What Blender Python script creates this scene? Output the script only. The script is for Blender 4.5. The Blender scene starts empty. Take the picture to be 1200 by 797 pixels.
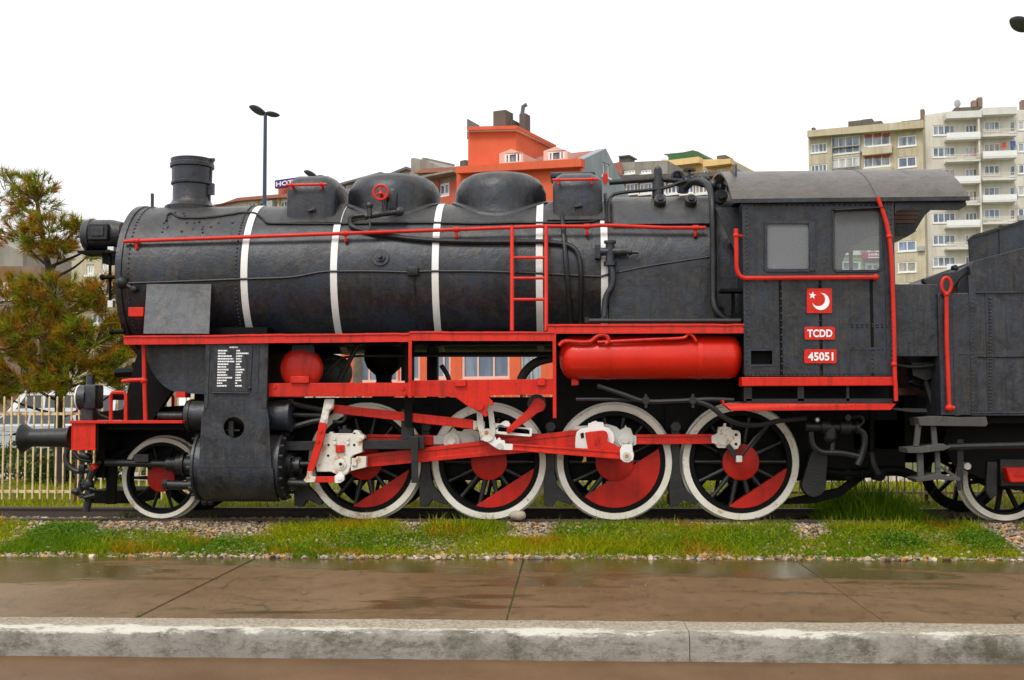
import bpy, bmesh, math, random
import numpy as np
from mathutils import Vector, Matrix, noise
from mathutils.geometry import tessellate_polygon
random.seed(7); RNG = np.random.default_rng(11)
PI = math.pi; rad = math.radians
scene = bpy.context.scene
COL = scene.collection

# ------------------------------------------------------------------ camera
FPX, CXP, CYP = 1320.0, 600.0, 398.5            # focal length and centre in photograph pixels
CAM = Vector((0.0, -14.58, 1.41))
YAW, PITCH, ROLL = rad(2.82), rad(3.23), rad(0.14)
FW = Vector((-math.sin(YAW)*math.cos(PITCH), math.cos(YAW)*math.cos(PITCH), math.sin(PITCH)))
R0 = Vector((math.cos(YAW), math.sin(YAW), 0)); U0 = R0.cross(FW)
RT = R0*math.cos(ROLL) - U0*math.sin(ROLL); UP = U0*math.cos(ROLL) + R0*math.sin(ROLL)
cam = bpy.data.cameras.new('camera'); camo = bpy.data.objects.new('camera', cam); COL.objects.link(camo)
cam.sensor_width = 36.0; cam.lens = FPX/1200*36.0; cam.clip_start = 0.1; cam.clip_end = 3000
camo.matrix_world = Matrix(((RT.x, UP.x, -FW.x, CAM.x), (RT.y, UP.y, -FW.y, CAM.y), (RT.z, UP.z, -FW.z, CAM.z), (0, 0, 0, 1)))
scene.camera = camo

# ------------------------------------------------------------------ sky, sun, exposure
SUN_EL, SUN_AZ = rad(52), rad(205)
w = bpy.data.worlds.new('World'); scene.world = w; w.use_nodes = True
nt = w.node_tree; nt.nodes.clear()
sky = nt.nodes.new('ShaderNodeTexSky'); sky.sky_type = 'NISHITA'; sky.sun_disc = False
sky.sun_elevation = SUN_EL; sky.sun_rotation = SUN_AZ; sky.dust_density = 6; sky.air_density = 1.0; sky.ozone_density = 0.6
hs = nt.nodes.new('ShaderNodeHueSaturation'); hs.inputs['Saturation'].default_value = 0.10
nt.links.new(sky.outputs[0], hs.inputs['Color'])
cl = nt.nodes.new('ShaderNodeMix'); cl.data_type = 'RGBA'; cl.inputs['Factor'].default_value = 0.80   # closed cloud deck over the clear sky
nt.links.new(hs.outputs[0], cl.inputs['A']); cl.inputs['B'].default_value = (13.6, 13.8, 14.1, 1)
bg = nt.nodes.new('ShaderNodeBackground'); bg.inputs['Strength'].default_value = 0.088
nt.links.new(cl.outputs['Result'], bg.inputs['Color'])
wo = nt.nodes.new('ShaderNodeOutputWorld'); nt.links.new(bg.outputs[0], wo.inputs['Surface'])
sl = bpy.data.lights.new('sun', 'SUN'); sl.energy = 1.5; sl.angle = rad(16); sl.color = (1, 0.97, 0.92)
so = bpy.data.objects.new('sun', sl); COL.objects.link(so)
sd = Vector((math.sin(SUN_AZ)*math.cos(SUN_EL), math.cos(SUN_AZ)*math.cos(SUN_EL), math.sin(SUN_EL)))
so.rotation_euler = sd.to_track_quat('Z', 'Y').to_euler(); so.location = (0, -20, 30)
vs = scene.view_settings; vs.view_transform = 'Standard'; vs.look = 'None'; vs.gamma = 1; vs.use_curve_mapping = False
vs.exposure = 0.22
scene.render.resolution_x = 1024; scene.render.resolution_y = 680

# ------------------------------------------------------------------ from photograph pixels to places
def ray(px, py):
    return FW + RT*((px-CXP)/FPX) - UP*((py-CYP)/FPX)
def at(px, py, Y):
    d = ray(px, py); return CAM + d*((Y-CAM.y)/d.y)
def atz(px, py, z):
    d = ray(px, py); return CAM + d*((z-CAM.z)/d.z)
def xz(px, py, Y):
    p = at(px, py, Y); return (p.x, p.z)
def sc(Y): return FPX/(Y-CAM.y)                  # pixels per metre at depth Y
BH, BR = 3.03, 0.97                              # boiler axis height and radius
def onb(px, py, off=0.0, R=BR):                  # point of the boiler jacket under a pixel
    d = ray(px, py); o = CAM
    r = R+off; a = d.y**2+d.z**2; b = 2*(o.y*d.y+(o.z-BH)*d.z); c = o.y**2+(o.z-BH)**2-r*r
    disc = b*b-4*a*c
    if disc < 0: t = -b/(2*a)
    else: t = (-b-math.sqrt(disc))/(2*a)
    return o+d*t

# ------------------------------------------------------------------ mesh building
WLD = {}                                         # world position of each object built
class MB:
    def __init__(s): s.v = []; s.f = []
    def add(s, vs, fs):
        n = len(s.v); s.v += [tuple(p) for p in vs]; s.f += [tuple(i+n for i in f) for f in fs]; return s
    def box(s, x0, x1, y0, y1, z0, z1):
        return s.add([(x0,y0,z0),(x1,y0,z0),(x1,y1,z0),(x0,y1,z0),(x0,y0,z1),(x1,y0,z1),(x1,y1,z1),(x0,y1,z1)],
                     [(0,3,2,1),(4,5,6,7),(0,1,5,4),(1,2,6,5),(2,3,7,6),(3,0,4,7)])
    def cyl(s, p0, p1, r0, r1=None, n=16, cap=True):
        r1 = r0 if r1 is None else r1
        p0 = Vector(p0); p1 = Vector(p1); d = (p1-p0).normalized()
        a = d.orthogonal().normalized(); b = d.cross(a)
        vs = []
        for p, r in ((p0, r0), (p1, r1)):
            for i in range(n):
                t = 2*PI*i/n; vs.append(p+a*(r*math.cos(t))+b*(r*math.sin(t)))
        fs = [(i, (i+1) % n, n+(i+1) % n, n+i) for i in range(n)]
        if cap: fs += [tuple(range(n-1, -1, -1)), tuple(range(n, 2*n))]
        return s.add(vs, fs)
    def tube(s, pts, r, n=8, rs=None):
        P = [Vector(p) for p in pts]; m = len(P)
        T = [((P[min(i+1, m-1)]-P[max(i-1, 0)]).normalized()) for i in range(m)]
        a = T[0].orthogonal().normalized(); vs = []
        for i in range(m):
            a = (a-T[i]*a.dot(T[i])).normalized(); b = T[i].cross(a); rr = rs[i] if rs else r
            for k in range(n):
                t = 2*PI*k/n; vs.append(P[i]+a*(rr*math.cos(t))+b*(rr*math.sin(t)))
        fs = []
        for i in range(m-1):
            for k in range(n):
                fs.append((i*n+k, i*n+(k+1) % n, (i+1)*n+(k+1) % n, (i+1)*n+k))
        fs += [tuple(range(n-1, -1, -1)), tuple(range((m-1)*n, m*n))]
        return s.add(vs, fs)
    def lathe(s, prof, o, ax, n=32, closed=False, sx=1.0):
        # prof = [(distance along axis, radius)]
        o = Vector(o); d = Vector(ax).normalized(); a = d.orthogonal().normalized(); b = d.cross(a)
        if abs(d.z) > .9: a = Vector((1, 0, 0)); b = Vector((0, 1, 0)) if d.z > 0 else Vector((0, -1, 0))
        vs = []; m = len(prof)
        for h, r in prof:
            for k in range(n):
                t = 2*PI*k/n; vs.append(o+d*h+a*(r*sx*math.cos(t))+b*(r*math.sin(t)))
        fs = []
        for i in range(m-1 if not closed else m):
            j = (i+1) % m
            for k in range(n):
                fs.append((i*n+k, i*n+(k+1) % n, j*n+(k+1) % n, j*n+k))
        if not closed:
            if prof[0][1] > 1e-4: fs.append(tuple(range(n-1, -1, -1)))
            if prof[-1][1] > 1e-4: fs.append(tuple(range((m-1)*n, m*n)))
        return s.add(vs, fs)
    def prism(s, poly, y0, y1, holes=()):
        # poly in (x, z); holes likewise; extruded along y
        loops = [list(poly)]+[list(h) for h in holes]
        flat = [p for l in loops for p in l]; N = len(flat)
        vs = [(p[0], y0, p[1]) for p in flat]+[(p[0], y1, p[1]) for p in flat]
        tris = tessellate_polygon([[Vector((p[0], p[1], 0)) for p in l] for l in loops]) if holes or len(poly) > 4 else None
        fs = []
        if tris is None: fs += [tuple(range(N)), tuple(range(2*N-1, N-1, -1))]
        else:
            for t in tris: fs.append(tuple(t)); fs.append((t[2]+N, t[1]+N, t[0]+N))
        k = 0
        for l in loops:
            m = len(l)
            for i in range(m):
                a, b = k+i, k+(i+1) % m; fs.append((a, b, b+N, a+N))
            k += m
        return s.add(vs, fs)
    def yz(s, poly, x0, x1):
        # poly in (y, z); extruded along x
        N = len(poly); vs = [(x0, p[0], p[1]) for p in poly]+[(x1, p[0], p[1]) for p in poly]
        tris = tessellate_polygon([[Vector((p[0], p[1], 0)) for p in poly]])
        fs = []
        for t in tris: fs.append(tuple(t)); fs.append((t[2]+N, t[1]+N, t[0]+N))
        for i in range(N): fs.append((i, (i+1) % N, (i+1) % N+N, i+N))
        return s.add(vs, fs)
    def plan(s, poly, z0, z1):
        N = len(poly); vs = [(p[0], p[1], z0) for p in poly]+[(p[0], p[1], z1) for p in poly]
        tris = tessellate_polygon([[Vector((p[0], p[1], 0)) for p in poly]])
        fs = []
        for t in tris: fs.append(tuple(t)); fs.append((t[2]+N, t[1]+N, t[0]+N))
        for i in range(N): fs.append((i, (i+1) % N, (i+1) % N+N, i+N))
        return s.add(vs, fs)
    def ball(s, c, r, n=10, m=7, sz=(1, 1, 1)):
        c = Vector(c); pr = []
        vs = []; fs = []
        for i in range(m+1):
            th = PI*i/m
            for k in range(n):
                ph = 2*PI*k/n
                vs.append((c.x+r*sz[0]*math.sin(th)*math.cos(ph), c.y+r*sz[1]*math.sin(th)*math.sin(ph), c.z+r*sz[2]*math.cos(th)))
        for i in range(m):
            for k in range(n): fs.append((i*n+k, (i+1)*n+k, (i+1)*n+(k+1) % n, i*n+(k+1) % n))
        return s.add(vs, fs)
    def rbox(s, x0, x1, y0, y1, z0, z1, r, seg=4):
        bm = bmesh.new(); bmesh.ops.create_cube(bm, size=1)
        for v in bm.verts: v.co = Vector(((x0+x1)/2+v.co.x*(x1-x0), (y0+y1)/2+v.co.y*(y1-y0), (z0+z1)/2+v.co.z*(z1-z0)))
        bmesh.ops.bevel(bm, geom=bm.edges[:], offset=r, segments=seg, profile=.5, affect='EDGES')
        bm.verts.index_update()
        s.add([tuple(v.co) for v in bm.verts], [tuple(v.index for v in f.verts) for f in bm.faces]); bm.free(); return s
    # shapes laid out on a plane of constant depth from photograph pixels
    def pp(s, pts, Y0, Y1, holes=()):
        return s.prism([xz(p[0], p[1], Y0) for p in pts], Y0, Y1, [[xz(q[0], q[1], Y0) for q in h] for h in holes])
    def pbox(s, x0, y0, x1, y1, Y0, Y1):
        a = at(x0, y1, Y0); b = at(x1, y0, Y0); return s.box(a.x, b.x, Y0, Y1, a.z, b.z)
    def bar(s, a, b, wa, wb, Y0, Y1, round_=True):
        A = Vector(xz(a[0], a[1], Y0)); B = Vector(xz(b[0], b[1], Y0)); k = sc(Y0)
        wa /= 2*k; wb /= 2*k
        d = (B-A).normalized(); n = Vector((-d.y, d.x))
        if round_:
            poly = [A+n*wa*math.cos(t)-d*wa*math.sin(t) for t in [PI*i/8 for i in range(9)]]
            poly += [B-n*wb*math.cos(t)+d*wb*math.sin(t) for t in [PI*i/8 for i in range(9)]]
        else: poly = [A+n*wa, A-n*wa, B-n*wb, B+n*wb]
        return s.prism([(p.x, p.y) for p in poly], Y0, Y1)
    def disc(s, c, r, Y0, Y1, n=24):
        p = at(c[0], c[1], Y0); k = sc(Y0); return s.cyl((p.x, Y0, p.z), (p.x, Y1, p.z), r/k, n=n)
    def ptube(s, pts, Y, r, n=8, smooth=True):
        P = [at(p[0], p[1], p[2] if len(p) > 2 else Y) for p in pts]
        return s.tube(spline(P) if smooth else P, r, n)
    def mesh(s, name, smooth=38):
        me = bpy.data.meshes.new(name); me.from_pydata(s.v, [], s.f)
        bm = bmesh.new(); bm.from_mesh(me); bmesh.ops.recalc_face_normals(bm, faces=bm.faces[:]); bm.to_mesh(me); bm.free()
        if smooth:
            me.polygons.foreach_set('use_smooth', [True]*len(me.polygons)); me.set_sharp_from_angle(angle=rad(smooth))
        me.update(); return me
    def build(s, name, mat, parent=None, bevel=0.0, smooth=38, origin=None):
        if not s.v: return None
        A = np.array(s.v); lo = A.min(0); hi = A.max(0)
        c = Vector(origin) if origin is not None else Vector(((lo[0]+hi[0])/2, (lo[1]+hi[1])/2, (lo[2]+hi[2])/2))
        s.v = [(p[0]-c.x, p[1]-c.y, p[2]-c.z) for p in s.v]
        return put(name, s.mesh(name, smooth), mat, c, parent, bevel)

def spline(P, k=6):
    out = []
    n = len(P)
    if n < 3: return P
    for i in range(n-1):
        p0, p1, p2, p3 = P[max(i-1, 0)], P[i], P[i+1], P[min(i+2, n-1)]
        for j in range(k):
            t = j/k
            out.append(0.5*((2*p1)+(p2-p0)*t+(2*p0-5*p1+4*p2-p3)*t*t+(3*p1-p0-3*p2+p3)*t**3))
    out.append(P[-1]); return out

def put(name, me, mat, pos, parent=None, bevel=0.0, rot=None):
    o = bpy.data.objects.new(name, me); COL.objects.link(o)
    if mat is not None and not me.materials: me.materials.append(mat)
    pos = Vector(pos); WLD[o.name] = pos
    if parent is not None:
        o.parent = parent; o.location = pos-WLD[parent.name]
    else: o.location = pos
    if rot: o.rotation_euler = rot
    if bevel:
        m = o.modifiers.new('bevel', 'BEVEL'); m.width = bevel; m.segments = 2; m.limit_method = 'ANGLE'; m.angle_limit = rad(50); m.harden_normals = False
    return o
def root(name, loc, label, cat, group=None):
    o = bpy.data.objects.new(name, None); COL.objects.link(o); o.location = loc; WLD[o.name] = Vector(loc)
    o.empty_display_size = .3
    return tag(o, label, cat, group)
def tag(o, label=None, cat=None, group=None, kind=None):
    if label: o['label'] = label
    if cat: o['category'] = cat
    if group: o['group'] = group
    if kind: o['kind'] = kind
    return o
def tree_copy(o, loc, label=None):
    c = o.copy(); COL.objects.link(c); c.location = loc; WLD[c.name] = Vector(loc)
    if label: c['label'] = label
    def rec(a, b):
        for ch in list(a.children):
            d = ch.copy(); COL.objects.link(d); d.parent = b; rec(ch, d)
    rec(o, c); return c

# ------------------------------------------------------------------ materials
def mat_new(name):
    m = bpy.data.materials.new(name); m.use_nodes = True; nt = m.node_tree; nt.nodes.clear()
    out = nt.nodes.new('ShaderNodeOutputMaterial'); b = nt.nodes.new('ShaderNodeBsdfPrincipled')
    nt.links.new(b.outputs[0], out.inputs[0]); return m, nt, b, out
def nd(nt, t, **kw):
    n = nt.nodes.new(t)
    for k, v in kw.items():
        if k in n.inputs: n.inputs[k].default_value = v
        else: setattr(n, k, v)
    return n
def coords(nt, scale=(1, 1, 1), rand=True, obj=True):
    tc = nd(nt, 'ShaderNodeTexCoord'); mp = nd(nt, 'ShaderNodeMapping'); mp.inputs['Scale'].default_value = scale
    src = tc.outputs['Object']
    if not obj: src = nd(nt, 'ShaderNodeNewGeometry').outputs['Position']
    if rand and obj:
        oi = nd(nt, 'ShaderNodeObjectInfo'); mu = nd(nt, 'ShaderNodeVectorMath', operation='ADD'); sc_ = nd(nt, 'ShaderNodeMath', operation='MULTIPLY')
        sc_.inputs[1].default_value = 37.0; nt.links.new(oi.outputs['Random'], sc_.inputs[0])
        nt.links.new(src, mu.inputs[0]); nt.links.new(sc_.outputs[0], mu.inputs[1]); src = mu.outputs[0]
    nt.links.new(src, mp.inputs['Vector']); return mp.outputs[0]
def noise_n(nt, vec, scale, detail=4, rough=.6, dist=0.0):
    n = nd(nt, 'ShaderNodeTexNoise'); n.inputs['Scale'].default_value = scale; n.inputs['Detail'].default_value = detail
    n.inputs['Roughness'].default_value = rough; n.inputs['Distortion'].default_value = dist
    nt.links.new(vec, n.inputs['Vector']); return n.outputs['Fac']
def ramp(nt, fac, stops):
    r = nd(nt, 'ShaderNodeValToRGB'); e = r.color_ramp.elements
    while len(e) < len(stops): e.new(0.5)
    for i, (p, c) in enumerate(stops):
        e[i].position = p; e[i].color = (c, c, c, 1) if not isinstance(c, tuple) else (c[0], c[1], c[2], 1)
    nt.links.new(fac, r.inputs[0]); return r.outputs[0]
def mix(nt, fac, a, b, blend='MIX'):
    m = nd(nt, 'ShaderNodeMix', data_type='RGBA', blend_type=blend)
    for s, v in (('A', a), ('B', b)):
        if isinstance(v, tuple): m.inputs[s].default_value = (v[0], v[1], v[2], 1)
        else: nt.links.new(v, m.inputs[s])
    if isinstance(fac, (int, float)): m.inputs['Factor'].default_value = fac
    else: nt.links.new(fac, m.inputs['Factor'])
    return m.outputs['Result']
def math_n(nt, op, a, b=None):
    m = nd(nt, 'ShaderNodeMath', operation=op)
    for i, v in enumerate((a, b)):
        if v is None: continue
        if isinstance(v, (int, float)): m.inputs[i].default_value = v
        else: nt.links.new(v, m.inputs[i])
    return m.outputs[0]
def bump(nt, b, h, strength=.2, dist=.02):
    n = nd(nt, 'ShaderNodeBump'); n.inputs['Strength'].default_value = strength; n.inputs['Distance'].default_value = dist
    nt.links.new(h, n.inputs['Height']); nt.links.new(n.outputs[0], b.inputs['Normal'])

def paint(name, col, dirt=(.05, .035, .02), amount=.35, rough=(.35, .6), streak=True, scale=2.2, bmp=.12, spec=.5, chips=None):
    m, nt, b, out = mat_new(name)
    v = coords(nt); n1 = noise_n(nt, v, scale, 6, .65, .3)
    c = mix(nt, ramp(nt, n1, [(.42, 0.0), (.72, 1.0)]), col, tuple(x*.72+y*.28*amount for x, y in zip(col, dirt)))
    if streak:
        vs_ = coords(nt, (7, 7, .45)); n2 = noise_n(nt, vs_, 1.6, 5, .7)
        c = mix(nt, math_n(nt, 'MULTIPLY', ramp(nt, n2, [(.5, 0.0), (.75, 1.0)]), amount), c, dirt)
    n3 = noise_n(nt, v, scale*9, 5, .7)
    c = mix(nt, math_n(nt, 'MULTIPLY', ramp(nt, n3, [(.55, 0.0), (.72, 1.0)]), amount*.7), c, dirt)
    if chips:
        n4 = noise_n(nt, v, scale*4, 8, .75); c = mix(nt, ramp(nt, n4, [(chips[1], 0.0), (chips[1]+.04, 1.0)]), c, chips[0])
    nt.links.new(c, b.inputs['Base Color'])
    r = nd(nt, 'ShaderNodeMapRange'); r.inputs['To Min'].default_value = rough[0]; r.inputs['To Max'].default_value = rough[1]
    nt.links.new(n1, r.inputs['Value']); nt.links.new(r.outputs[0], b.inputs['Roughness'])
    b.inputs['Specular IOR Level'].default_value = spec
    bump(nt, b, math_n(nt, 'ADD', n1, math_n(nt, 'MULTIPLY', n3, .35)), bmp, .03)
    return m
def plain(name, col, rough=.6, var=.25, scale=3, metal=0.0, spec=.5, bmp=0.05):
    m, nt, b, out = mat_new(name); v = coords(nt); n = noise_n(nt, v, scale, 5, .65)
    c = mix(nt, ramp(nt, n, [(.3, 0.0), (.7, 1.0)]), tuple(x*(1-var) for x in col), tuple(min(1, x*(1+var*.6)) for x in col))
    nt.links.new(c, b.inputs['Base Color']); b.inputs['Roughness'].default_value = rough; b.inputs['Metallic'].default_value = metal
    b.inputs['Specular IOR Level'].default_value = spec
    if bmp: bump(nt, b, noise_n(nt, v, scale*6, 4), bmp, .02)
    return m
# black paint of the engine: weathered, dusty on what faces up
def engine_black(name, base, dusty, dust_amt=.5, bluish=(.030, .034, .042), spec=.55):
    m, nt, b, out = mat_new(name)
    v = coords(nt); n1 = noise_n(nt, v, 1.5, 8, .72, .6); n2 = noise_n(nt, coords(nt, (6, 6, .55)), 1.7, 7, .75)
    n3 = noise_n(nt, v, 24, 6, .75); n6 = noise_n(nt, v, 6.5, 8, .78, .5)
    c = mix(nt, ramp(nt, n1, [(.40, 0.0), (.60, 1.0)]), base, bluish)
    c = mix(nt, math_n(nt, 'MULTIPLY', ramp(nt, n2, [(.50, 0.0), (.66, 1.0)]), .75), c, dusty)
    c = mix(nt, math_n(nt, 'MULTIPLY', ramp(nt, n6, [(.50, 0.0), (.62, 1.0)]), .60), c, tuple(x*1.15 for x in dusty))
    c = mix(nt, math_n(nt, 'MULTIPLY', ramp(nt, n3, [(.52, 0.0), (.66, 1.0)]), .45), c, tuple(x*1.5 for x in dusty))
    n5 = noise_n(nt, v, 3.7, 9, .78, .8); c = mix(nt, math_n(nt, 'MULTIPLY', ramp(nt, n5, [(.54, 0.0), (.62, 1.0)]), .75), c, tuple(x*.45 for x in base))
    n7 = noise_n(nt, coords(nt, (9, 9, .30)), 2.3, 7, .8); c = mix(nt, math_n(nt, 'MULTIPLY', ramp(nt, n7, [(.54, 0.0), (.62, 1.0)]), .7), c, tuple(x*.5 for x in base))
    n8 = noise_n(nt, v, 8.5, 9, .8, .3); c = mix(nt, math_n(nt, 'MULTIPLY', ramp(nt, n8, [(.63, 0.0), (.69, 1.0)]), .55), c, (.075, .034, .014))
    # settled dust lies on upward faces
    g = nd(nt, 'ShaderNodeNewGeometry'); sp = nd(nt, 'ShaderNodeSeparateXYZ'); nt.links.new(g.outputs['Normal'], sp.inputs[0])
    up = ramp(nt, math_n(nt, 'ADD', sp.outputs['Z'], math_n(nt, 'MULTIPLY', math_n(nt, 'SUBTRACT', n6, .5), 1.6)), [(.30, 0.0), (1.05, 1.0)])
    c = mix(nt, math_n(nt, 'MULTIPLY', up, dust_amt), c, (.088, .076, .060))
    nt.links.new(c, b.inputs['Base Color']); b.inputs['Specular IOR Level'].default_value = spec
    r = nd(nt, 'ShaderNodeMapRange'); r.inputs['To Min'].default_value = .14; r.inputs['To Max'].default_value = .62
    nt.links.new(n5, r.inputs['Value']); nt.links.new(r.outputs[0], b.inputs['Roughness'])
    bump(nt, b, math_n(nt, 'ADD', n1, math_n(nt, 'MULTIPLY', math_n(nt, 'ADD', n6, math_n(nt, 'MULTIPLY', n3, .5)), .35)), .34, .05)
    return m
M = {}
M['black'] = engine_black('engine_black', (.0032, .0035, .0048), (.037, .030, .021), .5, (.014, .024, .045))
M['grey'] = engine_black('engine_grey', (.016, .018, .022), (.056, .050, .043), .4, (.028, .035, .050), spec=.4)
M['dark'] = plain('underframe_black', (.0022, .0021, .002), .6, .5, 5, bmp=.1, spec=.16)
M['iron'] = plain('greasy_iron', (.014, .0138, .0142), .42, .6, 7, bmp=.25, spec=.45)
M['red'] = paint('red_paint', (.66, .018, .0045), (.13, .012, .005), .75, (.24, .5), spec=.34, bmp=.3, chips=((.06, .02, .012), .70))
M['tank'] = paint('red_tank_paint', (.66, .018, .005), (.34, .012, .004), .5, (.22, .42), streak=False, spec=.4, bmp=.18)
M['redflat'] = paint('red_wheel_paint', (.47, .012, .005), (.10, .012, .006), .7, (.36, .6), spec=.28, bmp=.25, chips=((.05, .018, .012), .69))
M['rail_red'] = paint('red_rail_paint', (.64, .024, .010), (.2, .014, .008), .4, (.35, .55), spec=.3, bmp=.2)
def white_rust(name, lo, amt=1.0, white=(.80, .77, .70)):
    m, nt, b, out = mat_new(name); v = coords(nt)
    n1 = noise_n(nt, v, 5.5, 8, .72, .4); n2 = noise_n(nt, v, 2.0, 5, .6)
    c = mix(nt, ramp(nt, n2, [(.4, 0.0), (.7, .7)]), white, tuple(x*y for x, y in zip(white, (.82, .76, .66))))
    c = mix(nt, math_n(nt, 'MULTIPLY', ramp(nt, n1, [(lo, 0.0), (lo+.09, 1.0)]), amt), c, (.42, .17, .045))
    c = mix(nt, math_n(nt, 'MULTIPLY', ramp(nt, noise_n(nt, v, 14, 6, .7), [(.62, 0.0), (.68, 1.0)]), amt*.7), c, (.13, .07, .035))
    nt.links.new(c, b.inputs['Base Color']); b.inputs['Roughness'].default_value = .55; bump(nt, b, n1, .1, .02); return m
M['white'] = white_rust('white_paint', .66, .5, (.80, .80, .78))
M['tyre'] = white_rust('tyre_white', .57, .8, (.72, .69, .61))
M['cross'] = white_rust('crosshead_white', .53, .9, (.72, .70, .64))
M['rod_white'] = white_rust('rod_white', .66, .5, (.58, .58, .54))
M['pure'] = plain('lettering_white', (.86, .86, .86), .5, .05)
M['brass'] = plain('brass', (.5, .27, .06), .4, .3, metal=.6)
M['rubber'] = plain('hose_rubber', (.016, .016, .017), .5, .3)
M['wood'] = paint('ceiling_wood', (.14, .055, .025), (.03, .02, .012), .5)
M['void'] = plain('soot_and_hollow_dark', (.004, .004, .004), .9, .2)  # flat near-black for coal and cotters; also stands for shade inside holes

def glass_dusty(name, dust, tint=(.30, .31, .32)):
    m, nt, b, out = mat_new(name); v = coords(nt); n = noise_n(nt, v, 3, 5, .6)
    b.inputs['Base Color'].default_value = (*tint, 1); b.inputs['Roughness'].default_value = .12
    tr = nd(nt, 'ShaderNodeBsdfTransparent'); tr.inputs[0].default_value = (.94, .95, .95, 1); ms = nd(nt, 'ShaderNodeMixShader')
    f = nd(nt, 'ShaderNodeMapRange'); f.inputs['To Min'].default_value = dust-.1; f.inputs['To Max'].default_value = dust+.1; nt.links.new(n, f.inputs['Value'])
    nt.links.new(f.outputs[0], ms.inputs[0]); nt.links.new(tr.outputs[0], ms.inputs[1]); nt.links.new(b.outputs[0], ms.inputs[2]); nt.links.new(ms.outputs[0], out.inputs[0]); return m
M['cabglass'] = glass_dusty('cab_glass', .30); M['cabglass_grey'] = glass_dusty('cab_glass_dull', .62, (.22, .23, .24))
def pane_mat(name, c0, c1):
    m, nt, b, out = mat_new(name); n = noise_n(nt, coords(nt, (1.2, 1.2, .35)), 1.1, 3, .5)
    nt.links.new(mix(nt, ramp(nt, n, [(.40, 0.0), (.60, 1.0)]), c0, c1), b.inputs['Base Color']); b.inputs['Roughness'].default_value = .06; b.inputs['Specular IOR Level'].default_value = .9; return m
M['pane'] = pane_mat('window_pane', (.06, .09, .13), (.30, .34, .38))
M['pane_dark'] = pane_mat('window_pane_dark', (.07, .10, .15), (.16, .20, .26))
M['carglass'] = pane_mat('car_glass', (.015, .018, .02), (.03, .035, .04))

# ------------------------------------------------------------------ ground
def ground_mat():
    m, nt, b, out = mat_new('soil_and_grass'); v = coords(nt, obj=False)
    n1 = noise_n(nt, v, .8, 6, .65); n2 = noise_n(nt, v, 9, 5, .7)
    c = mix(nt, ramp(nt, n1, [(.35, 0.0), (.65, 1.0)]), (.055, .075, .012), (.10, .105, .018))
    c = mix(nt, ramp(nt, n2, [(.55, 0.0), (.7, 1.0)]), c, (.075, .055, .032))
    nt.links.new(c, b.inputs['Base Color']); b.inputs['Roughness'].default_value = .95; bump(nt, b, n2, .6, .05); return m
def bed_mat():
    m, nt, b, out = mat_new('ballast_bed'); v = coords(nt, obj=False); n = noise_n(nt, v, 25, 5, .7)
    nt.links.new(mix(nt, ramp(nt, n, [(.35, 0.0), (.7, 1.0)]), (.05, .037, .024), (.20, .155, .11)), b.inputs['Base Color'])
    b.inputs['Roughness'].default_value = .95; bump(nt, b, n, .8, .04); return m
PAVE_Z, ROAD_Z = -.25, -.43
EDGE_Y = atz(600, 655, PAVE_Z).y                 # where pavement meets the verge
KB = atz(600, 729, PAVE_Z).y; KF = atz(600, 744, PAVE_Z).y
def gz(y):                                       # ground height across the track
    pts = [(-9999, -.62), (KB-.2, -.62), (KB, -.40), (EDGE_Y-.3, -.40), (EDGE_Y+.06, -.27), (-1.7, -.17), (-1.2, -.085), (-.95, -.055), (-.80, -.05), (-.70, -.13), (1.3, -.15), (2.2, -.15), (6, -.14), (9999, -.16)]
    for (a, za), (b, zb) in zip(pts, pts[1:]):
        if a <= y <= b: return za+(zb-za)*(y-a)/(b-a)
g = MB(); ys = [-700, -60, KB-.3, KB-.2, KB, EDGE_Y-.3, EDGE_Y-.1, EDGE_Y+.06, -1.9, -1.7, -1.2, -.95, -.80, -.70, 0, 1.3, 2.2, 6, 60, 1200]; xs = [-1200, -60, -20, -10, 0, 10, 20, 60, 1200]
g.add([(x, y, gz(y)) for y in ys for x in xs], [(j*9+i, j*9+i+1, (j+1)*9+i+1, (j+1)*9+i) for j in range(len(ys)-1) for i in range(8)])
tag(g.build('ground', ground_mat(), smooth=0), kind='structure')
bb = MB(); by = [EDGE_Y+.02, -1.7, -1.2, -.95, -.80, -.70, 1.2]
bb.add([(x, y, gz(y)+.006) for y in by for x in (-30, 30)], [(2*j, 2*j+1, 2*j+3, 2*j+2) for j in range(6)])
tag(bb.build('ballast_bed', bed_mat(), smooth=0), kind='structure')

def crack_mask(nt, scale, width, lo):
    v = coords(nt, obj=False); d = nd(nt, 'ShaderNodeTexNoise'); d.inputs['Scale'].default_value = 2.2; d.inputs['Detail'].default_value = 6; nt.links.new(v, d.inputs['Vector'])
    ad = nd(nt, 'ShaderNodeVectorMath', operation='MULTIPLY_ADD'); nt.links.new(d.outputs['Color'], ad.inputs[0]); ad.inputs[1].default_value = (.5, .5, .5); nt.links.new(v, ad.inputs[2])
    vo = nd(nt, 'ShaderNodeTexVoronoi', feature='DISTANCE_TO_EDGE'); vo.inputs['Scale'].default_value = scale; nt.links.new(ad.outputs[0], vo.inputs['Vector'])
    return math_n(nt, 'MULTIPLY', ramp(nt, vo.outputs['Distance'], [(width*.4, 1.0), (width, 0.0)]), ramp(nt, noise_n(nt, v, .45, 3, .5), [(lo, 0.0), (lo+.08, 1.0)]))
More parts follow.
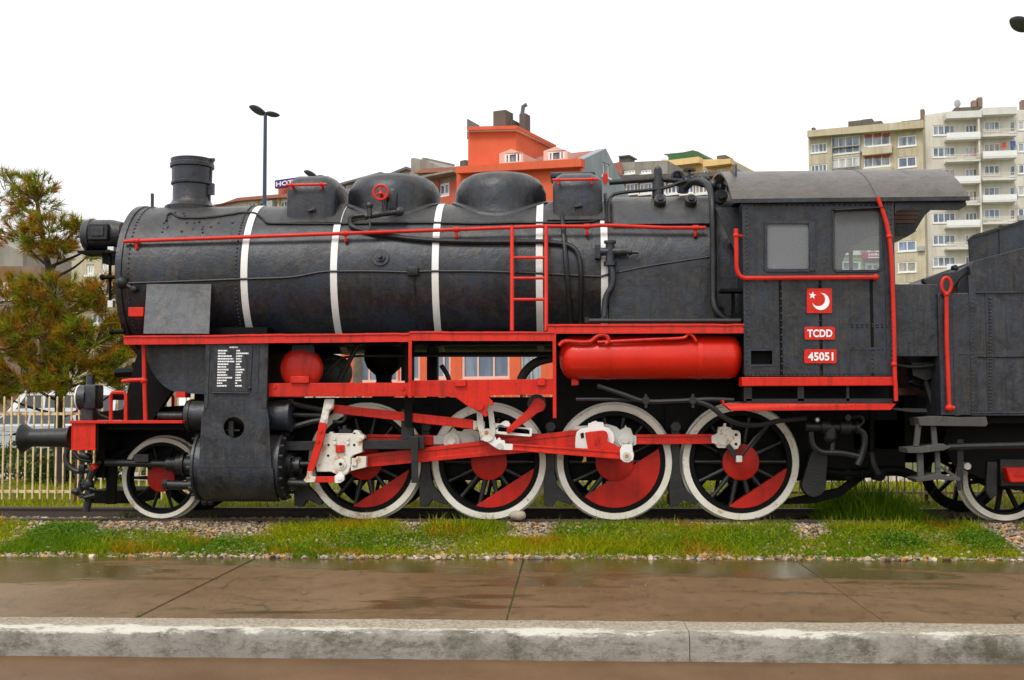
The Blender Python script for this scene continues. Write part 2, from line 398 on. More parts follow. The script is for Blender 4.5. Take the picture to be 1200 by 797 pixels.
def pavement_mat():
    m, nt, b, out = mat_new('wet_concrete'); v = coords(nt, obj=False)
    n1 = noise_n(nt, v, .55, 6, .6, .4); n2 = noise_n(nt, v, 48, 6, .8); n3 = noise_n(nt, coords(nt, (1, 1.3, 1), obj=False), 2.3, 9, .75); n4 = noise_n(nt, coords(nt, (.35, 1.1, 1), obj=False), 1.15, 4, .55, .3)
    c = mix(nt, ramp(nt, n1, [(.35, 0.0), (.68, 1.0)]), (.145, .082, .034), (.24, .150, .078))
    c = mix(nt, math_n(nt, 'MULTIPLY', ramp(nt, n3, [(.5, 0.0), (.7, 1.0)]), .7), c, (.060, .036, .013))
    c = mix(nt, math_n(nt, 'MULTIPLY', ramp(nt, n2, [(.52, 0.0), (.68, 1.0)]), .6), c, (.30, .19, .10))
    c = mix(nt, math_n(nt, 'MULTIPLY', ramp(nt, n2, [(.33, 1.0), (.47, 0.0)]), .7), c, (.04, .025, .011))
    n9 = noise_n(nt, coords(nt, (1, .55, 1), obj=False), 7.5, 8, .8); c = mix(nt, math_n(nt, 'MULTIPLY', ramp(nt, n9, [(.50, 0.0), (.62, 1.0)]), .5), c, (.20, .115, .055)); c = mix(nt, math_n(nt, 'MULTIPLY', ramp(nt, n9, [(.36, 1.0), (.47, 0.0)]), .55), c, (.055, .034, .013))
    c = mix(nt, math_n(nt, 'MULTIPLY', crack_mask(nt, .55, .006, .52), .8), c, (.022, .015, .008))
    # standing water: darker, smooth
    gy = nd(nt, 'ShaderNodeNewGeometry'); sp = nd(nt, 'ShaderNodeSeparateXYZ'); nt.links.new(gy.outputs['Position'], sp.inputs[0])
    e = nd(nt, 'ShaderNodeMapRange'); e.inputs['From Min'].default_value = EDGE_Y-2.2; e.inputs['From Max'].default_value = EDGE_Y-.1; e.inputs['To Min'].default_value = -.06; e.inputs['To Max'].default_value = .17
    nt.links.new(sp.outputs['Y'], e.inputs['Value'])
    pud = ramp(nt, math_n(nt, 'ADD', n4, e.outputs[0]), [(.53, 0.0), (.585, 1.0)])
    c = mix(nt, math_n(nt, 'MULTIPLY', pud, .65), c, (.055, .036, .010))
    nt.links.new(c, b.inputs['Base Color'])
    sr = nd(nt, 'ShaderNodeMapRange'); sr.inputs['To Min'].default_value = .36; sr.inputs['To Max'].default_value = .5; nt.links.new(pud, sr.inputs['Value']); nt.links.new(sr.outputs[0], b.inputs['Specular IOR Level'])
    rr = nd(nt, 'ShaderNodeMapRange'); rr.inputs['To Min'].default_value = .30; rr.inputs['To Max'].default_value = .07; nt.links.new(pud, rr.inputs['Value'])
    ra = math_n(nt, 'ADD', rr.outputs[0], math_n(nt, 'MULTIPLY', n3, .12)); nt.links.new(ra, b.inputs['Roughness'])
    h = math_n(nt, 'MULTIPLY', n2, math_n(nt, 'SUBTRACT', 1.0, math_n(nt, 'MULTIPLY', pud, .93))); bump(nt, b, h, .8, .014); return m
PM = pavement_mat()
J = [atz(155, 726, PAVE_Z).x, atz(593, 729, PAVE_Z).x, atz(1043, 733, PAVE_Z).x]
step = (J[2]-J[0])/2
xsj = [J[0]-step*k for k in range(6, 0, -1)]+J+[J[2]+step*k for k in range(1, 7)]
pv = root('pavement', (0, (KB+EDGE_Y)/2, PAVE_Z-.15), None, None); tag(pv, kind='structure')
for i, (a, b) in enumerate(zip(xsj, xsj[1:])):
    dz = [0, .004, -.003, .002][i % 4]
    MB().box(a+.006, b-.006, KB+.012, EDGE_Y, PAVE_Z-.15, PAVE_Z+dz).build('paving_slab', PM, pv, bevel=.008)
def joint_mat():
    m, nt, b, out = mat_new('joint_dirt'); b.inputs['Base Color'].default_value = (.03, .024, .014, 1); b.inputs['Roughness'].default_value = .9; return m
MB().box(xsj[0], xsj[-1], KB+.012, EDGE_Y-.01, PAVE_Z-.15, PAVE_Z-.009).build('joint_filling', joint_mat(), pv)
def road_mat():
    m, nt, b, out = mat_new('wet_road'); v = coords(nt, obj=False); n = noise_n(nt, v, 1.1, 6, .6); n2 = noise_n(nt, v, 55, 6, .8)
    c = mix(nt, ramp(nt, n, [(.35, 0.0), (.65, 1.0)]), (.115, .055, .020), (.165, .090, .040)); c = mix(nt, math_n(nt, 'MULTIPLY', ramp(nt, n2, [(.5, 0.0), (.75, 1.0)]), .5), c, (.26, .18, .12))
    nt.links.new(c, b.inputs['Base Color']); b.inputs['Roughness'].default_value = .38; b.inputs['Specular IOR Level'].default_value = .25; bump(nt, b, n2, .6, .012); return m
tag(MB().box(-60, 60, -60, KF+.02, ROAD_Z-.18, ROAD_Z).build('road', road_mat()), kind='structure')
def kerb_mat():
    m, nt, b, out = mat_new('kerb_concrete'); v = coords(nt, obj=False)
    n1 = noise_n(nt, v, 1.6, 9, .75); n2 = noise_n(nt, v, 34, 7, .8); n3 = noise_n(nt, coords(nt, (1, 1.6, 1.8), obj=False), 4.2, 11, .82)
    c = mix(nt, ramp(nt, n1, [(.3, 0.0), (.7, 1.0)]), (.23, .205, .175), (.42, .385, .34))
    c = mix(nt, math_n(nt, 'MULTIPLY', ramp(nt, n3, [(.48, 0.0), (.60, 1.0)]), .75), c, (.095, .078, .050))
    c = mix(nt, math_n(nt, 'MULTIPLY', ramp(nt, noise_n(nt, v, 1.1, 10, .78), [(.52, 0.0), (.63, 1.0)]), .62), c, (.062, .058, .028))
    c = mix(nt, math_n(nt, 'MULTIPLY', ramp(nt, n2, [(.56, 0.0), (.70, 1.0)]), .5), c, (.34, .28, .20))
    c = mix(nt, math_n(nt, 'MULTIPLY', crack_mask(nt, 1.3, .006, .50), .6), c, (.03, .026, .02))
    gt = nd(nt, 'ShaderNodeNewGeometry'); st_ = nd(nt, 'ShaderNodeSeparateXYZ'); nt.links.new(gt.outputs['Position'], st_.inputs[0])
    tread = ramp(nt, math_n(nt, 'ADD', math_n(nt, 'MULTIPLY', math_n(nt, 'SUBTRACT', st_.outputs['Y'], KF+.06), 9.0), n1), [(.45, 0.0), (.75, 1.0)])   # walked-on top: sandy
    c = mix(nt, math_n(nt, 'MULTIPLY', tread, .7), c, mix(nt, ramp(nt, n2, [(.36, 0.0), (.62, 1.0)]), (.15, .105, .055), (.64, .55, .41)))
    # worn white paint along the nosing
    gy = nd(nt, 'ShaderNodeNewGeometry'); sp = nd(nt, 'ShaderNodeSeparateXYZ'); nt.links.new(gy.outputs['Position'], sp.inputs[0])
    dd = math_n(nt, 'ABSOLUTE', math_n(nt, 'SUBTRACT', sp.outputs['Y'], KF+.10))
    dz = math_n(nt, 'MULTIPLY', math_n(nt, 'ABSOLUTE', math_n(nt, 'SUBTRACT', sp.outputs['Z'], PAVE_Z)), 2.2)
    near = nd(nt, 'ShaderNodeMapRange'); near.inputs['From Max'].default_value = .26; near.inputs['To Min'].default_value = .21; near.inputs['To Max'].default_value = -.26
    nt.links.new(math_n(nt, 'ADD', dd, dz), near.inputs['Value'])
    wn = noise_n(nt, coords(nt, (1, 2.2, 2.2), obj=False), 7.5, 12, .85); w2 = noise_n(nt, v, .8, 4, .6)
    pm = ramp(nt, math_n(nt, 'ADD', math_n(nt, 'ADD', wn, near.outputs[0]), math_n(nt, 'MULTIPLY', math_n(nt, 'SUBTRACT', w2, .5), .8)), [(.57, 0.0), (.64, 1.0)])
    c = mix(nt, math_n(nt, 'MULTIPLY', pm, .85), c, (.70, .66, .57))
    nt.links.new(c, b.inputs['Base Color']); b.inputs['Roughness'].default_value = .8; b.inputs['Specular IOR Level'].default_value = .3; bump(nt, b, math_n(nt, 'ADD', n2, math_n(nt, 'MULTIPLY', n3, 1.6)), .6, .03); return m
KM = kerb_mat(); kj = atz(809, 760, PAVE_Z-.08).x
ke = root('kerb', (0, (KB+KF)/2, ROAD_Z-.1), None, None); tag(ke, kind='structure')
for i in range(-5, 5):
    a, b = kj+i*7.0+.003, kj+(i+1)*7.0-.003
    prof = [(KB, ROAD_Z-.1), (KB, PAVE_Z+.012), (KB-.05, PAVE_Z+.02), (KF+.13, PAVE_Z+.018), (KF+.07, PAVE_Z+.014), (KF+.034, PAVE_Z+.004), (KF+.018, PAVE_Z-.018), (KF+.010, PAVE_Z-.07), (KF, ROAD_Z+.02), (KF-.006, ROAD_Z-.1)]
    k = MB(); n = 140; m = len(prof); vsx = []
    for j in range(n+1):
        x = a+(b-a)*j/n
        for q, (y, z) in enumerate(prof):
            e = noise.noise(Vector((x*3.1, q*1.7, 5)))*.012+noise.noise(Vector((x*11, q*3.3, 9)))*.006
            vsx.append((x, y-(e if 2 < q < 9 else 0), z+(e*.8 if 1 < q < 8 else 0)))
    k.add(vsx, [(j*m+q, j*m+q+1, (j+1)*m+q+1, (j+1)*m+q) for j in range(n) for q in range(m-1)]+[tuple(range(m)), tuple(range(n*m+m-1, n*m-1, -1))])
    k.build('kerb_stone', KM, ke, smooth=60)

# paths and street behind the railings
def flat_mat(name, c0, c1, sc_=2.0, rough=.8):
    m, nt, b, out = mat_new(name); n = noise_n(nt, coords(nt, obj=False), sc_, 6, .65); nt.links.new(mix(nt, ramp(nt, n, [(.35, 0.0), (.65, 1.0)]), c0, c1), b.inputs['Base Color']); b.inputs['Roughness'].default_value = rough; return m
tag(MB().box(-80, 80, 8.0, 10.8, -.3, -.135).build('path', flat_mat('path_paving', (.32, .26, .20), (.42, .35, .27))), kind='structure')
tag(MB().box(-150, 150, 14.0, 30.0, -.4, -.146).build('street', flat_mat('asphalt', (.045, .045, .047), (.07, .07, .07), rough=.5)), kind='structure')

# ------------------------------------------------------------------ track
tk = root('railway_track', (0, 0, -.1), 'dark rusty rails on sleepers under the black steam engine', 'railway track')
RM = paint('rail_steel', (.050, .034, .028), (.09, .055, .035), .6, (.45, .65)); SM = paint('sleeper_timber', (.05, .036, .026), (.10, .08, .06), .6, (.7, .9))
for s in (-1, 1):
    y = s*.752; hp = [(-.065, -.148), (.065, -.148), (.065, -.138), (.012, -.125), (.010, -.04), (.035, -.03), (.035, -.006), (.028, 0.0), (-.028, 0.0), (-.035, -.006), (-.035, -.03), (-.010, -.04), (-.012, -.125), (-.065, -.138)]
    MB().yz([(y+p[0], p[1]) for p in hp], -32, 32).build('rail', RM, tk)
sm = None
for i in range(-24, 25):
    if sm is None:
        o = MB().box(-.12, .12, -1.25, 1.25, -.30, -.150).build('sleeper', SM, tk, bevel=.015); sm = o.data; o.location.x = i*.65
    else: put('sleeper', sm, None, (i*.65, 0, -.225), tk, .015)
# ================================================================== LOCOMOTIVE
L = root('locomotive', (0, 0, 0), 'black steam locomotive with white boiler bands, red rods and white-tyred wheels', 'locomotive')
def bx(px, py=320, r=BR):  # X on the nearest line of the boiler
    return at(px, py, -r).x
X_FR, X_SB, X_FB, X_CAB = bx(134, r=1.0), bx(281), bx(712), at(872, 340, -1.5).x
BLK = M['black']; IR = M['iron']; RED = M['rail_red']; DK = M['dark']
# --- boiler, smokebox, firebox
sbx = MB().lathe([(X_FR, .90), (X_FR, .995), (X_FR+.075, .995), (X_FR+.08, .975), (X_SB-.01, .975), (X_SB, .97), (X_SB, .9)], (0, 0, BH), (1, 0, 0), 72).build('smokebox', BLK, L, smooth=30)
dp = [(X_FR+.02, .86), (X_FR-.03, .86)]+[(X_FR-.03-.16*math.sin(t), .80*math.cos(t)) for t in [PI/2*i/8 for i in range(8)]]+[(X_FR-.19, .0)]
dr = MB().lathe(dp, (0, 0, BH), (1, 0, 0), 48).build('smokebox_door', BLK, L, smooth=50)
brl = MB().lathe([(X_SB, .9), (X_SB, BR), (X_FB+.02, BR), (X_FB+.02, .9)], (0, 0, BH), (1, 0, 0), 72).build('boiler', BLK, L, smooth=30)
for px in (286, 391, 510, 632, 708.5):
    x = bx(px); MB().lathe([(x-.042, BR-.01), (x-.042, BR+.012), (x+.042, BR+.012), (x+.042, BR-.01)], (0, 0, BH), (1, 0, 0), 72, closed=True).build('boiler_band', M['white'], brl, smooth=30)
# firebox casing with flat sides
FR = .985; fz = 2.20
poly = [(-FR*math.cos(t), BH+FR*math.sin(t)) for t in [PI*i/32 for i in range(33)]]
fb = MB().yz([(-FR-.02, fz)]+poly+[(FR+.02, fz)], X_FB+.02, X_CAB+.15).build('firebox', BLK, L, smooth=30)
# raised jacket over the firebox crown, its front corners rounded
jk = MB(); xa, xb = X_FB+.06, at(838, 245, -.8).x; na, nx = 28, 16; R_ = FR+.055
def jrow(x, r): 
    return [(x, -r*math.cos(t), BH+r*math.sin(t)) for t in [rad(33)+rad(114)*i/na for i in range(na+1)]]
rows = [jrow(xa+.03, FR-.01), jrow(xa, R_-.05), jrow(xa+.006, R_-.02), jrow(xa+.025, R_-.005), jrow(xa+.05, R_)]+[jrow(xa+.05+(xb-xa-.05)*k/nx, R_) for k in range(1, nx+1)]+[jrow(xb, FR-.01)]
W_ = na+1
jk.add([p for r in rows for p in r], [(j*W_+i, j*W_+i+1, (j+1)*W_+i+1, (j+1)*W_+i) for j in range(len(rows)-1) for i in range(na)])
ie = len(rows)
for i in (0, na): jk.add([r[i] for r in rows]+[(r[i][0], r[i][1]*.9, BH+(r[i][2]-BH)*.9) for r in rows], [(j, j+1, ie+j+1, ie+j) for j in range(ie-1)])
jk.build('firebox_jacket', BLK, fb, smooth=40)
# rivets
def rivet_ring(x, r, a0, a1, n, name='rivet_row', par=None, s=.013):
    m = MB()
    for i in range(n):
        t = rad(a0+(a1-a0)*i/(n-1)); m.ball((x, -r*math.cos(t), BH+r*math.sin(t)), s, 6, 4)
    return tag(m.build(name, BLK, par or L, smooth=60), kind='stuff')
rivet_ring(X_SB-.05, .978, -55, 125, 60, par=sbx); rivet_ring(X_FR+.16, .978, -55, 125, 50, par=sbx)
m = MB()
for i in range(26):
    p = onb(186+random.random()*90, 248+random.random()*14+ (12 if i % 3 else 0), .005); m.ball(p, random.choice((.012, .016, .02)), 6, 4)
tag(m.build('rivets', BLK, sbx, smooth=60), kind='stuff')
# --- chimney
cx = at(225, 215, 0).x
cz = lambda y: at(225, y, 0).z
MB().lathe([(cz(250), .34), (cz(243.5), .345), (cz(241.5), .30), (cz(239), .265), (cz(235), .245), (cz(218), .245), (cz(217), .268), (cz(214.5), .27), (cz(213.5), .258), (cz(198), .262), (cz(197), .285), (cz(193), .286), (cz(192), .275), (cz(187.5), .278), (cz(187), .262), (cz(187)-.5, .235)], (cx, 0, 0), (0, 0, 1), 40).build('chimney', BLK, L, smooth=35)
k = MB(); p0 = at(249, 188, 0); k.cyl((p0.x, -.03, p0.z), (p0.x-.03, -.03, cz(238)), .014, n=8); k.box(p0.x-.16, p0.x+.04, -.05, -.01, p0.z-.02, p0.z+.02); q = at(250, 221, 0); k.box(q.x-.07, q.x+.02, -.06, .0, q.z-.09, q.z+.06)
k.build('chimney_lid_gear', BLK, L)
MB().cyl(at(178.5, 252, -.1), at(178.5, 227, -.1), .022, n=8).build('vent_pipe', BLK, L)
k = MB(); q = at(199, 244, -.25); k.cyl(q-Vector((0, 0, .05)), q+Vector((0, 0, .05)), .035, n=8); k.build('stay_bolt', BLK, L)
# --- sandboxes (shaped caps on the boiler top)
def sandbox(x0, x1, ytop, ybot, rail, name='sandbox'):
    a = at(x0, 230, -.66); b = at(x1, 230, -.66); zt = at((x0+x1)/2, ytop, -.42).z; zb = at(300, ybot, -.74).z
    s = MB(); sec = []
    N = 22; hw = .72
    xs_ = [a.x, a.x+.012, a.x+.05, a.x+.12]+[b.x-.14, b.x-.06, b.x-.014, b.x]
    ins = [.16, .10, .045, 0, 0, .05, .11, .18]
    for x, d in zip(xs_, ins):
        r_ = []
        for i in range(N+1):
            t = PI*i/N
            cy = -math.copysign(abs(math.cos(t))**.42, math.cos(t))*(hw-d*.45); zz = zb+(zt-d*.75-zb)*abs(math.sin(t))**.42
            r_.append((x, cy, zz))
        sec.append([(x, r_[0][1], zb-.35)]+r_+[(x, r_[-1][1], zb-.35)])
    Wn = N+3
    s.add([p for r in sec for p in r], [(j*Wn+i, j*Wn+i+1, (j+1)*Wn+i+1, (j+1)*Wn+i) for j in range(len(sec)-1) for i in range(Wn-1)]+[tuple(range(Wn)), tuple(range((len(sec)-1)*Wn+Wn-1, (len(sec)-1)*Wn-1, -1))])
    sb = s.build(name, BLK, L, smooth=50)
    # base flange hugging the boiler
    f = MB(); n = 20; fa, fb_ = a.x-.07, b.x+.08
    t0 = math.acos(min(1, (hw+.045)/(BR+.03)))
    ang = [t0+(PI-2*t0)*i/n for i in range(n+1)]
    fr = []
    for x in (fa, fa+.02, fb_-.02, fb_): fr.append([(x, -(BR+.032)*math.cos(t), BH+(BR+.032)*math.sin(t)) for t in ang])
    f.add([p for r in fr for p in r], [(j*(n+1)+i, j*(n+1)+i+1, (j+1)*(n+1)+i+1, (j+1)*(n+1)+i) for j in range(3) for i in range(n)])
    for q in (0, n): f.add([r[q] for r in fr]+[(r[q][0], r[q][1]*.96, BH+(r[q][2]-BH)*.96) for r in fr], [(j, j+1, 5+j, 4+j) for j in range(3)])
    for q in (0, 3):
        f.add(fr[q]+[(p[0], p[1]*.96, BH+(p[2]-BH)*.96) for p in fr[q]], [(i, i+1, n+2+i, n+1+i) for i in range(n)])
    f.build('base_flange', BLK, sb, smooth=40)
    # hand rail and spout
    y = rail[2]; r0, r1 = at(rail[0], y, -.78), at(rail[1], y-1, -.78)
    h = MB(); h.cyl(r0, r1, .017, n=8)
    for u in (.14, .86):
        p = r0.lerp(r1, u); h.cyl(p, p+Vector((0, .22, -.03)), .014, n=8); h.ball(p, .026, 8, 6); h.cyl(p, p-Vector((0, 0, .06)), .014, n=8)
    h.build('hand_rail', RED, sb)
    sp_ = MB(); p = at((x0+x1)/2+3, ybot-7, -.74); sp_.cyl(p, p+Vector((-.07, -.02, -.02)), .02, n=10); sp_.ball(p, .03, 10, 6); sp_.build('spout', BLK, sb)
    return sb
sandbox(336, 393, 206, 253, (335, 383, 217)); s2 = sandbox(648, 706, 203, 248, (647, 701, 211))
q = at(675, 201, -.3); MB().box(q.x-.33, q.x+.25, -.2, .2, q.z-.06, q.z+.02).build('lid', BLK, s2, bevel=.02)
# --- domes
def dome(pl, pr, yt, name='dome'):
    x = (at(pl, 225, 0).x+at(pr, 225, 0).x)/2; r = (at(pr, 225, 0).x-at(pl, 225, 0).x)/2; zt = at((pl+pr)/2, yt, -.12).z
    pr_ = [(3.6, r+.05), (3.72, r+.045), (3.80, r+.005), (3.95, r), (zt-.27, r), (zt-.18, r-.03), (zt-.10, r-.09), (zt-.045, r-.19), (zt-.012, r-.34), (zt, 0)]
    d = MB().lathe(pr_, (x, 0, 0), (0, 0, 1), 48).build(name, BLK, L, smooth=60)
    # seam flange laid on the barrel round the dome foot
    f = MB(); n = 64; ring = []
    for rr, dz in ((r-.01, .03), (r+.03, .028), (r+.055, .018), (r+.06, -.04)):
        for k in range(n):
            t = 2*PI*k/n; px_, py_ = x+rr*math.cos(t), rr*math.sin(t)
            ring.append((px_, py_, BH+math.sqrt(max(.05, BR*BR-py_*py_))+dz))
    f.add(ring, [(j*n+k, j*n+(k+1) % n, (j+1)*n+(k+1) % n, (j+1)*n+k) for j in range(3) for k in range(n)])
    f.build('foot_flange', BLK, d, smooth=50); return d
dome(409, 516, 204); dome(534, 640, 202)
# --- headlamp in front of the smokebox door
h0, h1 = at(99, 276, 0), at(143, 276, 0)
hl = MB().lathe([(h0.x, .0), (h0.x, .16), (h0.x+.02, .20), (h0.x+.10, .22), (h0.x+.12, .225), (h0.x+.13, .205), (h1.x-.14, .205), (h1.x-.1, .20), (h1.x+.02, .17), (h1.x+.02, 0)], (0, 0, h0.z), (1, 0, 0), 32).build('headlamp', BLK, L, smooth=40)
a, b = at(104, 282, -.22), at(128, 262, -.22); MB().box(a.x, b.x, -.27, -.18, a.z, b.z).build('lamp_box', IR, hl, bevel=.015)
MB().box(a.x+.05, b.x-.05, -.285, -.26, a.z+.05, b.z-.05).build('cover_plate', M['grey'], hl, bevel=.008)
k = MB(); c0 = at(126, 294, 0); k.box(c0.x-.32, c0.x+.12, -.2, .2, c0.z-.05, c0.z-.02); k.box(c0.x-.25, c0.x-.22, -.15, .15, c0.z-.05, c0.z+.12); k.box(c0.x-.02, c0.x+.2, -.12, .12, c0.z-.18, c0.z-.02); k.build('lamp_bracket', DK, L)
k = MB(); k.ptube([(129, 292), (129, 330), (129, 356)], -.75, .02, smooth=False); k.build('door_hand_rail', DK, L)
k = MB(); k.pbox(126, 289, 133, 298, -.78, -.70); k.build('rail_bracket', M['white'], L); k = MB(); k.pbox(126, 352, 132, 360, -.78, -.70); k.build('rail_bracket', M['white'], L)
for y, x0 in ((325, 120), (389, 131), (296, 127)):
    k = MB(); p0, p1 = at(x0, y, -.8), at(146, y, -.8); k.cyl(p0, p1, .028, n=10); k.ball(p0, .04, 8, 6); k.build('door_clamp', DK, L)
k = MB(); p = at(143, 331, -.98); k.ball(p, .08, 10, 7); k.cyl(p, p+Vector((.18, 0, -.1)), .03, n=8); k.ball(p+Vector((.16, -.02, -.09)), .05, 8, 6); k.build('valve', IR, L)
k = MB(); k.pbox(150, 360, 168, 371, -1.22, -.9); k.build('step', RED, L, bevel=.006)
# --- main hand rail along the boiler
pts = [(145, 283), (405, 273.5), (535, 269), (640, 265), (688, 265.5), (705, 264), (722, 264.5), (780, 267), (827, 267)]
k = MB(); k.tube([at(x, y, -.95) for x, y in pts], .024, 10)
for x, y in ((160, 282.4), (405, 273.5), (535, 269), (688, 265.3), (815, 267)):
    p = at(x, y, -.95); k.cyl(p-Vector((.035, 0, 0)), p+Vector((.035, 0, 0)), .034, n=10)
hr = k.build('hand_rail', RED, L)
for x, y in ((160, 282.4), (405, 273.5), (535, 269), (688, 265.3), (815, 267)):
    p = at(x, y, -.95); k = MB(); k.tube([p, p+Vector((0, 0, -.07)), p+Vector((0, .16, -.10))], .018, 8); k.ball(p+Vector((0, .02, -.09)), .024, 8, 6); k.build('stanchion', RED, hr)
# --- ladder
la = MB(); la.ptube([(600, 265, -.98), (600, 388, -1.36)], 0, .024, smooth=False); lo = la.build('ladder', RED, L)
MB().ptube([(640, 265, -.98), (640, 388, -1.36)], 0, .024, smooth=False).build('ladder_rail', RED, lo)
for y in (302, 326, 351):
    u = (y-265)/123; Y = -.98-.38*u; MB().ptube([(600, y, Y), (640, y, Y)], 0, .018, smooth=False).build('rung', RED, lo)
# --- pipes on the boiler
def bpipe(pts, r, name='pipe', mat=None, off=.0, sm_=True, R=BR):
    P = [onb(x, y, off+r, R) for x, y in pts]; return MB().tube(spline(P, 4) if sm_ else P, r, 8).build(name, mat or IR, L)
bpipe([(195, 259), (196, 252), (202, 250), (212, 255), (240, 255), (272, 251), (284, 249), (299, 250), (308, 256), (313, 261), (330, 262), (400, 262), (500, 261), (560, 262), (600, 261), (640, 261), (690, 260), (703, 256)], .015)
bpipe([(148, 332), (210, 330), (285, 327), (340, 325), (375, 319), (400, 318), (440, 318), (478, 319), (500, 318), (560, 318), (620, 320), (660, 322), (700, 324), (712, 322), (760, 312), (832, 301)], .014)
bpipe([(430, 252), (414, 254), (410, 259), (416, 267), (450, 275), (500, 281), (560, 283), (620, 283), (646, 284), (668, 288), (678, 300), (681, 330), (680, 385)], .03, off=.01)
bpipe([(658, 245), (661, 280), (665, 330), (670, 385)], .03, off=.012)
k = MB(); p = onb(484, 317, .02); k.rbox(p.x-.07, p.x+.07, p.y-.05, p.y+.05, p.z-.07, p.z+.05, .02, 2); k.tube([p, onb(486, 340, .02), onb(488, 388, .02)], .012, 6); k.build('junction_box', IR, L)
# dome valve with red hand wheel
k = MB(); k.tube([at(428, 254, -.86), at(445, 251, -.86), at(468, 248, -.86)], .04, 10); k.ball(at(468, 248, -.86), .06, 10, 7); k.cyl(at(433, 254, -.9), at(433, 240, -.9), .03, n=10); k.ball(at(433, 241, -.9), .045, 10, 6); k.cyl(at(451, 250, -.86), at(451, 233, -.86), .035, n=10); k.rbox(*[v for ax_ in zip(at(455, 246, -.9), at(467, 224, -.7)) for v in sorted(ax_)], .03, 2); k.ball(at(451, 233, -.84), .055, 10, 6); k.tube([at(433, 255, -.9), at(434, 268, -.93)], .012, 6)
vlv = k.build('dome_valve', BLK, L)
c = at(446, 225.5, -1.0); k = MB(); n = 28
ringp = [c+Vector((.088*math.cos(2*PI*i/n), 0, .088*math.sin(2*PI*i/n))) for i in range(n+1)]; k.tube(ringp, .016, 8)
for t in (90, 210, 330): k.cyl(c, c+Vector((.088*math.cos(rad(t)), 0, .088*math.sin(rad(t)))), .012, n=6)
k.cyl(c+Vector((0, -.02, 0)), c+Vector((0, .2, -.05)), .022, n=8); k.build('hand_wheel', RED, vlv)
# washout plug
p = onb(446, 302, 0); nrm = Vector((0, p.y, p.z-BH)).normalized()
k = MB(); k.cyl(p-nrm*.02, p+nrm*.02, .105, n=24); k.cyl(p+nrm*.02, p+nrm*.045, .06, n=18); k.cyl(p+nrm*.045, p+nrm*.09, .03, n=8); k.build('washout_plug', BLK, L)
# check valve at the last band
k = MB(); p = at(713, 295, -1.06); k.cyl(p+Vector((-.1, 0, 0)), p+Vector((.22, 0, 0)), .05, n=12); k.cyl(p+Vector((.2, 0, -.01)), p+Vector((.36, 0, -.01)), .022, n=8); k.ball(p+Vector((.26, 0, -.01)), .035, 8, 6)
k.cyl(p+Vector((.02, 0, -.17)), p+Vector((.02, 0, .12)), .055, n=12); k.cyl(p+Vector((.02, 0, .1)), p+Vector((.02, 0, .13)), .075, n=12); k.cyl(p+Vector((.02, 0, -.17)), p+Vector((.02, 0, -.12)), .08, n=12); k.box(p.x-.16, p.x-.10, p.y-.04, p.y+.12, p.z-.08, p.z+.08)
k.tube(spline([p+Vector((.02, 0, -.15)), at(718, 320, -1.08), at(717, 335, -1.08), at(710, 350, -1.08), at(708, 372, -1.1)]), .04, 10); k.build('check_valve', BLK, L)
# big pipe down the cab front
P = [at(*t) for t in [(804, 220, -.35), (812, 213, -.5), (824, 213, -.7), (832, 222, -.9), (835, 245, -1.08), (836, 300, -1.12), (836, 340, -1.15), (837, 356, -1.18), (842, 367, -1.2), (852, 374, -1.2), (872, 376, -1.2)]]
MB().tube(spline(P, 5), .042, 12).build('steam_pipe', IR, L)
# pipes and turret over the firebox
k = MB(); k.tube([at(714, 214, -.3), at(768, 210, -.3), at(800, 212, -.3)], .035, 10); k.build('pipe', IR, L)
k = MB(); k.tube(spline([onb(714, 262, .06), onb(713, 245, .04), at(716, 231, -.45), at(728, 226, -.45), at(775, 221, -.4), at(800, 213, -.4), at(815, 212, -.3)], 5), .022, 8); k.build('pipe', IR, L)
k = MB(); k.tube([onb(710, 228, .03), onb(711, 244, .03), onb(711, 262, .03)], .03, 8); k.build('pipe', IR, L)
k = MB(); p = at(771, 232, -.35); k.cyl(p, at(771, 213, -.35), .075, n=14); k.cyl(at(771, 213, -.35), at(771, 199, -.35), .055, n=14); k.ball(at(771, 199, -.35), .05, 10, 6); k.build('whistle', BLK, L)
k = MB()
for x, y, r in ((794, 206, .08), (804, 214, .09), (812, 210, .07), (824, 212, .085), (836, 217, .07), (845, 220, .06)): k.ball(at(x, y, -.2), r, 10, 7)
k.tube([at(790, 214, -.2), at(815, 213, -.2), at(850, 221, -.2)], .05, 10); k.tube([at(800, 226, -.2), at(801, 212, -.2)], .07, 10); k.cyl(at(808, 212, -.2), at(808, 200, -.2), .018, n=8); k.cyl(at(808, 200.5, -.2), at(808, 198, -.2), .085, n=16)
c = at(794, 207, -.3); k.tube([c+Vector((.07*math.cos(2*PI*i/16), 0, .07*math.sin(2*PI*i/16))) for i in range(17)], .018, 6); k.build('steam_turret', BLK, L)
for x in (773, 809):
    p = onb(x, 236, .08, FR); nrm = Vector((0, p.y, p.z-BH)).normalized(); k = MB(); k.cyl(p-nrm*.12, p+Vector((0, -.10, .02)), .075, n=16); k.cyl(p+Vector((0, -.08, .02)), p+Vector((0, -.15, .025)), .04, n=6)
    for dx in (-.14, .14): k.cyl(p+Vector((dx, .03, -.03))-nrm*.05, p+Vector((dx, .03, -.03))+nrm*.0, .07, n=14)
    for dx in (-.17, -.11, .11, .17): k.ball(p+Vector((dx, .0, -.05)), .02, 6, 4)
    k.build('washout_door', BLK, L)
k = MB(); p = at(845, 230, -.7); k.cyl(p+Vector((0, .15, 0)), p, .085, n=16); k.cyl(p, p+Vector((0, -.06, 0)), .045, n=6); k.build('washout_door', BLK, L)
tri = MB(); tri.pp([(707, 203), (712, 204), (713, 212), (709, 217), (706, 210)], -.5, -.47); tri.build('flag_plate', RED, L)
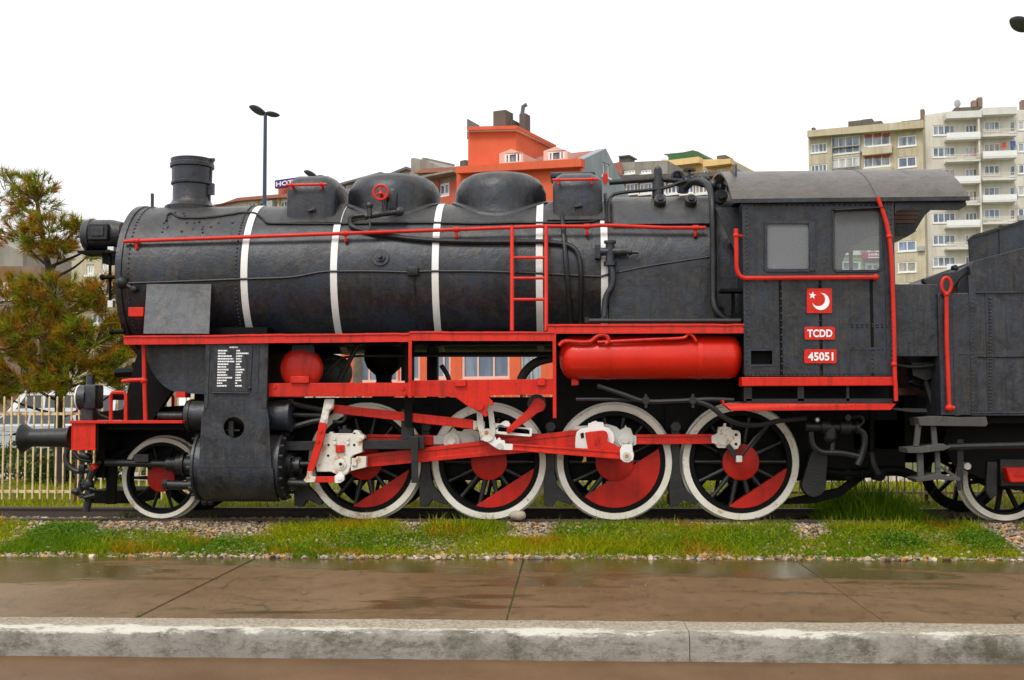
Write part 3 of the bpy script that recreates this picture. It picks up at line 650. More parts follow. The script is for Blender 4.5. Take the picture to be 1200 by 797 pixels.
# --- grey plate leaning on the smokebox
a0, a1 = at(168, 391, -1.36), at(245, 391, -1.36); b0, b1 = at(172, 333, -1.02), at(247.5, 333, -1.02)
k = MB(); t = Vector((0, .012, .004)); k.add([a0, a1, b1, b0, a0+t, a1+t, b1+t, b0+t], [(0, 1, 2, 3), (7, 6, 5, 4), (0, 4, 5, 1), (1, 5, 6, 2), (2, 6, 7, 3), (3, 7, 4, 0)]); k.build('lean_plate', M['grey'], L)
# --- running board
YR = -1.5
def wavy(x0, x1, y0a, y0b, h, par=None):
    # red valance along the edge of the running board, slightly battered
    m = MB(); n = 40; vs_ = []
    for i in range(n+1):
        px = x0+(x1-x0)*i/n; ya = y0a+(y0b-y0a)*i/n; e = noise.noise(Vector((px*.03, 3, y0a)))*.9+noise.noise(Vector((px*.09, 8, 1)))*.5
        top = at(px, ya+e*.6, YR); bot = at(px, ya+h+e*.3, YR)
        vs_ += [(top.x, YR+.12, top.z+.004), (top.x, YR-.012, top.z), (top.x, YR-.014, top.z-.02), (top.x, YR+.004+e*.004, top.z-.025), (bot.x, YR+e*.004, bot.z), (bot.x, YR+.02, bot.z), (top.x, YR+.02, top.z-.03), (top.x, YR+.12, top.z-.03)]
    m.add(vs_, [(i*8+j, i*8+(j+1) % 8, (i+1)*8+(j+1) % 8, (i+1)*8+j) for i in range(n) for j in range(8)]+[tuple(range(8)), tuple(range(n*8+7, n*8-1, -1))])
    return m
for (x0, x1, ya, yb, h) in ((145, 480, 393.5, 390, 10.5), (480.5, 649, 388.5, 388.5, 11), (642, 872, 380, 379.5, 11)):
    rb = wavy(x0, x1, ya, yb, h).build('running_board', M['red'], L, smooth=30)
    a, b = at(x0, ya+2, YR), at(x1, yb+2, YR); MB().box(a.x, b.x, YR+.1, -.7 if x0 > 200 else -.5, b.z-.05, b.z-.02).build('deck_plate', BLK, rb); MB().box(a.x, b.x, .5, 1.5, b.z-.05, b.z-.02).build('deck_plate', BLK, rb)
k = MB(); k.pbox(478.5, 389, 482.5, 466, YR, YR+.03); k.build('strut', M['red'], L); k = MB(); k.pbox(648, 390, 651.5, 490, YR, YR+.03); k.build('strut', M['red'], L)
k = MB(); k.ptube([(688, 376), (760, 376), (868, 376)], -1.42, .03); k.cyl(at(688, 378, -1.42), at(688, 372, -1.42), .035, n=8); k.build('pipe', IR, L)
# --- smokebox saddle / steam pipe casing
k = MB(); curve = [(170, 402)]+[(170+46*(1-math.cos(t)), 402+59*math.sin(t)) for t in [PI/2*i/10 for i in range(11)]]+[(243, 462), (243, 402)]
k.pp(curve, -1.25, -.3); k.build('smokebox_saddle', M['black'], L, smooth=50)
# --- cylinder block with its casing
YC = -1.45
k = MB(); hole = [(274+12.2*math.cos(2*PI*i/24), 501+12.4*math.sin(2*PI*i/24)) for i in range(24)]
k.pp([(241, 402), (314.5, 402), (312.5, 478), (315, 492), (318, 548), (233, 548), (236, 492), (239, 478)], YC, YC+.025, [hole]); cas = k.build('cylinder_casing', M['grey'], L, smooth=30)
cc = at(276, 546, -1.02)
a, b = at(231, 546, YC).x, at(320, 546, YC).x
rr = abs(YC-(-1.02)); arc = [(-1.02-rr*math.cos(t), cc.z-rr*math.sin(t)) for t in [rad(80)*i/10 for i in range(11)]]; arc2 = [(-1.02-(rr-.02)*math.cos(t), cc.z-(rr-.02)*math.sin(t)) for t in [rad(80)*i/10 for i in range(10, -1, -1)]]
MB().yz(arc+arc2, a, b).build('casing_belly', M['grey'], cas, smooth=50)
k = MB(); k.pp([(241.5, 404), (246, 404), (243, 478), (239.5, 478)], YC-.012, YC-.0005); k.build('casing_edge', M['grey'], cas); k = MB(); k.pp([(309.5, 404), (314, 404), (312, 478), (307.5, 478)], YC-.012, YC-.0005); k.build('casing_edge', M['grey'], cas)
k = MB(); k.pp([(251.5, 404), (296, 404), (293, 459), (249.5, 459)], YC-.014, YC-.0008); dpl = k.build('data_plate', M['grey'], cas)
k = MB(); k.pp([(297, 405), (304, 405), (302, 460), (294.5, 460)], YC-.008, YC-.0008); k.build('cover_strip', M['grey'], cas)
k = MB(); k.tube([at(249, 460.5, YC-.02), at(292, 461, YC-.02)], .01, 6); k.ball(at(292.5, 455, YC-.02), .022, 8, 6); k.build('latch', BLK, cas)
# rows of small white lettering (too small to read in the photograph)
k = MB(); rows_l = [12, 10, 18, 20, 22, 14, 12, 15, 11, 13, 20, 13, 7, 13]; rows_r = [5, 16, 8, 7, 8, 6, 7, 12, 9, 8, 7, 9, 3, 9]
def word(x, y, w_):
    while w_ > 0.8:
        l = min(w_, random.choice((1.4, 2.0, 2.6, 3.4))); k.pbox(x, y-.85, x+l-.35, y+.85, YC-.0165, YC-.0142); x += l+.05; w_ -= l
word(269, 407, 10)
for i in range(14):
    y = 411+i*3.17; sh = -i*.11
    word(255.6+sh, y, rows_l[i]*.9); word(277+sh, y, rows_r[i]*.9)
tag(k.build('lettering', M['pure'], dpl, smooth=0), kind='stuff')
k = MB(); c = at(274, 503, YC+.2); k.cyl(c+Vector((0, -.1, 0)), c+Vector((0, .1, 0)), .03, n=8); k.box(c.x-.03, c.x+.03, c.y-.12, c.y-.05, c.z-.09, c.z+.1); k.box(c.x-.1, c.x+.1, c.y-.1, c.y-.07, c.z-.02, c.z+.0); k.build('relief_valve', IR, cas)
k = MB(); x0, x1 = at(223, 546, -1.35).x, at(329, 546, -1.35).x
k.lathe([(x0, .0), (x0, .36), (x0+.02, .415), (x0+.05, .415), (x0+.055, .39), (x1-.055, .39), (x1-.05, .415), (x1-.02, .415), (x1, .36), (x1, 0)], (0, -1.02, cc.z), (1, 0, 0), 40)
for xx in (x0+.005, x1-.005):
    for i in range(18):
        t = 2*PI*i/18; p = Vector((xx, -1.02+.385*math.cos(t), cc.z+.385*math.sin(t))); k.cyl(p-Vector((.035, 0, 0)), p+Vector((.035, 0, 0)), .02, n=6)
k.lathe([(x1, .16), (x1+.06, .16), (x1+.08, .11), (x1+.16, .11)], (0, -1.02, cc.z), (1, 0, 0), 20); k.build('cylinder', BLK, L, smooth=40)
vc = at(276, 487, -1.12); x0, x1 = at(213, 487, -1.3).x, at(340, 487, -1.3).x
k = MB(); k.lathe([(x0, .0), (x0, .10), (x0+.02, .185), (x0+.06, .20), (x0+.08, .20), (x0+.085, .185), (x0+.22, .18), (x1-.20, .18), (x1-.06, .185), (x1-.055, .20), (x1-.02, .20), (x1, .17), (x1, 0)], (0, -1.14, vc.z), (1, 0, 0), 32); k.build('valve_chest', BLK, L, smooth=40)
k = MB(); k.cyl(at(186, 488, -1.14), at(215, 488, -1.14), .055, n=14); k.build('valve_tail_rod', IR, L)
# tail rod in front
k = MB(); k.cyl(at(124, 542, -1.05), at(200, 544, -1.05), .045, n=14); k.cyl(at(196, 544, -1.05), at(214, 544, -1.05), .085, n=16); k.cyl(at(208, 544, -1.05), at(226, 545, -1.05), .12, n=18); k.cyl(at(215, 544, -1.05), at(218, 544, -1.05), .15, n=18)
k.box(at(158, 541, -1.1).x, at(175, 541, -1.1).x, -1.14, -1.0, at(160, 541, -1.1).z, at(160, 532.5, -1.1).z); k.build('piston_tail_rod', IR, L, smooth=40)
k = MB(); k.cyl(at(193, 568, -1.2), at(228, 569, -1.2), .055, n=14); k.cyl(at(192, 568, -1.2), at(197, 568, -1.2), .068, n=6); k.cyl(at(222, 569, -1.2), at(232, 569, -1.2), .075, n=14); k.build('drain_pipe', IR, L)
k = MB(); k.cyl(at(338, 566, -1.2), at(362, 567, -1.2), .045, n=12); k.rbox(*[v for ax_ in zip(at(337, 575, -1.2), at(349, 559, -1.1)) for v in sorted(ax_)], .02, 2); k.build('drain_pipe', IR, L)
for x in (247, 240):
    k = MB(); k.cyl(at(x, 588, -1.1), at(x, 578, -1.1), .03, n=8); k.ball(at(x, 588, -1.1), .045, 8, 6); k.build('drain_cock', IR, L)
# --- wheels
YW = -.80
def wheel(px, R, name, spokes, hub_r, crank=None, cw=None, chord=None, hubmat=None):
    X = at(px, 541 if R > .6 else 560, YW).x
    out = []
    for side in (-1, 1):
        near = side < 0
        y0 = YW if near else -YW                        # outer face
        s = 1 if near else -1                           # towards the centre line
        c = (X, y0, R); P = lambda d, r: (d, r)
        o = Vector((X, y0, R)); ax = (0, s, 0)
        w_ = MB().lathe([(.012, R*.875), (.012, R*.80), (.04, R*.775), (.12, R*.775), (.12, R*.875)], o, ax, 56, closed=True).build(name, DK, L, smooth=40)
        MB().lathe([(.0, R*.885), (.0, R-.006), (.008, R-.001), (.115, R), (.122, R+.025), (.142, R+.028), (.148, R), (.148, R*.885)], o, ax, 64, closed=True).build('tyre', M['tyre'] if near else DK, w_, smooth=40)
        # hub and spokes
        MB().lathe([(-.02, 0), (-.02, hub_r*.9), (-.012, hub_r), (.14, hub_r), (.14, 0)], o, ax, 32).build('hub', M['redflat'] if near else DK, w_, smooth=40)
        sm_ = None
        for i in range(spokes):
            t = 2*PI*(i+.5)/spokes
            if sm_ is None:
                b = MB(); r0, r1 = hub_r*.9, R*.79
                for (rA, rB, hw0, hw1, d0, d1) in ((r0, r1, .036*R/.7, .023*R/.7, .03, .10),):
                    vs_ = []
                    for r_, hw in ((rA, hw0), (rA+(rB-rA)*.85, hw1), (rB, hw1*1.5)):
                        for k_ in range(8):
                            a_ = 2*PI*k_/8; vs_.append((hw*math.cos(a_), s*(.065+.035*math.sin(a_)), r_))
                    b.add(vs_, [(j*8+k_, j*8+(k_+1) % 8, (j+1)*8+(k_+1) % 8, (j+1)*8+k_) for j in range(2) for k_ in range(8)])
                sm_ = b.mesh('spoke', 60)
            put('spoke', sm_, IR, o, w_, rot=(0, t, 0))
        if cw and near:
            # balance weight: the part of the rim disc beyond a chord
            (ax_, ay_), (bx_, by_) = cw
            A = Vector(xz(ax_, ay_, YW))-Vector((X, R)); B = Vector(xz(bx_, by_, YW))-Vector((X, R)); rr = R*.795
            n_ = (B-A).normalized(); n_ = Vector((n_.y, -n_.x)); d_ = A.dot(n_)
            if d_ < 0: n_ = -n_; d_ = -d_
            if d_ > rr: continue
            h = math.acos(d_/rr); base = math.atan2(n_.y, n_.x)
            poly = [(X+rr*math.cos(base+h*(2*i/20-1)), R+rr*math.sin(base+h*(2*i/20-1))) for i in range(21)]
            MB().prism(poly, YW+.006, YW+.10).build('balance_weight', M['redflat'], w_, bevel=.006)
            gw = [(p[0], p[1]) for p in poly]
        if cw and not near:
            (ax_, ay_), (bx_, by_) = cw
            rr = R*.79; poly = [(X+rr*math.cos(t), R+rr*math.sin(t)) for t in [rad(-45)+rad(55)*(2*i/14-1) for i in range(15)]]
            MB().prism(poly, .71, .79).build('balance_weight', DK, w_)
        if crank and near:
            # crank boss running from the axle to the pin
            MB().bar((px, 541), crank, 40, 26, YW+.0, YW+.10).build('crank_boss', DK, w_, bevel=.01)
        out.append(w_)
    MB().cyl((X, -.7, R), (X, .7, R), .085, n=16).build('axle', DK, L)
    return X
wheel(427, .70, 'driving_wheel', 14, .22, (407, 514), ((415, 592), (475, 553)))
wheel(573, .70, 'driving_wheel', 14, .22, (553, 514), ((558.7, 592), (621, 552)))
wheel(720, .70, 'driving_wheel', 14, .23, (700, 514), ((687, 581), (770, 527)))
wheel(868, .70, 'driving_wheel', 14, .22, (849, 514), ((857, 592), (920, 550)))
wheel(189, .50, 'leading_wheel', 10, .17)
# --- frames and bits between the wheels
fm = MB(); 
for y in (-.60, .57):
    fm.prism([(at(96, 500, y).x, 1.30), (at(96, 500, y).x, 1.0), (at(135, 500, y).x, .98), (at(150, 500, y).x, 1.08), (at(235, 500, y).x, 1.08), (at(262, 500, y).x, .50), (at(330, 500, y).x, .46), (at(1000, 500, y).x, .46), (at(1060, 500, y).x, .62), (at(1060, 500, y).x, 1.49), (at(330, 500, y).x, 1.49)], y, y+.03)
fm.build('frame', DK, L)
k = MB(); x0, x1 = at(650, 450, -.6).x, at(1050, 450, -.6).x; k.box(x0, x1, -.62, .62, 1.2, 2.2); k.build('ash_pan', DK, L)
k = MB(); k.box(at(140, 500, -.6).x, at(330, 500, -.6).x, -.55, .55, 1.1, 1.35); k.box(at(240, 470, -.6).x, at(322, 470, -.6).x, -1.0, 1.0, 1.0, 2.35); k.build('cylinder_saddle', DK, L)
k = MB()
for px in (500, 640, 790, 395): k.box(at(px, 500, -.6).x-.05, at(px, 500, -.6).x+.05, -.6, .6, .7, 1.4)
k.build('frame_stretcher', DK, L)
# brake hangers and shoes
def hanger(x, y0=500, y1=590):
    k = MB(); k.pp([(x-5, y0), (x+4, y0), (x+5, 555), (x+9, 570), (x+26, 588), (x+24, 592), (x+8, 586), (x+2, 594), (x-7, 593), (x-8, 570), (x-5, 550)], -.80, -.68); k.disc((x, y0), 6, -.84, -.66, 14); return k.build('brake_hanger', IR, L, bevel=.006)
hanger(499); hanger(645); hanger(792); hanger(352, 560)
k = MB(); k.bar((960, 536), (954, 569), 20, 27, -.82, -.66); k.build('brake_shoe', IR, L, bevel=.012)
k = MB(); k.pp([(925, 585), (985, 572), (1010, 552), (1020, 556), (985, 582), (955, 590), (920, 591)], -.5, -.4); k.build('brake_beam', DK, L)
k = MB(); k.disc((994, 556), 6, -.7, -.4, 12); k.ptube([(965, 553), (994, 556), (1050, 552), (1075, 560)], -.65, .06); k.ptube([(1021, 552), (1022, 480)], -.9, .035, smooth=False); k.disc((1031, 557), 7, -.72, -.5, 12); k.build('draw_gear', DK, L)
for a in (500, 648, 794):
    k = MB(); k.pbox(a-14, 475, a+14, 505, -.66, -.56); k.disc((a+1, 497), 8, -.74, -.6, 16); k.build('spring_hanger', DK, L)
# --- rods
def fluted(a, b, wa, wb, Y, t, name, mat=M['red'], par=L, ends=None):
    m = MB(); m.bar(a, b, wa*.98, wb*.98, Y+.012, Y+t-.012, False)
    A, B = Vector(a), Vector(b); d = (B-A).normalized(); n = Vector((-d.y, d.x))
    for sgn in (-1, 1):
        pa, pb = A+n*sgn*wa*.36, B+n*sgn*wb*.36; m.bar(tuple(pa), tuple(pb), wa*.28, wb*.28, Y, Y+t, False)
    return m.build(name, mat, par, bevel=.004)
RW = M['rod_white']
# coupling rods
Yc = -.93
cr = fluted((430, 515), (512, 516), 12, 12, Yc, .06, 'coupling_rod')
def boss(pts, Y, t, mat, par, name='rod_end'):
    return MB().pp(pts, Y, Y+t).build(name, mat, par, bevel=.006)
def ngon(c, r, n=20, a0=0): return [(c[0]+r*math.cos(a0+2*PI*i/n), c[1]+r*math.sin(a0+2*PI*i/n)) for i in range(n)]
e = boss([(508, 511), (521, 510), (528, 505), (531, 501), (535, 505), (541, 506), (544, 503), (552, 503), (561, 506), (563, 523), (540, 525), (528, 525), (520, 521), (508, 521)], Yc-.012, .085, RW, cr)
k = MB(); k.disc((529, 516.5), 9.5, Yc-.045, Yc+.05, 24); k.disc((529, 516.5), 5, Yc-.075, Yc+.05, 6); k.build('knuckle_pin', M['cross'], cr); k = MB(); k.disc((549, 516.5), 8, Yc-.04, Yc+.05, 24); k.build('crank_pin', RW, cr)
cr2 = fluted((565, 516), (680, 513), 12, 12, Yc, .06, 'coupling_rod')
boss([(672, 500), (712, 497), (722, 500), (727, 504), (732, 501), (733, 498), (735, 501), (739, 502), (742, 510), (746, 511), (746, 521), (741, 523), (735, 527), (725, 524), (720, 529), (672, 529)], Yc-.012, .085, RW, cr2)
k = MB(); k.disc((733, 516), 8.5, Yc-.045, Yc+.05, 24); k.disc((733, 516), 4.5, Yc-.07, Yc+.05, 6); k.build('knuckle_pin', RW, cr2)
cr3 = fluted((744, 515), (836, 514.5), 11.5, 11.5, Yc, .06, 'coupling_rod')
WH = M['white']
boss([(834, 511), (841, 508), (842, 501), (848, 500), (849, 496), (851, 496), (851, 500), (856, 501), (858, 504), (866, 505), (868, 509), (868, 520), (865, 526), (858, 527), (854, 525), (841, 525), (838, 520), (834, 519)], Yc-.016, .09, M['cross'], cr3)
k = MB(); k.disc((849, 514), 7.5, Yc-.035, Yc, 24); k.build('pin_cap', M['cross'], cr3); k = MB(); k.pbox(861, 508, 864, 511, Yc-.0195, Yc-.015); k.pbox(861, 519, 864, 522, Yc-.0195, Yc-.015); k.build('cotter', M['void'], cr3)
k = MB(); k.bar((853, 522), (865, 537), 6, 6, Yc-.05, Yc-.02, False); sc1 = k.build('speed_drive_crank', IR, L); k = MB(); k.ptube([(867, 537), (884, 514), (905, 494)], Yc-.04, .02, smooth=False); k.build('speed_drive_shaft', IR, L); k = MB(); k.pbox(863, 534, 870, 542, Yc-.08, Yc-.02); k.build('speed_drive_box', WH, L, bevel=.01)
# main rod
Ym = -1.04
mr = fluted((420, 541), (680, 514), 15, 21, Ym, .07, 'main_rod')
boss([(674, 522), (674.5, 512), (676, 506), (681, 502.5), (689, 501), (689.5, 496), (692, 496), (694, 494.5), (699, 493), (700, 494.5), (707, 495), (708, 500), (714, 502), (719, 508), (720.5, 516), (718, 522), (712, 527), (689, 527), (674, 527)], Ym-.012, .095, WH, mr, 'big_end')
k = MB(); k.pp([(680, 508), (684, 507), (684.5, 513), (681, 514)], Ym-.016, Ym-.0125); k.build('cotter', M['void'], mr)
k = MB(); k.pp([(683, 530), (687, 530), (687, 541), (682, 542), (684, 537)], Ym, Ym+.03); k.build('oil_drip', M['brass'], mr)
# return crank
Yk = -1.13
rc = MB().pp([(685.5, 507), (690, 506), (707, 504.5), (711, 506), (712.5, 510), (712, 517), (729, 525.5), (738, 532), (732, 538), (722, 534), (700, 528), (689, 527)], Yk, Yk+.075).build('return_crank', M['red'], L, bevel=.008)
k = MB(); k.pp([(696, 521), (700, 512), (704, 513), (700, 522)], Yk-.008, Yk); k.build('foundry_mark', M['redflat'], rc)
# eccentric rod
Ye = -1.20
er = fluted((600, 524), (728, 533.5), 8, 10, Ye, .05, 'eccentric_rod')
boss([(729.5, 521), (741, 521), (741.5, 528), (743, 533), (742, 539), (737, 542), (731, 541.5), (727, 538), (726.5, 528)], Ye-.012, .08, WH, er); k = MB(); k.disc((734.5, 534.5), 5, Ye-.024, Ye, 16); k.build('pin_washer', RW, er); k = MB(); k.disc((734.5, 534.5), 2.3, Ye-.032, Ye, 12); k.build('pin', M['brass'], er)
boss([(601, 520.5), (601, 527.5), (585, 527), (580, 524), (582, 516), (584, 513), (586, 513), (587, 516), (591, 516), (592, 520)], Ye-.012, .07, WH, er); k = MB(); k.disc((586, 523), 4, Ye-.024, Ye, 14); k.build('pin_washer', RW, er)
# expansion link with its bracket
lk = MB()
def arcbar(p0, p1, bow, w_, n=8):
    A, B = Vector(p0), Vector(p1); d = (B-A); nn = Vector((-d.y, d.x)).normalized(); L_ = []; R__ = []
    for i in range(n+1):
        u = i/n; c = A.lerp(B, u)+nn*bow*4*u*(1-u); L_.append(tuple(c+nn*w_/2)); R__.append(tuple(c-nn*w_/2))
    return L_+R__[::-1]
lk.pp(arcbar((562, 476), (567, 516), 1.5, 7), Ye-.005, Ye+.05); lk.pp(arcbar((572, 472), (577, 510), -1.5, 6.5), Ye-.005, Ye+.05); lk.pp(ngon((571, 510), 8), Ye-.012, Ye+.055)
lnk = lk.build('expansion_link', M['cross'], L, bevel=.005); k = MB(); k.disc((570, 507), 2.5, Ye-.02, Ye, 12); k.build('link_pin', M['brass'], lnk)
k = MB(); k.pp([(566, 515), (578, 507), (582, 516), (592, 518), (591, 524), (587, 528), (582, 526)], Ye+.01, Ye+.06); k.build('link_foot', WH, lnk, bevel=.006)
# radius rod
Yr = -1.16
rr_ = MB(); rr_.bar((391, 479), (555, 497.5), 10, 11, Yr, Yr+.045, False); rro = rr_.build('radius_rod', M['red'], L, bevel=.004)
boss([(554.5, 493), (568, 494), (568, 505), (554.5, 503.5)], Yr-.003, .05, M['cross'], rro)
k = MB(); k.pp([(576, 495.5), (586, 496.5), (589, 494.5), (592, 493), (596, 493.5), (598, 497), (597.5, 499.5), (622, 501.5), (624, 503), (623, 511.5), (620, 512), (576, 508)], Yr-.004, Yr+.05, [[(583.5, 500), (621, 503.5), (620.5, 509), (583.5, 505.5)]]); k.build('slotted_end', WH, rro, bevel=.004)
# lifting arm
Yl = -1.22
k = MB(); k.pp([(625, 468), (631, 466), (637, 469), (639.5, 475), (637, 481), (630, 484), (623, 490), (600, 505.5), (596, 508.5), (593, 506), (594, 502), (617, 481), (622, 474)], Yl, Yl+.05); la_ = k.build('lifting_arm', M['red'], L, bevel=.008); k = MB(); k.disc((631, 474.5), 5.2, Yl-.012, Yl, 20); k.build('arm_boss', M['red'], la_); k = MB(); k.disc((597, 505), 2.8, Yl-.02, Yl, 12); k.build('arm_pin', M['redflat'], la_)
k = MB(); k.disc((629, 473), 11, Yl+.05, Yl+.35, 20); k.cyl(at(629, 473, -.9), at(629, 473, -.9)+Vector((0, 1.8, 0)), .05, n=12); k.build('weigh_shaft', IR, L)
# motion bracket beam
YB = -1.36
k = MB(); k.pbox(314.5, 448.5, 479, 465, YB, YB+.03); k.pp([(480, 446), (650.5, 444), (650.5, 462), (576, 463), (573, 466), (577, 470), (579, 473), (576, 476), (573, 472), (571, 480), (569.5, 486), (566, 487), (563, 484), (545, 474), (533, 465), (480, 465)], YB, YB+.03); mb_ = k.build('motion_beam', M['red'], L, bevel=.004)
for (x, y, r_) in ((561, 475, 6), (393, 463, 2.5), (322, 453, 2), (472, 455, 2.2), (474, 461, 2.2), (569, 486, 2.4)):
    k = MB(); k.disc((x, y), r_, YB-.03 if r_ > 5 else YB-.02, YB, 16); k.build('bolt', M['red'], mb_)
for a in ((533, 445, 546, 453), (629, 443, 639, 452), (340, 441, 362, 449)):
    k = MB(); k.pbox(*a, YB-.035, YB+.04); k.build('lug', M['red'], mb_, bevel=.006)
k = MB(); k.pbox(474, 402, 483, 600-100, -1.2, -1.0); k.pbox(470, 402, 476, 446, -.9, -.7); k.pbox(500, 400, 512, 505, -.5, -.3); k.build('motion_bracket', DK, L)
k = MB(); k.pbox(330, 398, 648, 404, -1.2, -.6); k.pbox(478, 412, 648, 417, -.8, -.5); k.build('angle_iron', DK, L)
k = MB(); k.ptube([(610, 446), (617, 434), (630, 424), (650, 419)], -.8, .055); k.build('pipe', M['rubber'], L)
k = MB(); k.ptube([(380, 440), (395, 425), (410, 418), (478, 417), (560, 417), (648, 417)], -.95, .015); k.ptube([(398, 446), (412, 418), (420, 404)], -.95, .03); k.ptube([(372, 425), (392, 420), (400, 432), (396, 446)], -.9, .018); k.ptube([(517, 428), (526, 445), (524, 470)], -.5, .03); k.build('pipes', IR, L)
# ash hopper under the barrel
p = at(450, 430, 0); k = MB(); k.lathe([(2.12, .26), (1.98, .26), (1.88, .22), (1.78, .11), (1.70, .10), (1.66, .14), (1.45, .14)], (p.x, 0, 0), (0, 0, 1), 20); k.build('mud_drum', DK, L)
# transverse air reservoir with red end
c = at(351.5, 432, -1.22); k = MB(); k.lathe([(.03, 0), (.03, .2), (.06, .245), (.12, .252), (2.0, .252), (2.0, 0)], (c.x, c.y, c.z), (0, 1, 0), 36); ar = k.build('air_reservoir', DK, L, smooth=40)
k = MB(); k.lathe([(.008, 0), (.012, .10), (.022, .17), (.036, .215), (.056, .246), (.075, .257), (.14, .257), (.14, 0)], (c.x, c.y-.02, c.z), (0, 1, 0), 40); k.build('reservoir_cap', M['red'], ar, smooth=60)
k = MB(); k.pp([(346, 400), (362, 400), (363, 392), (368, 408), (368, 416), (342, 416), (342, 406)], -1.2, -1.15); k.build('reservoir_strap', IR, L)
# --- red main air tank under the running board
a, b = at(655, 419, -1.18), at(870, 419, -1.18); rt = .262; YT = -1.20
k = MB(); k.lathe([(a.x, 0), (a.x+.02, .12), (a.x+.055, .20), (a.x+.10, .245), (a.x+.16, rt), (b.x-.16, rt), (b.x-.10, .245), (b.x-.055, .2), (b.x-.02, .12), (b.x, 0)], (0, YT, a.z), (1, 0, 0), 48); tk_ = k.build('air_tank', M['tank'], L, smooth=50)
for px in (712, 818):
    x = at(px, 419, YT).x; MB().lathe([(x-.03, rt-.005), (x-.03, rt+.006), (x+.03, rt+.006), (x+.03, rt-.005)], (0, YT, a.z), (1, 0, 0), 48, closed=True).build('tank_strap', M['tank'], tk_)
k = MB(); k.ptube([(655, 405), (662, 400), (680, 401), (692, 400), (700, 394), (707, 392.5), (712, 395), (713, 400), (710, 403)], -1.47, .025); k.build('tank_pipe', M['red'], tk_)
k = MB(); k.ptube([(700, 401), (760, 398), (800, 396), (806, 391), (812, 394), (816, 400)], -1.47, .018); k.build('tank_pipe', M['red'], tk_)
k = MB(); k.cyl(at(673, 452, YT), at(673, 440, YT), .035, n=10); k.pbox(670, 446, 678, 451, YT-.05, YT+.05); k.build('tank_drain', M['red'], tk_)
# pipes under the tank
k = MB(); k.ptube([(700, 452), (730, 462), (755, 470), (790, 470), (830, 468), (860, 469)], -1.25, .028); k.ptube([(675, 468), (720, 468), (755, 470)], -1.2, .02); k.build('pipes', M['rubber'], L)
k = MB(); k.ptube([(815, 470), (832, 476), (850, 490), (868, 497), (890, 498), (915, 493), (945, 490)], -1.25, .03); k.build('pipe', M['rubber'], L)
k = MB()
for x in (757, 812): k.disc((x, 469), 4.5, -1.3, -1.2, 10); k.pbox(x-1.5, 462, x+1.5, 478, -1.29, -1.26)
k.build('pipe_clamp', IR, L)
# --- crosshead, slide bar, levers
Yx = -1.20
k = MB(); k.pp([(378, 509), (385, 508), (386, 506), (389, 506), (390, 508), (413, 508), (415, 504), (420, 505), (422, 508), (427, 511), (427, 514), (424.5, 516), (424.5, 530), (415, 533), (411, 536), (411, 545), (409, 552), (406, 556), (398, 560), (394, 556), (388, 553), (371, 553), (370, 543), (373, 535), (375, 527)], Yx, Yx+.16); xh = k.build('crosshead', M['cross'], L, bevel=.008)
k = MB(); k.pp([(397, 508), (397, 504), (401, 503), (402, 498.5), (405, 498.5), (406, 503), (411, 504), (411, 508)], Yx+.02, Yx+.14); k.build('oil_box', IR, xh)
k = MB(); k.disc((399, 544), 6.5, Yx-.02, Yx, 24); k.disc((399, 544), 4.2, Yx-.032, Yx, 8); k.build('gudgeon_pin', M['cross'], xh); k = MB(); k.disc((399, 544), 1.9, Yx-.036, Yx-.03, 12); k.disc((385, 521.5), 1.5, Yx-.004, Yx+.01, 10); k.disc((415, 521.5), 1.5, Yx-.004, Yx+.01, 10); k.disc((384.5, 534), 1.5, Yx-.004, Yx+.01, 10); k.build('bolt_hole', M['void'], xh)  # bolt holes are black discs, their inner shade put into the colour
k = MB(); k.pbox(393, 521.5, 403.5, 530.5, Yx-.03, Yx); k.build('lubricator', M['red'], xh, bevel=.006)
for x, y in ((391.5, 514), (407, 514), (422, 515), (407, 519), (392, 519)):
    k = MB(); k.disc((x, y), 2.2, Yx-.022, Yx, 6); k.build('bolt', M['cross'], xh)
k = MB(); k.pp([(412, 537), (418, 537), (418, 546), (412, 546)], Yx-.03, Yx); k.pp([(418, 535), (429, 535), (429, 547.5), (411, 552), (411, 545)], Yx-.005, Yx+.08); k.build('small_end', M['cross'], xh, bevel=.005)
k = MB(); k.pbox(332, 517, 378, 528, Yx+.08, Yx+.18); k.build('slide_bar', IR, L, bevel=.005); k = MB(); k.pbox(423, 515.5, 497, 526.5, Yx+.04, Yx+.14); k.pbox(478, 511, 497, 516, Yx+.04, Yx+.14); k.build('slide_bar', IR, L, bevel=.005)
k = MB(); k.pp([(481, 512), (490, 512), (489.5, 540), (490, 566), (482, 566), (482, 540)], Yx-.01, Yx+.03); k.pbox(470, 480, 484, 515, Yx+.1, Yx+.2); k.build('slide_bar_bracket', IR, L, bevel=.004)
k = MB(); k.cyl(at(326, 544, -1.05), at(375, 544, -1.05), .038, n=14); k.cyl(at(328, 544, -1.05), at(342, 544, -1.05), .10, n=16); k.cyl(at(338, 544, -1.05), at(341, 544, -1.05), .14, n=16)
for i in range(8):
    t = 2*PI*i/8; p = at(341, 544, -1.05)+Vector((0, .115*math.cos(t), .115*math.sin(t))); k.cyl(p, p+Vector((.05, 0, 0)), .016, n=6)
k.build('piston_rod', IR, L)
k = MB(); k.ptube([(339, 486), (378, 487)], -1.15, .03, smooth=False); k.ptube([(340, 473), (362, 477), (380, 481)], -1.16, .035); k.ptube([(341, 501), (352, 498), (366, 494), (380, 492)], -1.16, .035); k.ptube([(395, 478), (404, 484), (402, 494), (390, 494)], -1.14, .02); k.ptube([(404, 486), (424, 486)], -1.1, .02, smooth=False); k.build('valve_spindle_guide', IR, L)
Yv = -1.28
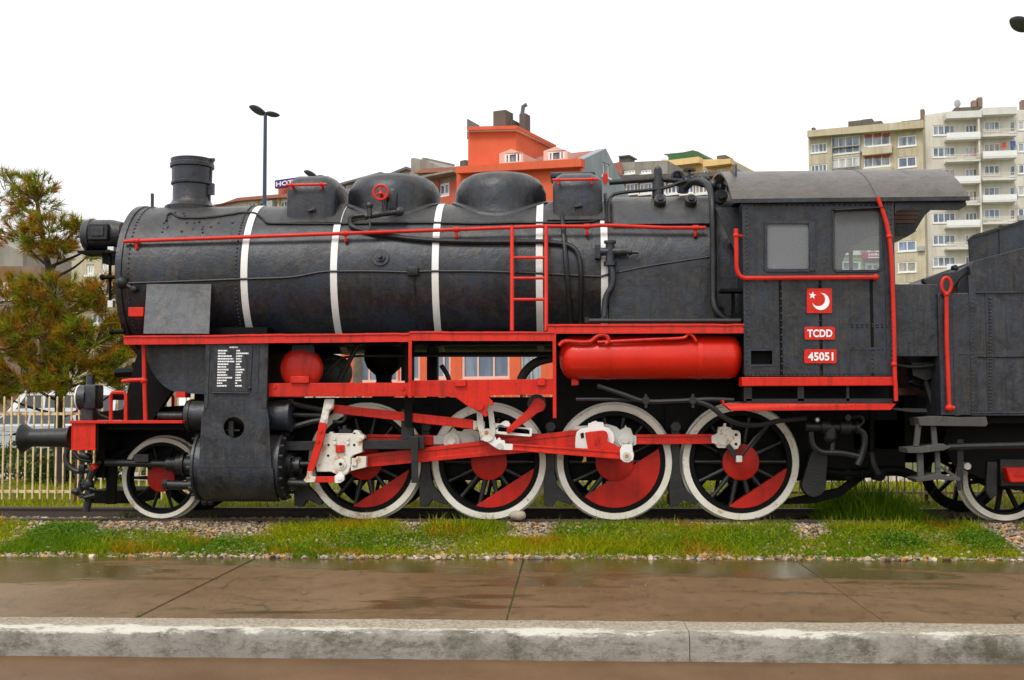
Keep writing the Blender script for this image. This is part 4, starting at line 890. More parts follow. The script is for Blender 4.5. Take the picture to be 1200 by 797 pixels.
k = MB(); k.pp([(380.5, 467.5), (391, 467.5), (390.5, 479), (386, 482), (383.5, 497), (374.5, 495), (377.5, 482)], Yv, Yv+.05); cl_ = k.build('combination_lever', M['cross'], L, bevel=.006)
k = MB(); k.pp([(374, 494.5), (383, 496.5), (378, 520), (367, 553), (359.5, 551), (369, 520)], Yv+.004, Yv+.046); k.build('lever_arm', M['red'], cl_, bevel=.006)
k = MB(); k.pp([(360, 551.5), (366, 552.5), (365, 558), (370, 559), (369, 565), (358, 565.5), (355.5, 563), (359, 558)], Yv-.006, Yv+.05); k.build('lever_end', M['cross'], cl_, bevel=.006); 
for (x, y, r_, mm) in ((385, 476, 4, M['cross']), (380.5, 490, 2.5, M['cross']), (375.5, 505, 2.2, M['red']), (372, 517, 2.2, M['red'])):
    k = MB(); k.disc((x, y), r_, Yv-.014, Yv+.01, 12); k.build('lever_pin', mm, cl_)
k = MB(); k.pbox(369, 558.5, 393, 565.5, Yv+.005, Yv+.045); ul = k.build('union_link', M['red'], L, bevel=.004); k = MB(); k.pp([(392, 558), (396, 555), (400, 553), (403, 557), (403, 563), (399, 566), (392, 566)], Yv-.004, Yv+.06); k.disc((398, 560.5), 3, Yv-.015, Yv, 12); k.build('link_end', WH, ul, bevel=.005)
# --- front end
a, b = at(83, 528, -1.4), at(112, 496, -1.4)
bbm = MB().box(a.x, b.x, -1.4, 1.4, a.z, b.z).build('buffer_beam', M['red'], L, bevel=.008)
k = MB(); z = at(100, 496.5, -1.42).z; k.box(a.x-.015, at(214, 495, -1.42).x, -1.43, 1.43, z, z+.035); k.build('front_footplate', M['red'], L, bevel=.005)
MB().box(b.x+.002, b.x+.03, -1.385, 1.39, a.z-.01, b.z+.01).build('beam_back', DK, L)
k = MB(); k.pbox(113, 498, 216, 504, -1.25, -1.2); k.pbox(113, 498, 240, 541, -.63, -.601); k.build('front_valance', DK, L)
k = MB(); e = .012
k.pbox(83.5, 498, 85, 527, -1.405, -1.39); k.pbox(83.5, 525.5, 112, 527.5, -1.408, -1.39); k.pbox(110, 498, 112, 527, -1.405, -1.39); k.build('beam_edge', M['red'], bbm)
for s in (-1, 1):
    y = .88*s; zb = at(50, 513, -.88).z; x0 = at(25, 513, -.88).x; x1 = at(84, 513, -.88).x
    k = MB(); k.lathe([(x0, 0), (x0-.0, .10), (x0+.012, .175), (x0+.03, .18), (x0+.05, .165), (x0+.09, .14), (x0+.13, .115), (x0+.17, .11), (x1-.03, .122), (x1-.02, .15), (x1, .15)], (0, y, zb), (1, 0, 0), 32); k.build('buffer', IR, L, smooth=45)
# marker lamps
for s in (-1, 1):
    c = at(104, 466, -1.1); y = s*1.1; k = MB(); k.rbox(c.x-.02, c.x+.14, y-.13, y+.13, c.z-.14, c.z+.16, .03, 2); k.cyl((c.x-.10, y, c.z), (c.x, y, c.z), .15, n=24); k.cyl((c.x+.02, y, c.z+.14), (c.x+.02, y, c.z+.27), .05, n=12); k.box(c.x-.06, c.x+.08, y-.07, y+.07, z+.03, c.z-.1); ml = k.build('marker_lamp', BLK, L, smooth=40)
    k = MB(); k.lathe([(c.x-.16, 0), (c.x-.155, .06), (c.x-.13, .12), (c.x-.10, .145), (c.x-.10, 0)], (0, y, c.z), (1, 0, 0), 24); k.build('lamp_lens', M['white'], ml, smooth=60)
    MB().lathe([(c.x-.115, .14), (c.x-.115, .156), (c.x-.10, .156), (c.x-.10, .14)], (0, y, c.z), (1, 0, 0), 28, closed=True).build('lamp_rim', M['white'], ml)
    k = MB(); k.tube(spline([Vector((c.x+.1, y-.05, c.z-.1)), Vector((c.x+.16, y-.05, c.z-.2)), Vector((c.x+.28, y-.05, z+.06))]), .012, 6); k.build('lamp_cable', M['rubber'], ml)
# hand rails at the front
k = MB(); k.ptube([(168.5, 403), (169, 440), (170.5, 493)], -1.38, .026, smooth=False); k.build('post', RED, L); k = MB(); k.ptube([(143, 447), (153, 445.5), (168, 445)], -1.38, .024, smooth=False); k.ball(at(168.5, 446, -1.38), .045, 8, 6); k.build('post_bracket', RED, L)
for (x0, x1, yt, Y) in ((130, 147.5, 460, -1.3), (192, 203, 462, 1.2)):
    k = MB(); k.ptube([(x0, 494, Y), (x0, yt+3, Y), (x0+2, yt, Y), (x1-2, yt, Y), (x1, yt+3, Y), (x1, 494, Y)], Y, .024, smooth=False); k.build('step_rail', RED, L)
k = MB(); k.ptube([(131, 464), (146, 464)], -1.25, .05, smooth=False); k.build('lamp_iron', DK, L); k = MB(); k.pbox(206, 459, 217, 466, -1.3, -1.1); k.build('bracket', RED, L)
# slanting brace plate from smokebox to footplate
k = MB(); k.pp([(176, 402), (162, 410), (141, 491), (148, 493), (178, 493), (206, 452), (190, 436)], -.85, -.75); k.build('smokebox_brace', DK, L); k = MB(); k.pp([(176, 402), (162, 410), (141, 491), (148, 493), (178, 493), (206, 452), (190, 436)], .75, .85); k.build('smokebox_brace', DK, L)
k = MB(); k.tube([at(136, 437, -.6), at(160, 436, -.6)], .06, 8); k.disc((158, 428), 4, -.7, -.5, 12); k.build('door_step', DK, L)
# draw hook, hoses, guard irons below the beam
k = MB(); k.ptube([(80, 525), (77, 535), (80, 545), (90, 552), (104, 551), (110, 549)], -1.0, .034); k.build('brake_hose', M['rubber'], L)
k = MB(); k.ptube([(108, 545), (112, 550)], -1.02, .045, smooth=False); k.build('hose_coupling', M['red'], L)
k = MB(); k.ptube([(112, 545), (104, 562), (95, 573), (89, 578)], -1.0, .045); k.ptube([(118, 540), (108, 555), (98, 572)], -.95, .03); k.ball(at(89, 576, -1.0), .05, 8, 6, (1.3, 1, .8)); k.ptube([(89, 577), (95, 582), (102, 578)], -1.0, .02); k.ptube([(97, 556), (93, 568), (96, 580), (103, 586)], -1.04, .018); k.rbox(*[v for ax_ in zip(at(91, 553, -1.05), at(103, 544, -.95)) for v in sorted(ax_)], .02, 2); k.rbox(*[v for ax_ in zip(at(98, 590, -1.05), at(112, 562, -.9)) for v in sorted(ax_)], .03, 2); k.ptube([(103, 588), (101, 599)], -1.0, .05, smooth=False); k.ball(at(104, 567, -1.04), .065, 10, 7, (.9, 1, 1.2)); k.cyl(at(98, 570, -1.06), at(112, 574, -1.06), .022, n=8); k.cyl(at(100, 583, -1.05), at(112, 580, -1.05), .03, n=8); k.ptube([(86, 530), (95, 538), (108, 540)], -1.0, .03); k.cyl(at(94, 533, -1.02), at(106, 536, -1.02), .04, n=10); k.build('brake_coupling', IR, L)
k = MB(); k.pbox(112, 528, 123, 560, -.9, -.6); k.pbox(124, 545, 135, 591, -.82, -.74); k.pbox(106, 575, 162, 590, -.4, .4); k.pp([(112, 528), (150, 528), (140, 535), (120, 545)], -.7, -.6); k.build('guard_iron', DK, L)
# --- cab
Yb = -1.5; ct = 1.5
cabpoly = [(872, 236), (1047, 236), (1048.5, 441), (873, 441)]
def rrect(x0, y0, x1, y1, r, n=4):
    out = []
    for cx_, cy_, a0 in ((x1-r, y0+r, -90), (x1-r, y1-r, 0), (x0+r, y1-r, 90), (x0+r, y0+r, 180)):
        for i in range(n+1): t = rad(a0+90*i/n); out.append((cx_+r*math.cos(t), cy_+r*math.sin(t)))
    return out
w1 = rrect(899, 262, 948, 315, 3); w2 = rrect(978, 247, 1031, 316, 5); hb = rrect(880, 411, 905, 427, 1, 2)
cab = MB().pp(cabpoly, Yb, Yb+.025, [w1, w2, hb]).build('cab', BLK, L, smooth=30)
cx0, cx1 = at(872, 340, Yb).x, at(1048, 340, Yb).x; zc0, zc1 = at(950, 441, Yb).z, at(950, 236, Yb).z
# far side sheet, rear corner rounded over
k = MB(); xe = cx1+.14; k.prism([(cx0, zc0), (xe, zc0), (xe, 2.55), (xe, 3.4), (xe+.05, 3.52), (xe+.2, 3.58), (xe+.2, zc1), (cx0, zc1)], 1.475, 1.5, [[(cx0+.3, 2.85), (cx0+.9, 2.85), (cx0+.9, 3.45), (cx0+.3, 3.45)]]); k.build('side_sheet', BLK, cab)
k = MB(); k.ptube([(997, 300, 1.5), (998, 235, 1.5)], 0, .03, smooth=False); q = at(997.5, 320, 1.5); k.cyl((q.x, 1.5, 1.9), (q.x, 1.5, 3.7), .028, n=8); k.build('far_hand_rail', DK, cab)
# front sheet, floor, backhead
k = MB(); k.box(cx0, cx0+.02, -1.48, -.9, zc0, zc1); k.box(cx0, cx0+.02, .9, 1.48, zc0, zc1); k.box(cx0, cx0+.02, -.95, .95, 3.85, 4.3); k.build('front_sheet', BLK, cab)
MB().box(cx0, cx1, -1.48, 1.48, zc0-.02, zc0+.03).build('cab_floor', DK, cab)
k = MB(); k.yz([(-.9, zc0)]+[(-.93*math.cos(t), 2.9+.93*math.sin(t)) for t in [PI*i/16 for i in range(17)]]+[(.9, zc0)], cx0+.02, cx0+.45); k.cyl((cx0+.45, -.3, 3.2), (cx0+.75, -.3, 3.2), .05, n=10); k.cyl((cx0+.45, .4, 3.4), (cx0+.6, .4, 3.4), .12, n=14); k.build('backhead', DK, cab)
# quarter sheet between firebox and cab
k = MB(); k.pp([(838, 243), (872, 243), (872, 308), (862, 296)], -1.2, -1.18); k.build('quarter_sheet', BLK, cab)
k = MB(); k.pbox(846, 338, 872, 341.5, -1.5, -1.2); k.pbox(858, 341, 861, 378, -1.3, -1.25); k.disc((843, 364), 5.5, -1.1, -.98, 16); k.disc((864, 372), 6, -1.35, -1.2, 12); k.build('cab_step', DK, cab)
# roof: curved sheet with eaves
rx0, rx1 = at(858, 232, -1.56).x, at(1136, 232, -1.56).x; ze = at(1000, 233, -1.56).z; zcr = ze+.605
rad_ = (1.56**2+.605**2)/(2*.605); zc_ = zcr-rad_; th = math.asin(1.56/rad_)
N = 28; outer = [(rad_*math.sin(t), zc_+rad_*math.cos(t)) for t in [-th+2*th*i/N for i in range(N+1)]]; inner = [((rad_-.03)*math.sin(t), zc_+(rad_-.03)*math.cos(t)) for t in [th-2*th*i/N for i in range(N+1)]]
ROOF = engine_black('roof_sheet', (.036, .031, .028), (.135, .085, .058), .6, (.082, .070, .064))
rf = MB().yz(outer+inner, rx0, rx1).build('cab_roof', ROOF, cab, smooth=40)
xm = at(1028, 232, -1.56).x
sm_o = [((rad_+.006)*math.sin(t), zc_+(rad_+.006)*math.cos(t)) for t in [-th+2*th*i/N for i in range(N+1)]]; MB().yz(sm_o+inner, xm, xm+.03).build('roof_seam', ROOF, rf, smooth=40)
MB().box(rx0, rx1, -1.575, -1.545, ze-.035, ze+.012).build('eave', BLK, rf); MB().box(rx0, rx1, 1.545, 1.575, ze-.035, ze+.012).build('eave', BLK, rf)
# valance behind the cab side, wooden bulkhead under the roof overhang
k = MB(); k.pp([(1048.8, 232.5), (1131, 232.5), (1133, 241), (1124, 246), (1086, 246), (1060, 244.5), (1051, 247), (1048.8, 252)], Yb+.002, Yb+.025); k.build('roof_valance', BLK, cab)
k = MB(); k.pp([(1020, 225), (1092, 225), (1091, 246), (1084, 252), (1077, 263), (1072, 272), (1064, 277), (1020, 277)], .1, 1.45); bk = k.build('roof_bulkhead', BLK, cab)
for i in range(4):
    k = MB(); k.pbox(1043, 243+i*4.8, 1079-i*2.2, 247.3+i*4.8, .08, .0985); k.build('plank', M['wood'], bk)
# pillar, windows
k = MB(); k.pbox(1040, 236, 1047, 441, Yb-.012, Yb-.0005); k.build('corner_strip', BLK, cab)
for q, (x0, x1) in enumerate(((872.5, 877.5), )):
    k = MB(); k.pbox(x0, 240, x1, 440, Yb-.012, Yb-.0005); k.build('corner_strip', BLK, cab)
k = MB(); k.pp(rrect(896, 258, 951, 318.5, 4), Yb-.02, Yb-.0005, [w1]); k.pbox(949, 259, 955, 317, Yb-.03, Yb-.001); k.build('window_frame', BLK, cab, bevel=.005)
k = MB(); k.pp(rrect(975.5, 244, 1034, 319, 6), Yb-.016, Yb-.0005, [w2]); wf = k.build('window_frame', BLK, cab, bevel=.005)
k = MB(); a_, b_ = at(976, 245, Yb), at(1035, 242.5, Yb); k.add([a_+Vector((0, -.015, -.02)), b_+Vector((0, -.015, -.02)), b_+Vector((0, -.10, -.02)), a_+Vector((0, -.10, -.03)), a_+Vector((0, -.015, .0)), b_+Vector((0, -.015, .0)), b_+Vector((0, -.10, -.012)), a_+Vector((0, -.10, -.022))], [(0, 1, 2, 3), (7, 6, 5, 4), (0, 4, 5, 1), (1, 5, 6, 2), (2, 6, 7, 3), (3, 7, 4, 0)]); k.build('window_visor', BLK, wf)
k = MB(); k.pbox(897, 260, 950, 317, Yb+.006, Yb+.012); k.build('window_pane', M['cabglass_grey'], cab); k = MB(); k.pbox(976, 245, 1033, 318, Yb+.008, Yb+.014); k.build('window_pane', M['cabglass'], cab)
MB().box(at(879, 428, Yb).x, at(906, 428, Yb).x, Yb+.12, Yb+.14, 1.8, 2.15).build('hatch_back', M['void'], cab)  # black sheet stands for the shade inside the hatch opening
k = MB(); fr_ = rrect(877.5, 408.5, 907.5, 429.5, 1, 2); k.pp(fr_, Yb-.01, Yb-.0005, [hb]); k.build('hatch_frame', BLK, cab)
k = MB(); k.pp([(997, 407), (1040, 407), (1041, 438), (996, 438)], Yb-.008, Yb-.0006); k.build('patch_plate', BLK, cab)
k = MB()
def rivline(x0, y0, x1, y1, n):
    for i in range(n):
        u = i/(n-1); k.ball(at(x0+(x1-x0)*u, y0+(y1-y0)*u, Yb-.012), .011, 6, 4)
rivline(875, 244, 876, 438, 40); rivline(998, 410, 1040, 409, 9); rivline(880, 438, 995, 438, 22); rivline(1044, 240, 1045, 438, 36); rivline(915, 325, 916, 435, 14); rivline(960, 325, 962, 436, 14); rivline(999, 380, 1040, 380, 8); rivline(999, 383, 1040, 383, 8); rivline(1022, 410, 1023, 436, 6); rivline(885, 240, 1040, 240, 26)
tag(k.build('rivets', BLK, cab, smooth=60), kind='stuff')
for px_ in (915, 962, 1022):
    k = MB(); k.pbox(px_-.6, 326, px_+.6, 440, Yb-.006, Yb-.0004); k.build('sheet_seam', DK, cab)
# plates with star and crescent, letters and number
def plate(x0, y0, x1, y1, name, r=2):
    k = MB(); k.pp(rrect(x0, y0, x1, y1, r, 3), Yb-.022, Yb-.0055); return k.build(name, M['red'], cab, bevel=.004)
fl = plate(945.5, 338, 975, 367, 'emblem_plate', .6)
k = MB(); C = Vector((962, 353.3)); ro, ri = 10.0, 8.0; off = Vector((-3.0, -2.4)); pts_o = []; ang0 = math.atan2(off.y, off.x)
d_ = off.length; ca = (ro*ro+d_*d_-ri*ri)/(2*ro*d_); al = math.acos(max(-1, min(1, ca)))
o_ = [C+Vector((ro*math.cos(ang0+al+(2*PI-2*al)*i/40), ro*math.sin(ang0+al+(2*PI-2*al)*i/40))) for i in range(41)]
cb = C+off; s0 = math.atan2(o_[-1].y-cb.y, o_[-1].x-cb.x); s1 = math.atan2(o_[0].y-cb.y, o_[0].x-cb.x)
while s1 > s0: s1 -= 2*PI
i_ = [cb+Vector((ri*math.cos(s0+(s1-s0)*i/36), ri*math.sin(s0+(s1-s0)*i/36))) for i in range(1, 36)]
k.pp([tuple(p) for p in o_+i_], Yb-.0245, Yb-.0222); k.build('crescent', M['pure'], fl, smooth=0)
k = MB(); sc0 = (952.2, 346.2); k.pp([(sc0[0]+(4.6 if i % 2 == 0 else 1.9)*math.sin(PI*i/5+.12), sc0[1]-(4.6 if i % 2 == 0 else 1.9)*math.cos(PI*i/5+.12)) for i in range(10)], Yb-.0245, Yb-.0222); k.build('star', M['pure'], fl, smooth=0)
def islands(V, Fs):
    par = list(range(len(V)))
    def fd(i):
        while par[i] != i: par[i] = par[par[i]]; i = par[i]
        return i
    for f in Fs:
        for i in f[1:]: par[fd(i)] = fd(f[0])
    out = {}
    for f in Fs: out.setdefault(fd(f[0]), []).append(f)
    res = []
    for fs in out.values():
        ix = sorted({i for f in fs for i in f}); mp = {i: n for n, i in enumerate(ix)}; res.append(([V[i] for i in ix], [tuple(mp[i] for i in f) for f in fs]))
    return res
def lettering(txt, x0, y0, x1, y1, Y, mat, par, name='lettering', bold=.012, ext=.001):
    cu = bpy.data.curves.new('text', 'FONT'); cu.body = txt; cu.size = 1; cu.offset = bold; cu.extrude = .0; cu.resolution_u = 3; cu.space_character = 1.02
    to = bpy.data.objects.new('text', cu); COL.objects.link(to); dg = bpy.context.evaluated_depsgraph_get(); dg.update()
    me = bpy.data.meshes.new_from_object(to.evaluated_get(dg)); bpy.data.objects.remove(to); bpy.data.curves.remove(cu)
    V = np.array([v.co[:] for v in me.vertices]); lo, hi = V.min(0), V.max(0)
    a_, b_ = at(x0, y1, Y), at(x1, y0, Y); s = MB(); vs_ = []
    for p in V: vs_.append((a_.x+(p[0]-lo[0])/(hi[0]-lo[0])*(b_.x-a_.x), Y, a_.z+(p[1]-lo[1])/(hi[1]-lo[1])*(b_.z-a_.z)))
    for V_, F_ in islands(vs_, [tuple(f.vertices) for f in me.polygons]): MB().add(V_, F_).build('letter', mat, par, smooth=0)
    bpy.data.meshes.remove(me)
p1 = plate(943, 383, 978.5, 398.3, 'name_plate'); lettering('TCDD', 946.2, 386, 975.3, 395.3, Yb-.0245, M['pure'], p1, bold=.03)
p2 = plate(942.5, 409.5, 980.5, 426, 'number_plate'); lettering('45051', 947, 412.8, 976.5, 422.8, Yb-.0245, M['pure'], p2, bold=.03)
# red sills and steps
k = MB(); k.pbox(869.5, 441.5, 1049, 452.5, Yb-.04, Yb+.2); k.build('cab_sill', M['red'], cab, bevel=.006)
k = MB(); k.pp([(848, 473), (1050, 473), (1044, 480.5), (857, 481.5), (847.5, 473)], Yb-.05, Yb+.1); k.pp([(846.5, 469), (848.5, 469), (849, 474), (847, 474)], Yb-.05, Yb+.1); k.build('step_board', M['red'], cab, bevel=.005)
k = MB(); k.pbox(874, 467, 1046, 473, Yb+.05, Yb+.1); k.pbox(872, 452, 881, 470, Yb+.05, Yb+.1); k.pbox(935, 452, 942, 470, Yb+.05, Yb+.1); k.pbox(992, 452, 995, 470, Yb+.05, Yb+.1); k.build('step_support', IR, cab)
MB().box(cx0, cx1, -1.2, 1.2, 1.45, zc0-.03).build('cab_underframe', DK, cab)
MB().box(at(1000, 480, -.6).x, at(1105, 480, -.6).x, -.6, .6, .85, 1.5).build('drag_box', DK, L)
k = MB(); k.pp([(1046, 478), (1085, 479), (1087, 483), (1068, 483), (1046, 480)], -1.45, -1.2); k.build('step', IR, L)
# cab hand rails
k = MB(); k.ptube([(862.5, 268), (863, 300), (864, 317), (870, 325), (885, 326), (950, 325.5), (1026, 325)], Yb-.08, .026); k.ball(at(1026, 325, Yb-.08), .04, 8, 6); k.cyl(at(862.5, 276, Yb-.08), at(870, 277, Yb+.01), .02, n=8); k.ball(at(862.5, 276, Yb-.08), .036, 8, 6); k.cyl(at(898, 325.8, Yb-.08), at(898, 325.8, Yb-.08)+Vector((0, .09, 0)), .02, n=8); k.cyl(at(1025, 325, Yb-.08), at(1025, 325, Yb-.08)+Vector((0, .09, 0)), .02, n=8); k.build('cab_hand_rail', RED, cab)
k = MB(); k.ptube([(1028, 231), (1036, 252), (1042, 277), (1045, 310), (1047.5, 380), (1048.5, 436), (1049.5, 452), (1050, 470)], Yb-.07, .024); k.ball(at(1042, 277, Yb-.07), .036, 8, 6); k.ball(at(1047.5, 427, Yb-.07), .036, 8, 6); k.cyl(at(1042, 277, Yb-.07), at(1042, 277, Yb), .02, n=8); k.cyl(at(1048, 427, Yb-.07), at(1048, 427, Yb), .02, n=8); k.build('cab_hand_rail', RED, cab)
# injector and pipes below the cab
k = MB(); k.cyl(at(945, 500, -1.2), at(1004, 501, -1.2), .055, n=14); k.cyl(at(962, 500, -1.2), at(972, 500, -1.2), .08, n=14); k.cyl(at(984, 501, -1.2), at(996, 501, -1.2), .085, n=14); k.cyl(at(973, 500, -1.2), at(973, 513, -1.2), .075, n=14); k.ball(at(973, 512, -1.2), .075, 12, 8); k.cyl(at(1002, 501, -1.2), at(1006, 501, -1.2), .08, n=14); k.cyl(at(994, 501, -1.2), at(994, 488, -1.2), .03, n=10); k.disc((994, 489), 3.5, -1.25, -1.15, 10)
k.disc((958, 492), 3.4, -1.27, -1.2, 12); k.ptube([(950, 506), (953, 522), (964, 530), (985, 531), (1006, 535)], -1.2, .035); k.ptube([(976, 515), (975, 530)], -1.2, .03, smooth=False); k.ptube([(1004, 503), (1012, 508), (1013, 520), (1009, 535), (1005, 545)], -1.2, .04); k.ptube([(996, 490), (1008, 488), (1012, 494), (1006, 500)], -1.15, .02); k.ptube([(1021, 530), (1024, 545), (1030, 556)], -1.0, .035); k.build('injector', IR, L, smooth=40)
k = MB(); k.disc((958, 492), 2.0, -1.28, -1.27, 12); k.build('injector_cap', M['white'], L)
# ================================================================== TENDER
YT_ = -1.48; tx0 = at(1101, 420, YT_).x; tx1 = tx0+6.2
T = root('tender', (tx0+3, 0, 0), 'dark grey riveted coal tender coupled behind the cab', 'tender')
zt0, zt1 = at(1150, 487, YT_).z, at(1150, 343, YT_).z
tb = MB().box(tx0, tx1, YT_, 1.48, zt0, zt1).build('water_tank', M['grey'], T, bevel=.01)
k = MB(); k.pp([(1101, 345), (1141, 345), (1141, 486), (1103, 486)], YT_-.012, YT_-.0008); k.build('front_panel', BLK, tb)
k = MB(); k.pbox(1139, 322, 1143, 487, YT_-.018, YT_-.001); k.pbox(1119, 350, 1121, 487, YT_-.016, YT_-.0012); k.pbox(1143, 340.5, 1230, 343.5, YT_-.025, YT_-.001); k.pbox(1158, 344, 1164, 486, YT_-.008, YT_-.0009); k.pbox(1140, 481, 1230, 487, YT_-.014, YT_-.0009); k.build('sheet_seam', BLK, tb)
k = MB()
def rvt(x0, y0, x1, y1, n):
    for i in range(n):
        u = i/(n-1); k.ball(at(x0+(x1-x0)*u, y0+(y1-y0)*u, YT_-.012), .013, 6, 4)
rvt(1160.5, 350, 1160.5, 480, 34); rvt(1140, 350, 1140, 484, 30); rvt(1143, 418, 1228, 418, 34); rvt(1143, 484, 1228, 484, 36); rvt(1125, 415, 1138, 415, 5)
tag(k.build('rivets', M['grey'], tb, smooth=60), kind='stuff')
# coal bunker: sloping side sheets
k = MB(); k.pp([(1136, 312), (1140, 306), (1262, 274), (1262, 344), (1143, 344)], -1.40, 1.40); k.build('side_bunker', M['grey'], T, bevel=.01)
k = MB(); k.pp([(1135, 281), (1140, 276), (1200, 258), (1262, 240), (1262, 320), (1137, 318)], -.95, -.92); k.build('coal_bunker', BLK, T, bevel=.005)
k = MB(); k.prism([(at(1215, 300, -.9).x, 2.6), (at(1215, 300, -.9).x, 3.25), (tx1-.3, 3.4), (tx1-.3, 2.6)], -.915, .92); k.build('coal', M['void'], T)
k = MB(); k.pbox(1172, 264, 1175, 312, -.965, -.9505); k.pp([(1134, 281), (1140, 275.5), (1200, 257.5), (1200, 260), (1141, 278.5), (1136, 284)], -.98, -.955); k.build('bunker_rib', BLK, T)
k = MB(); k.pp([(1082, 330), (1083, 326), (1100, 320.5), (1120, 318), (1136, 310), (1138, 316), (1128, 324), (1120, 334), (1112, 345), (1099, 345)], -1.3, -1.2); k.pp([(1122, 325), (1128, 314), (1136, 310), (1140, 345), (1122, 345)], -1.28, 1.28); k.disc((1120, 313), 3, -1.25, -1.15, 10); k.cyl(at(1121, 312, -1.2), at(1121, 322, -1.2), .02, n=8); k.build('bunker_front', BLK, T, bevel=.01)
# front wall plate seen behind the gangway
k = MB(); k.pp([(1046, 333), (1099, 333), (1100, 418), (1046, 418)], -1.42, -1.38); k.build('gangway_plate', M['grey'], T, bevel=.01)
k = MB(); k.box(at(1060, 400, -.6).x, tx0+.3, -.7, .7, 1.6, 2.6); k.pp([(1068, 425), (1101, 425), (1101, 440), (1085, 446), (1070, 440)], -1.2, -1.0); k.ptube([(1048, 428), (1075, 430), (1100, 427)], -1.3, .02); k.ptube([(1085, 446), (1092, 470), (1096, 485)], -1.1, .05); k.pp([(1066, 448), (1099, 430), (1101, 470), (1095, 480), (1082, 455)], -.9, -.8); k.build('gangway_gear', IR, T)
# hand rail with ring
c = at(1109, 334.5, YT_-.06); k = MB(); k.tube([c+Vector((.055*math.cos(2*PI*i/20), 0, .09*math.sin(2*PI*i/20))) for i in range(21)], .02, 8); k.ptube([(1109, 344), (1109.5, 400), (1112.5, 478)], YT_-.06, .024, smooth=False); k.ball(at(1109, 345, YT_-.06), .035, 8, 6); k.cyl(at(1108, 478, YT_-.06), at(1118, 478.5, YT_-.06), .03, n=8); k.ball(at(1112.5, 478, YT_-.06), .045, 8, 6); k.build('hand_rail', RED, T)
# frame, steps
k = MB(); k.pp([(1145, 488), (1262, 488), (1262, 570), (1190, 575), (1150, 560), (1118, 545), (1105, 520), (1110, 497)], -1.0, -.97); k.box(tx0+.1, tx1-.2, .97, 1.0, .6, 1.25); k.box(tx0, tx1, -1.35, 1.35, zt0-.09, zt0-.01); k.build('frame', DK, T)
WD = paint('grey_step_timber', (.06, .057, .054), (.10, .09, .075), .7, (.7, .9), chips=((.02, .018, .016), .6))
for pts in ([(1076, 489), (1100, 487.5), (1125, 489), (1156, 488.5), (1158, 497), (1155, 500), (1078, 499)], [(1063, 525), (1080, 523.5), (1105, 520), (1115, 524), (1106, 528), (1080, 531), (1064, 531)], [(1073, 561), (1100, 555), (1125, 560), (1126, 564), (1100, 562), (1075, 565)]):
    k = MB(); k.pp(pts, -1.55, -1.2); k.build('step_tread', WD, T, bevel=.006)
k = MB(); k.pp([(1091, 499), (1097, 499), (1099, 522), (1093, 522)], -1.5, -1.46); k.pp([(1074, 497), (1080, 497), (1077, 523), (1071, 523)], -1.5, -1.46); k.pp([(1075, 531), (1082, 531), (1083, 563), (1076, 563)], -1.48, -1.44); k.pp([(1096, 530), (1101, 528), (1103, 556), (1097, 558)], -1.48, -1.44); k.pp([(1102, 548), (1104, 546), (1126, 561), (1124, 564)], -1.46, -1.43); k.build('step_hanger', WD, T)
k = MB(); k.ptube([(1110, 524), (1140, 523), (1230, 521)], -1.4, .04); k.build('pipe', IR, T)
k = MB(); k.pp([(1122, 515), (1126, 515), (1126, 575), (1122, 575)], -1.3, -1.27); k.pp([(1126, 515), (1129, 515), (1129, 575), (1126, 560)], -1.28, -1.25); k.build('lever', IR, T)
k = MB(); k.disc((1134, 546.5), 4, -1.12, -1.0, 16); k.build('tail_lamp', M['white'], T)
def twheel(px):
    X = at(px, 560, YW).x
    for s in (-1, 1):
        o = Vector((X, s*.80, .5)); ax = (0, -s, 0)
        w_ = MB().lathe([(.012, .44), (.012, .40), (.04, .385), (.12, .385), (.12, .44)], o, ax, 48, closed=True).build('wheel', DK, T, smooth=40)
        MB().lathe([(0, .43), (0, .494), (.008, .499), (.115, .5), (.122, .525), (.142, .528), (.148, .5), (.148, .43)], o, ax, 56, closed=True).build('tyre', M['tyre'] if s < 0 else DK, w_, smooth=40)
        MB().lathe([(0, 0), (0, .13), (.14, .13), (.14, 0)], o, ax, 24).build('hub', DK, w_)
        sp = None
        for i in range(10):
            if sp is None:
                b = MB(); b.box(-.022, .022, -.03, .03, .1, .40); sp = b.mesh('spoke')
            put('spoke', sp, DK, o+Vector((0, -s*.07, 0)), w_, rot=(0, 2*PI*(i+.3)/10, 0))
    MB().cyl((X, -.95, .5), (X, .95, .5), .08, n=14).build('axle', DK, T)
    k = MB(); k.pbox(px-4, 538, px+32, 570, -1.05, -.98); k.pp([(px-20, 541), (px-8, 541), (px-8, 580), (px-16, 585), (px-22, 575)], -1.03, -.98); k.build('axle_guard', IR, T, bevel=.01)
    k = MB(); k.pp([(px+2, 548), (px+36, 548), (px+36, 565), (px+8, 566), (px+6, 562)], -1.2, -1.02); ab = k.build('axle_box', M['red'], T, bevel=.015); k = MB(); k.pbox(px+12, 556, px+30, 559, -1.205, -1.19); k.build('lid_edge', M['redflat'], ab)
twheel(1177); twheel(1345); twheel(1500)
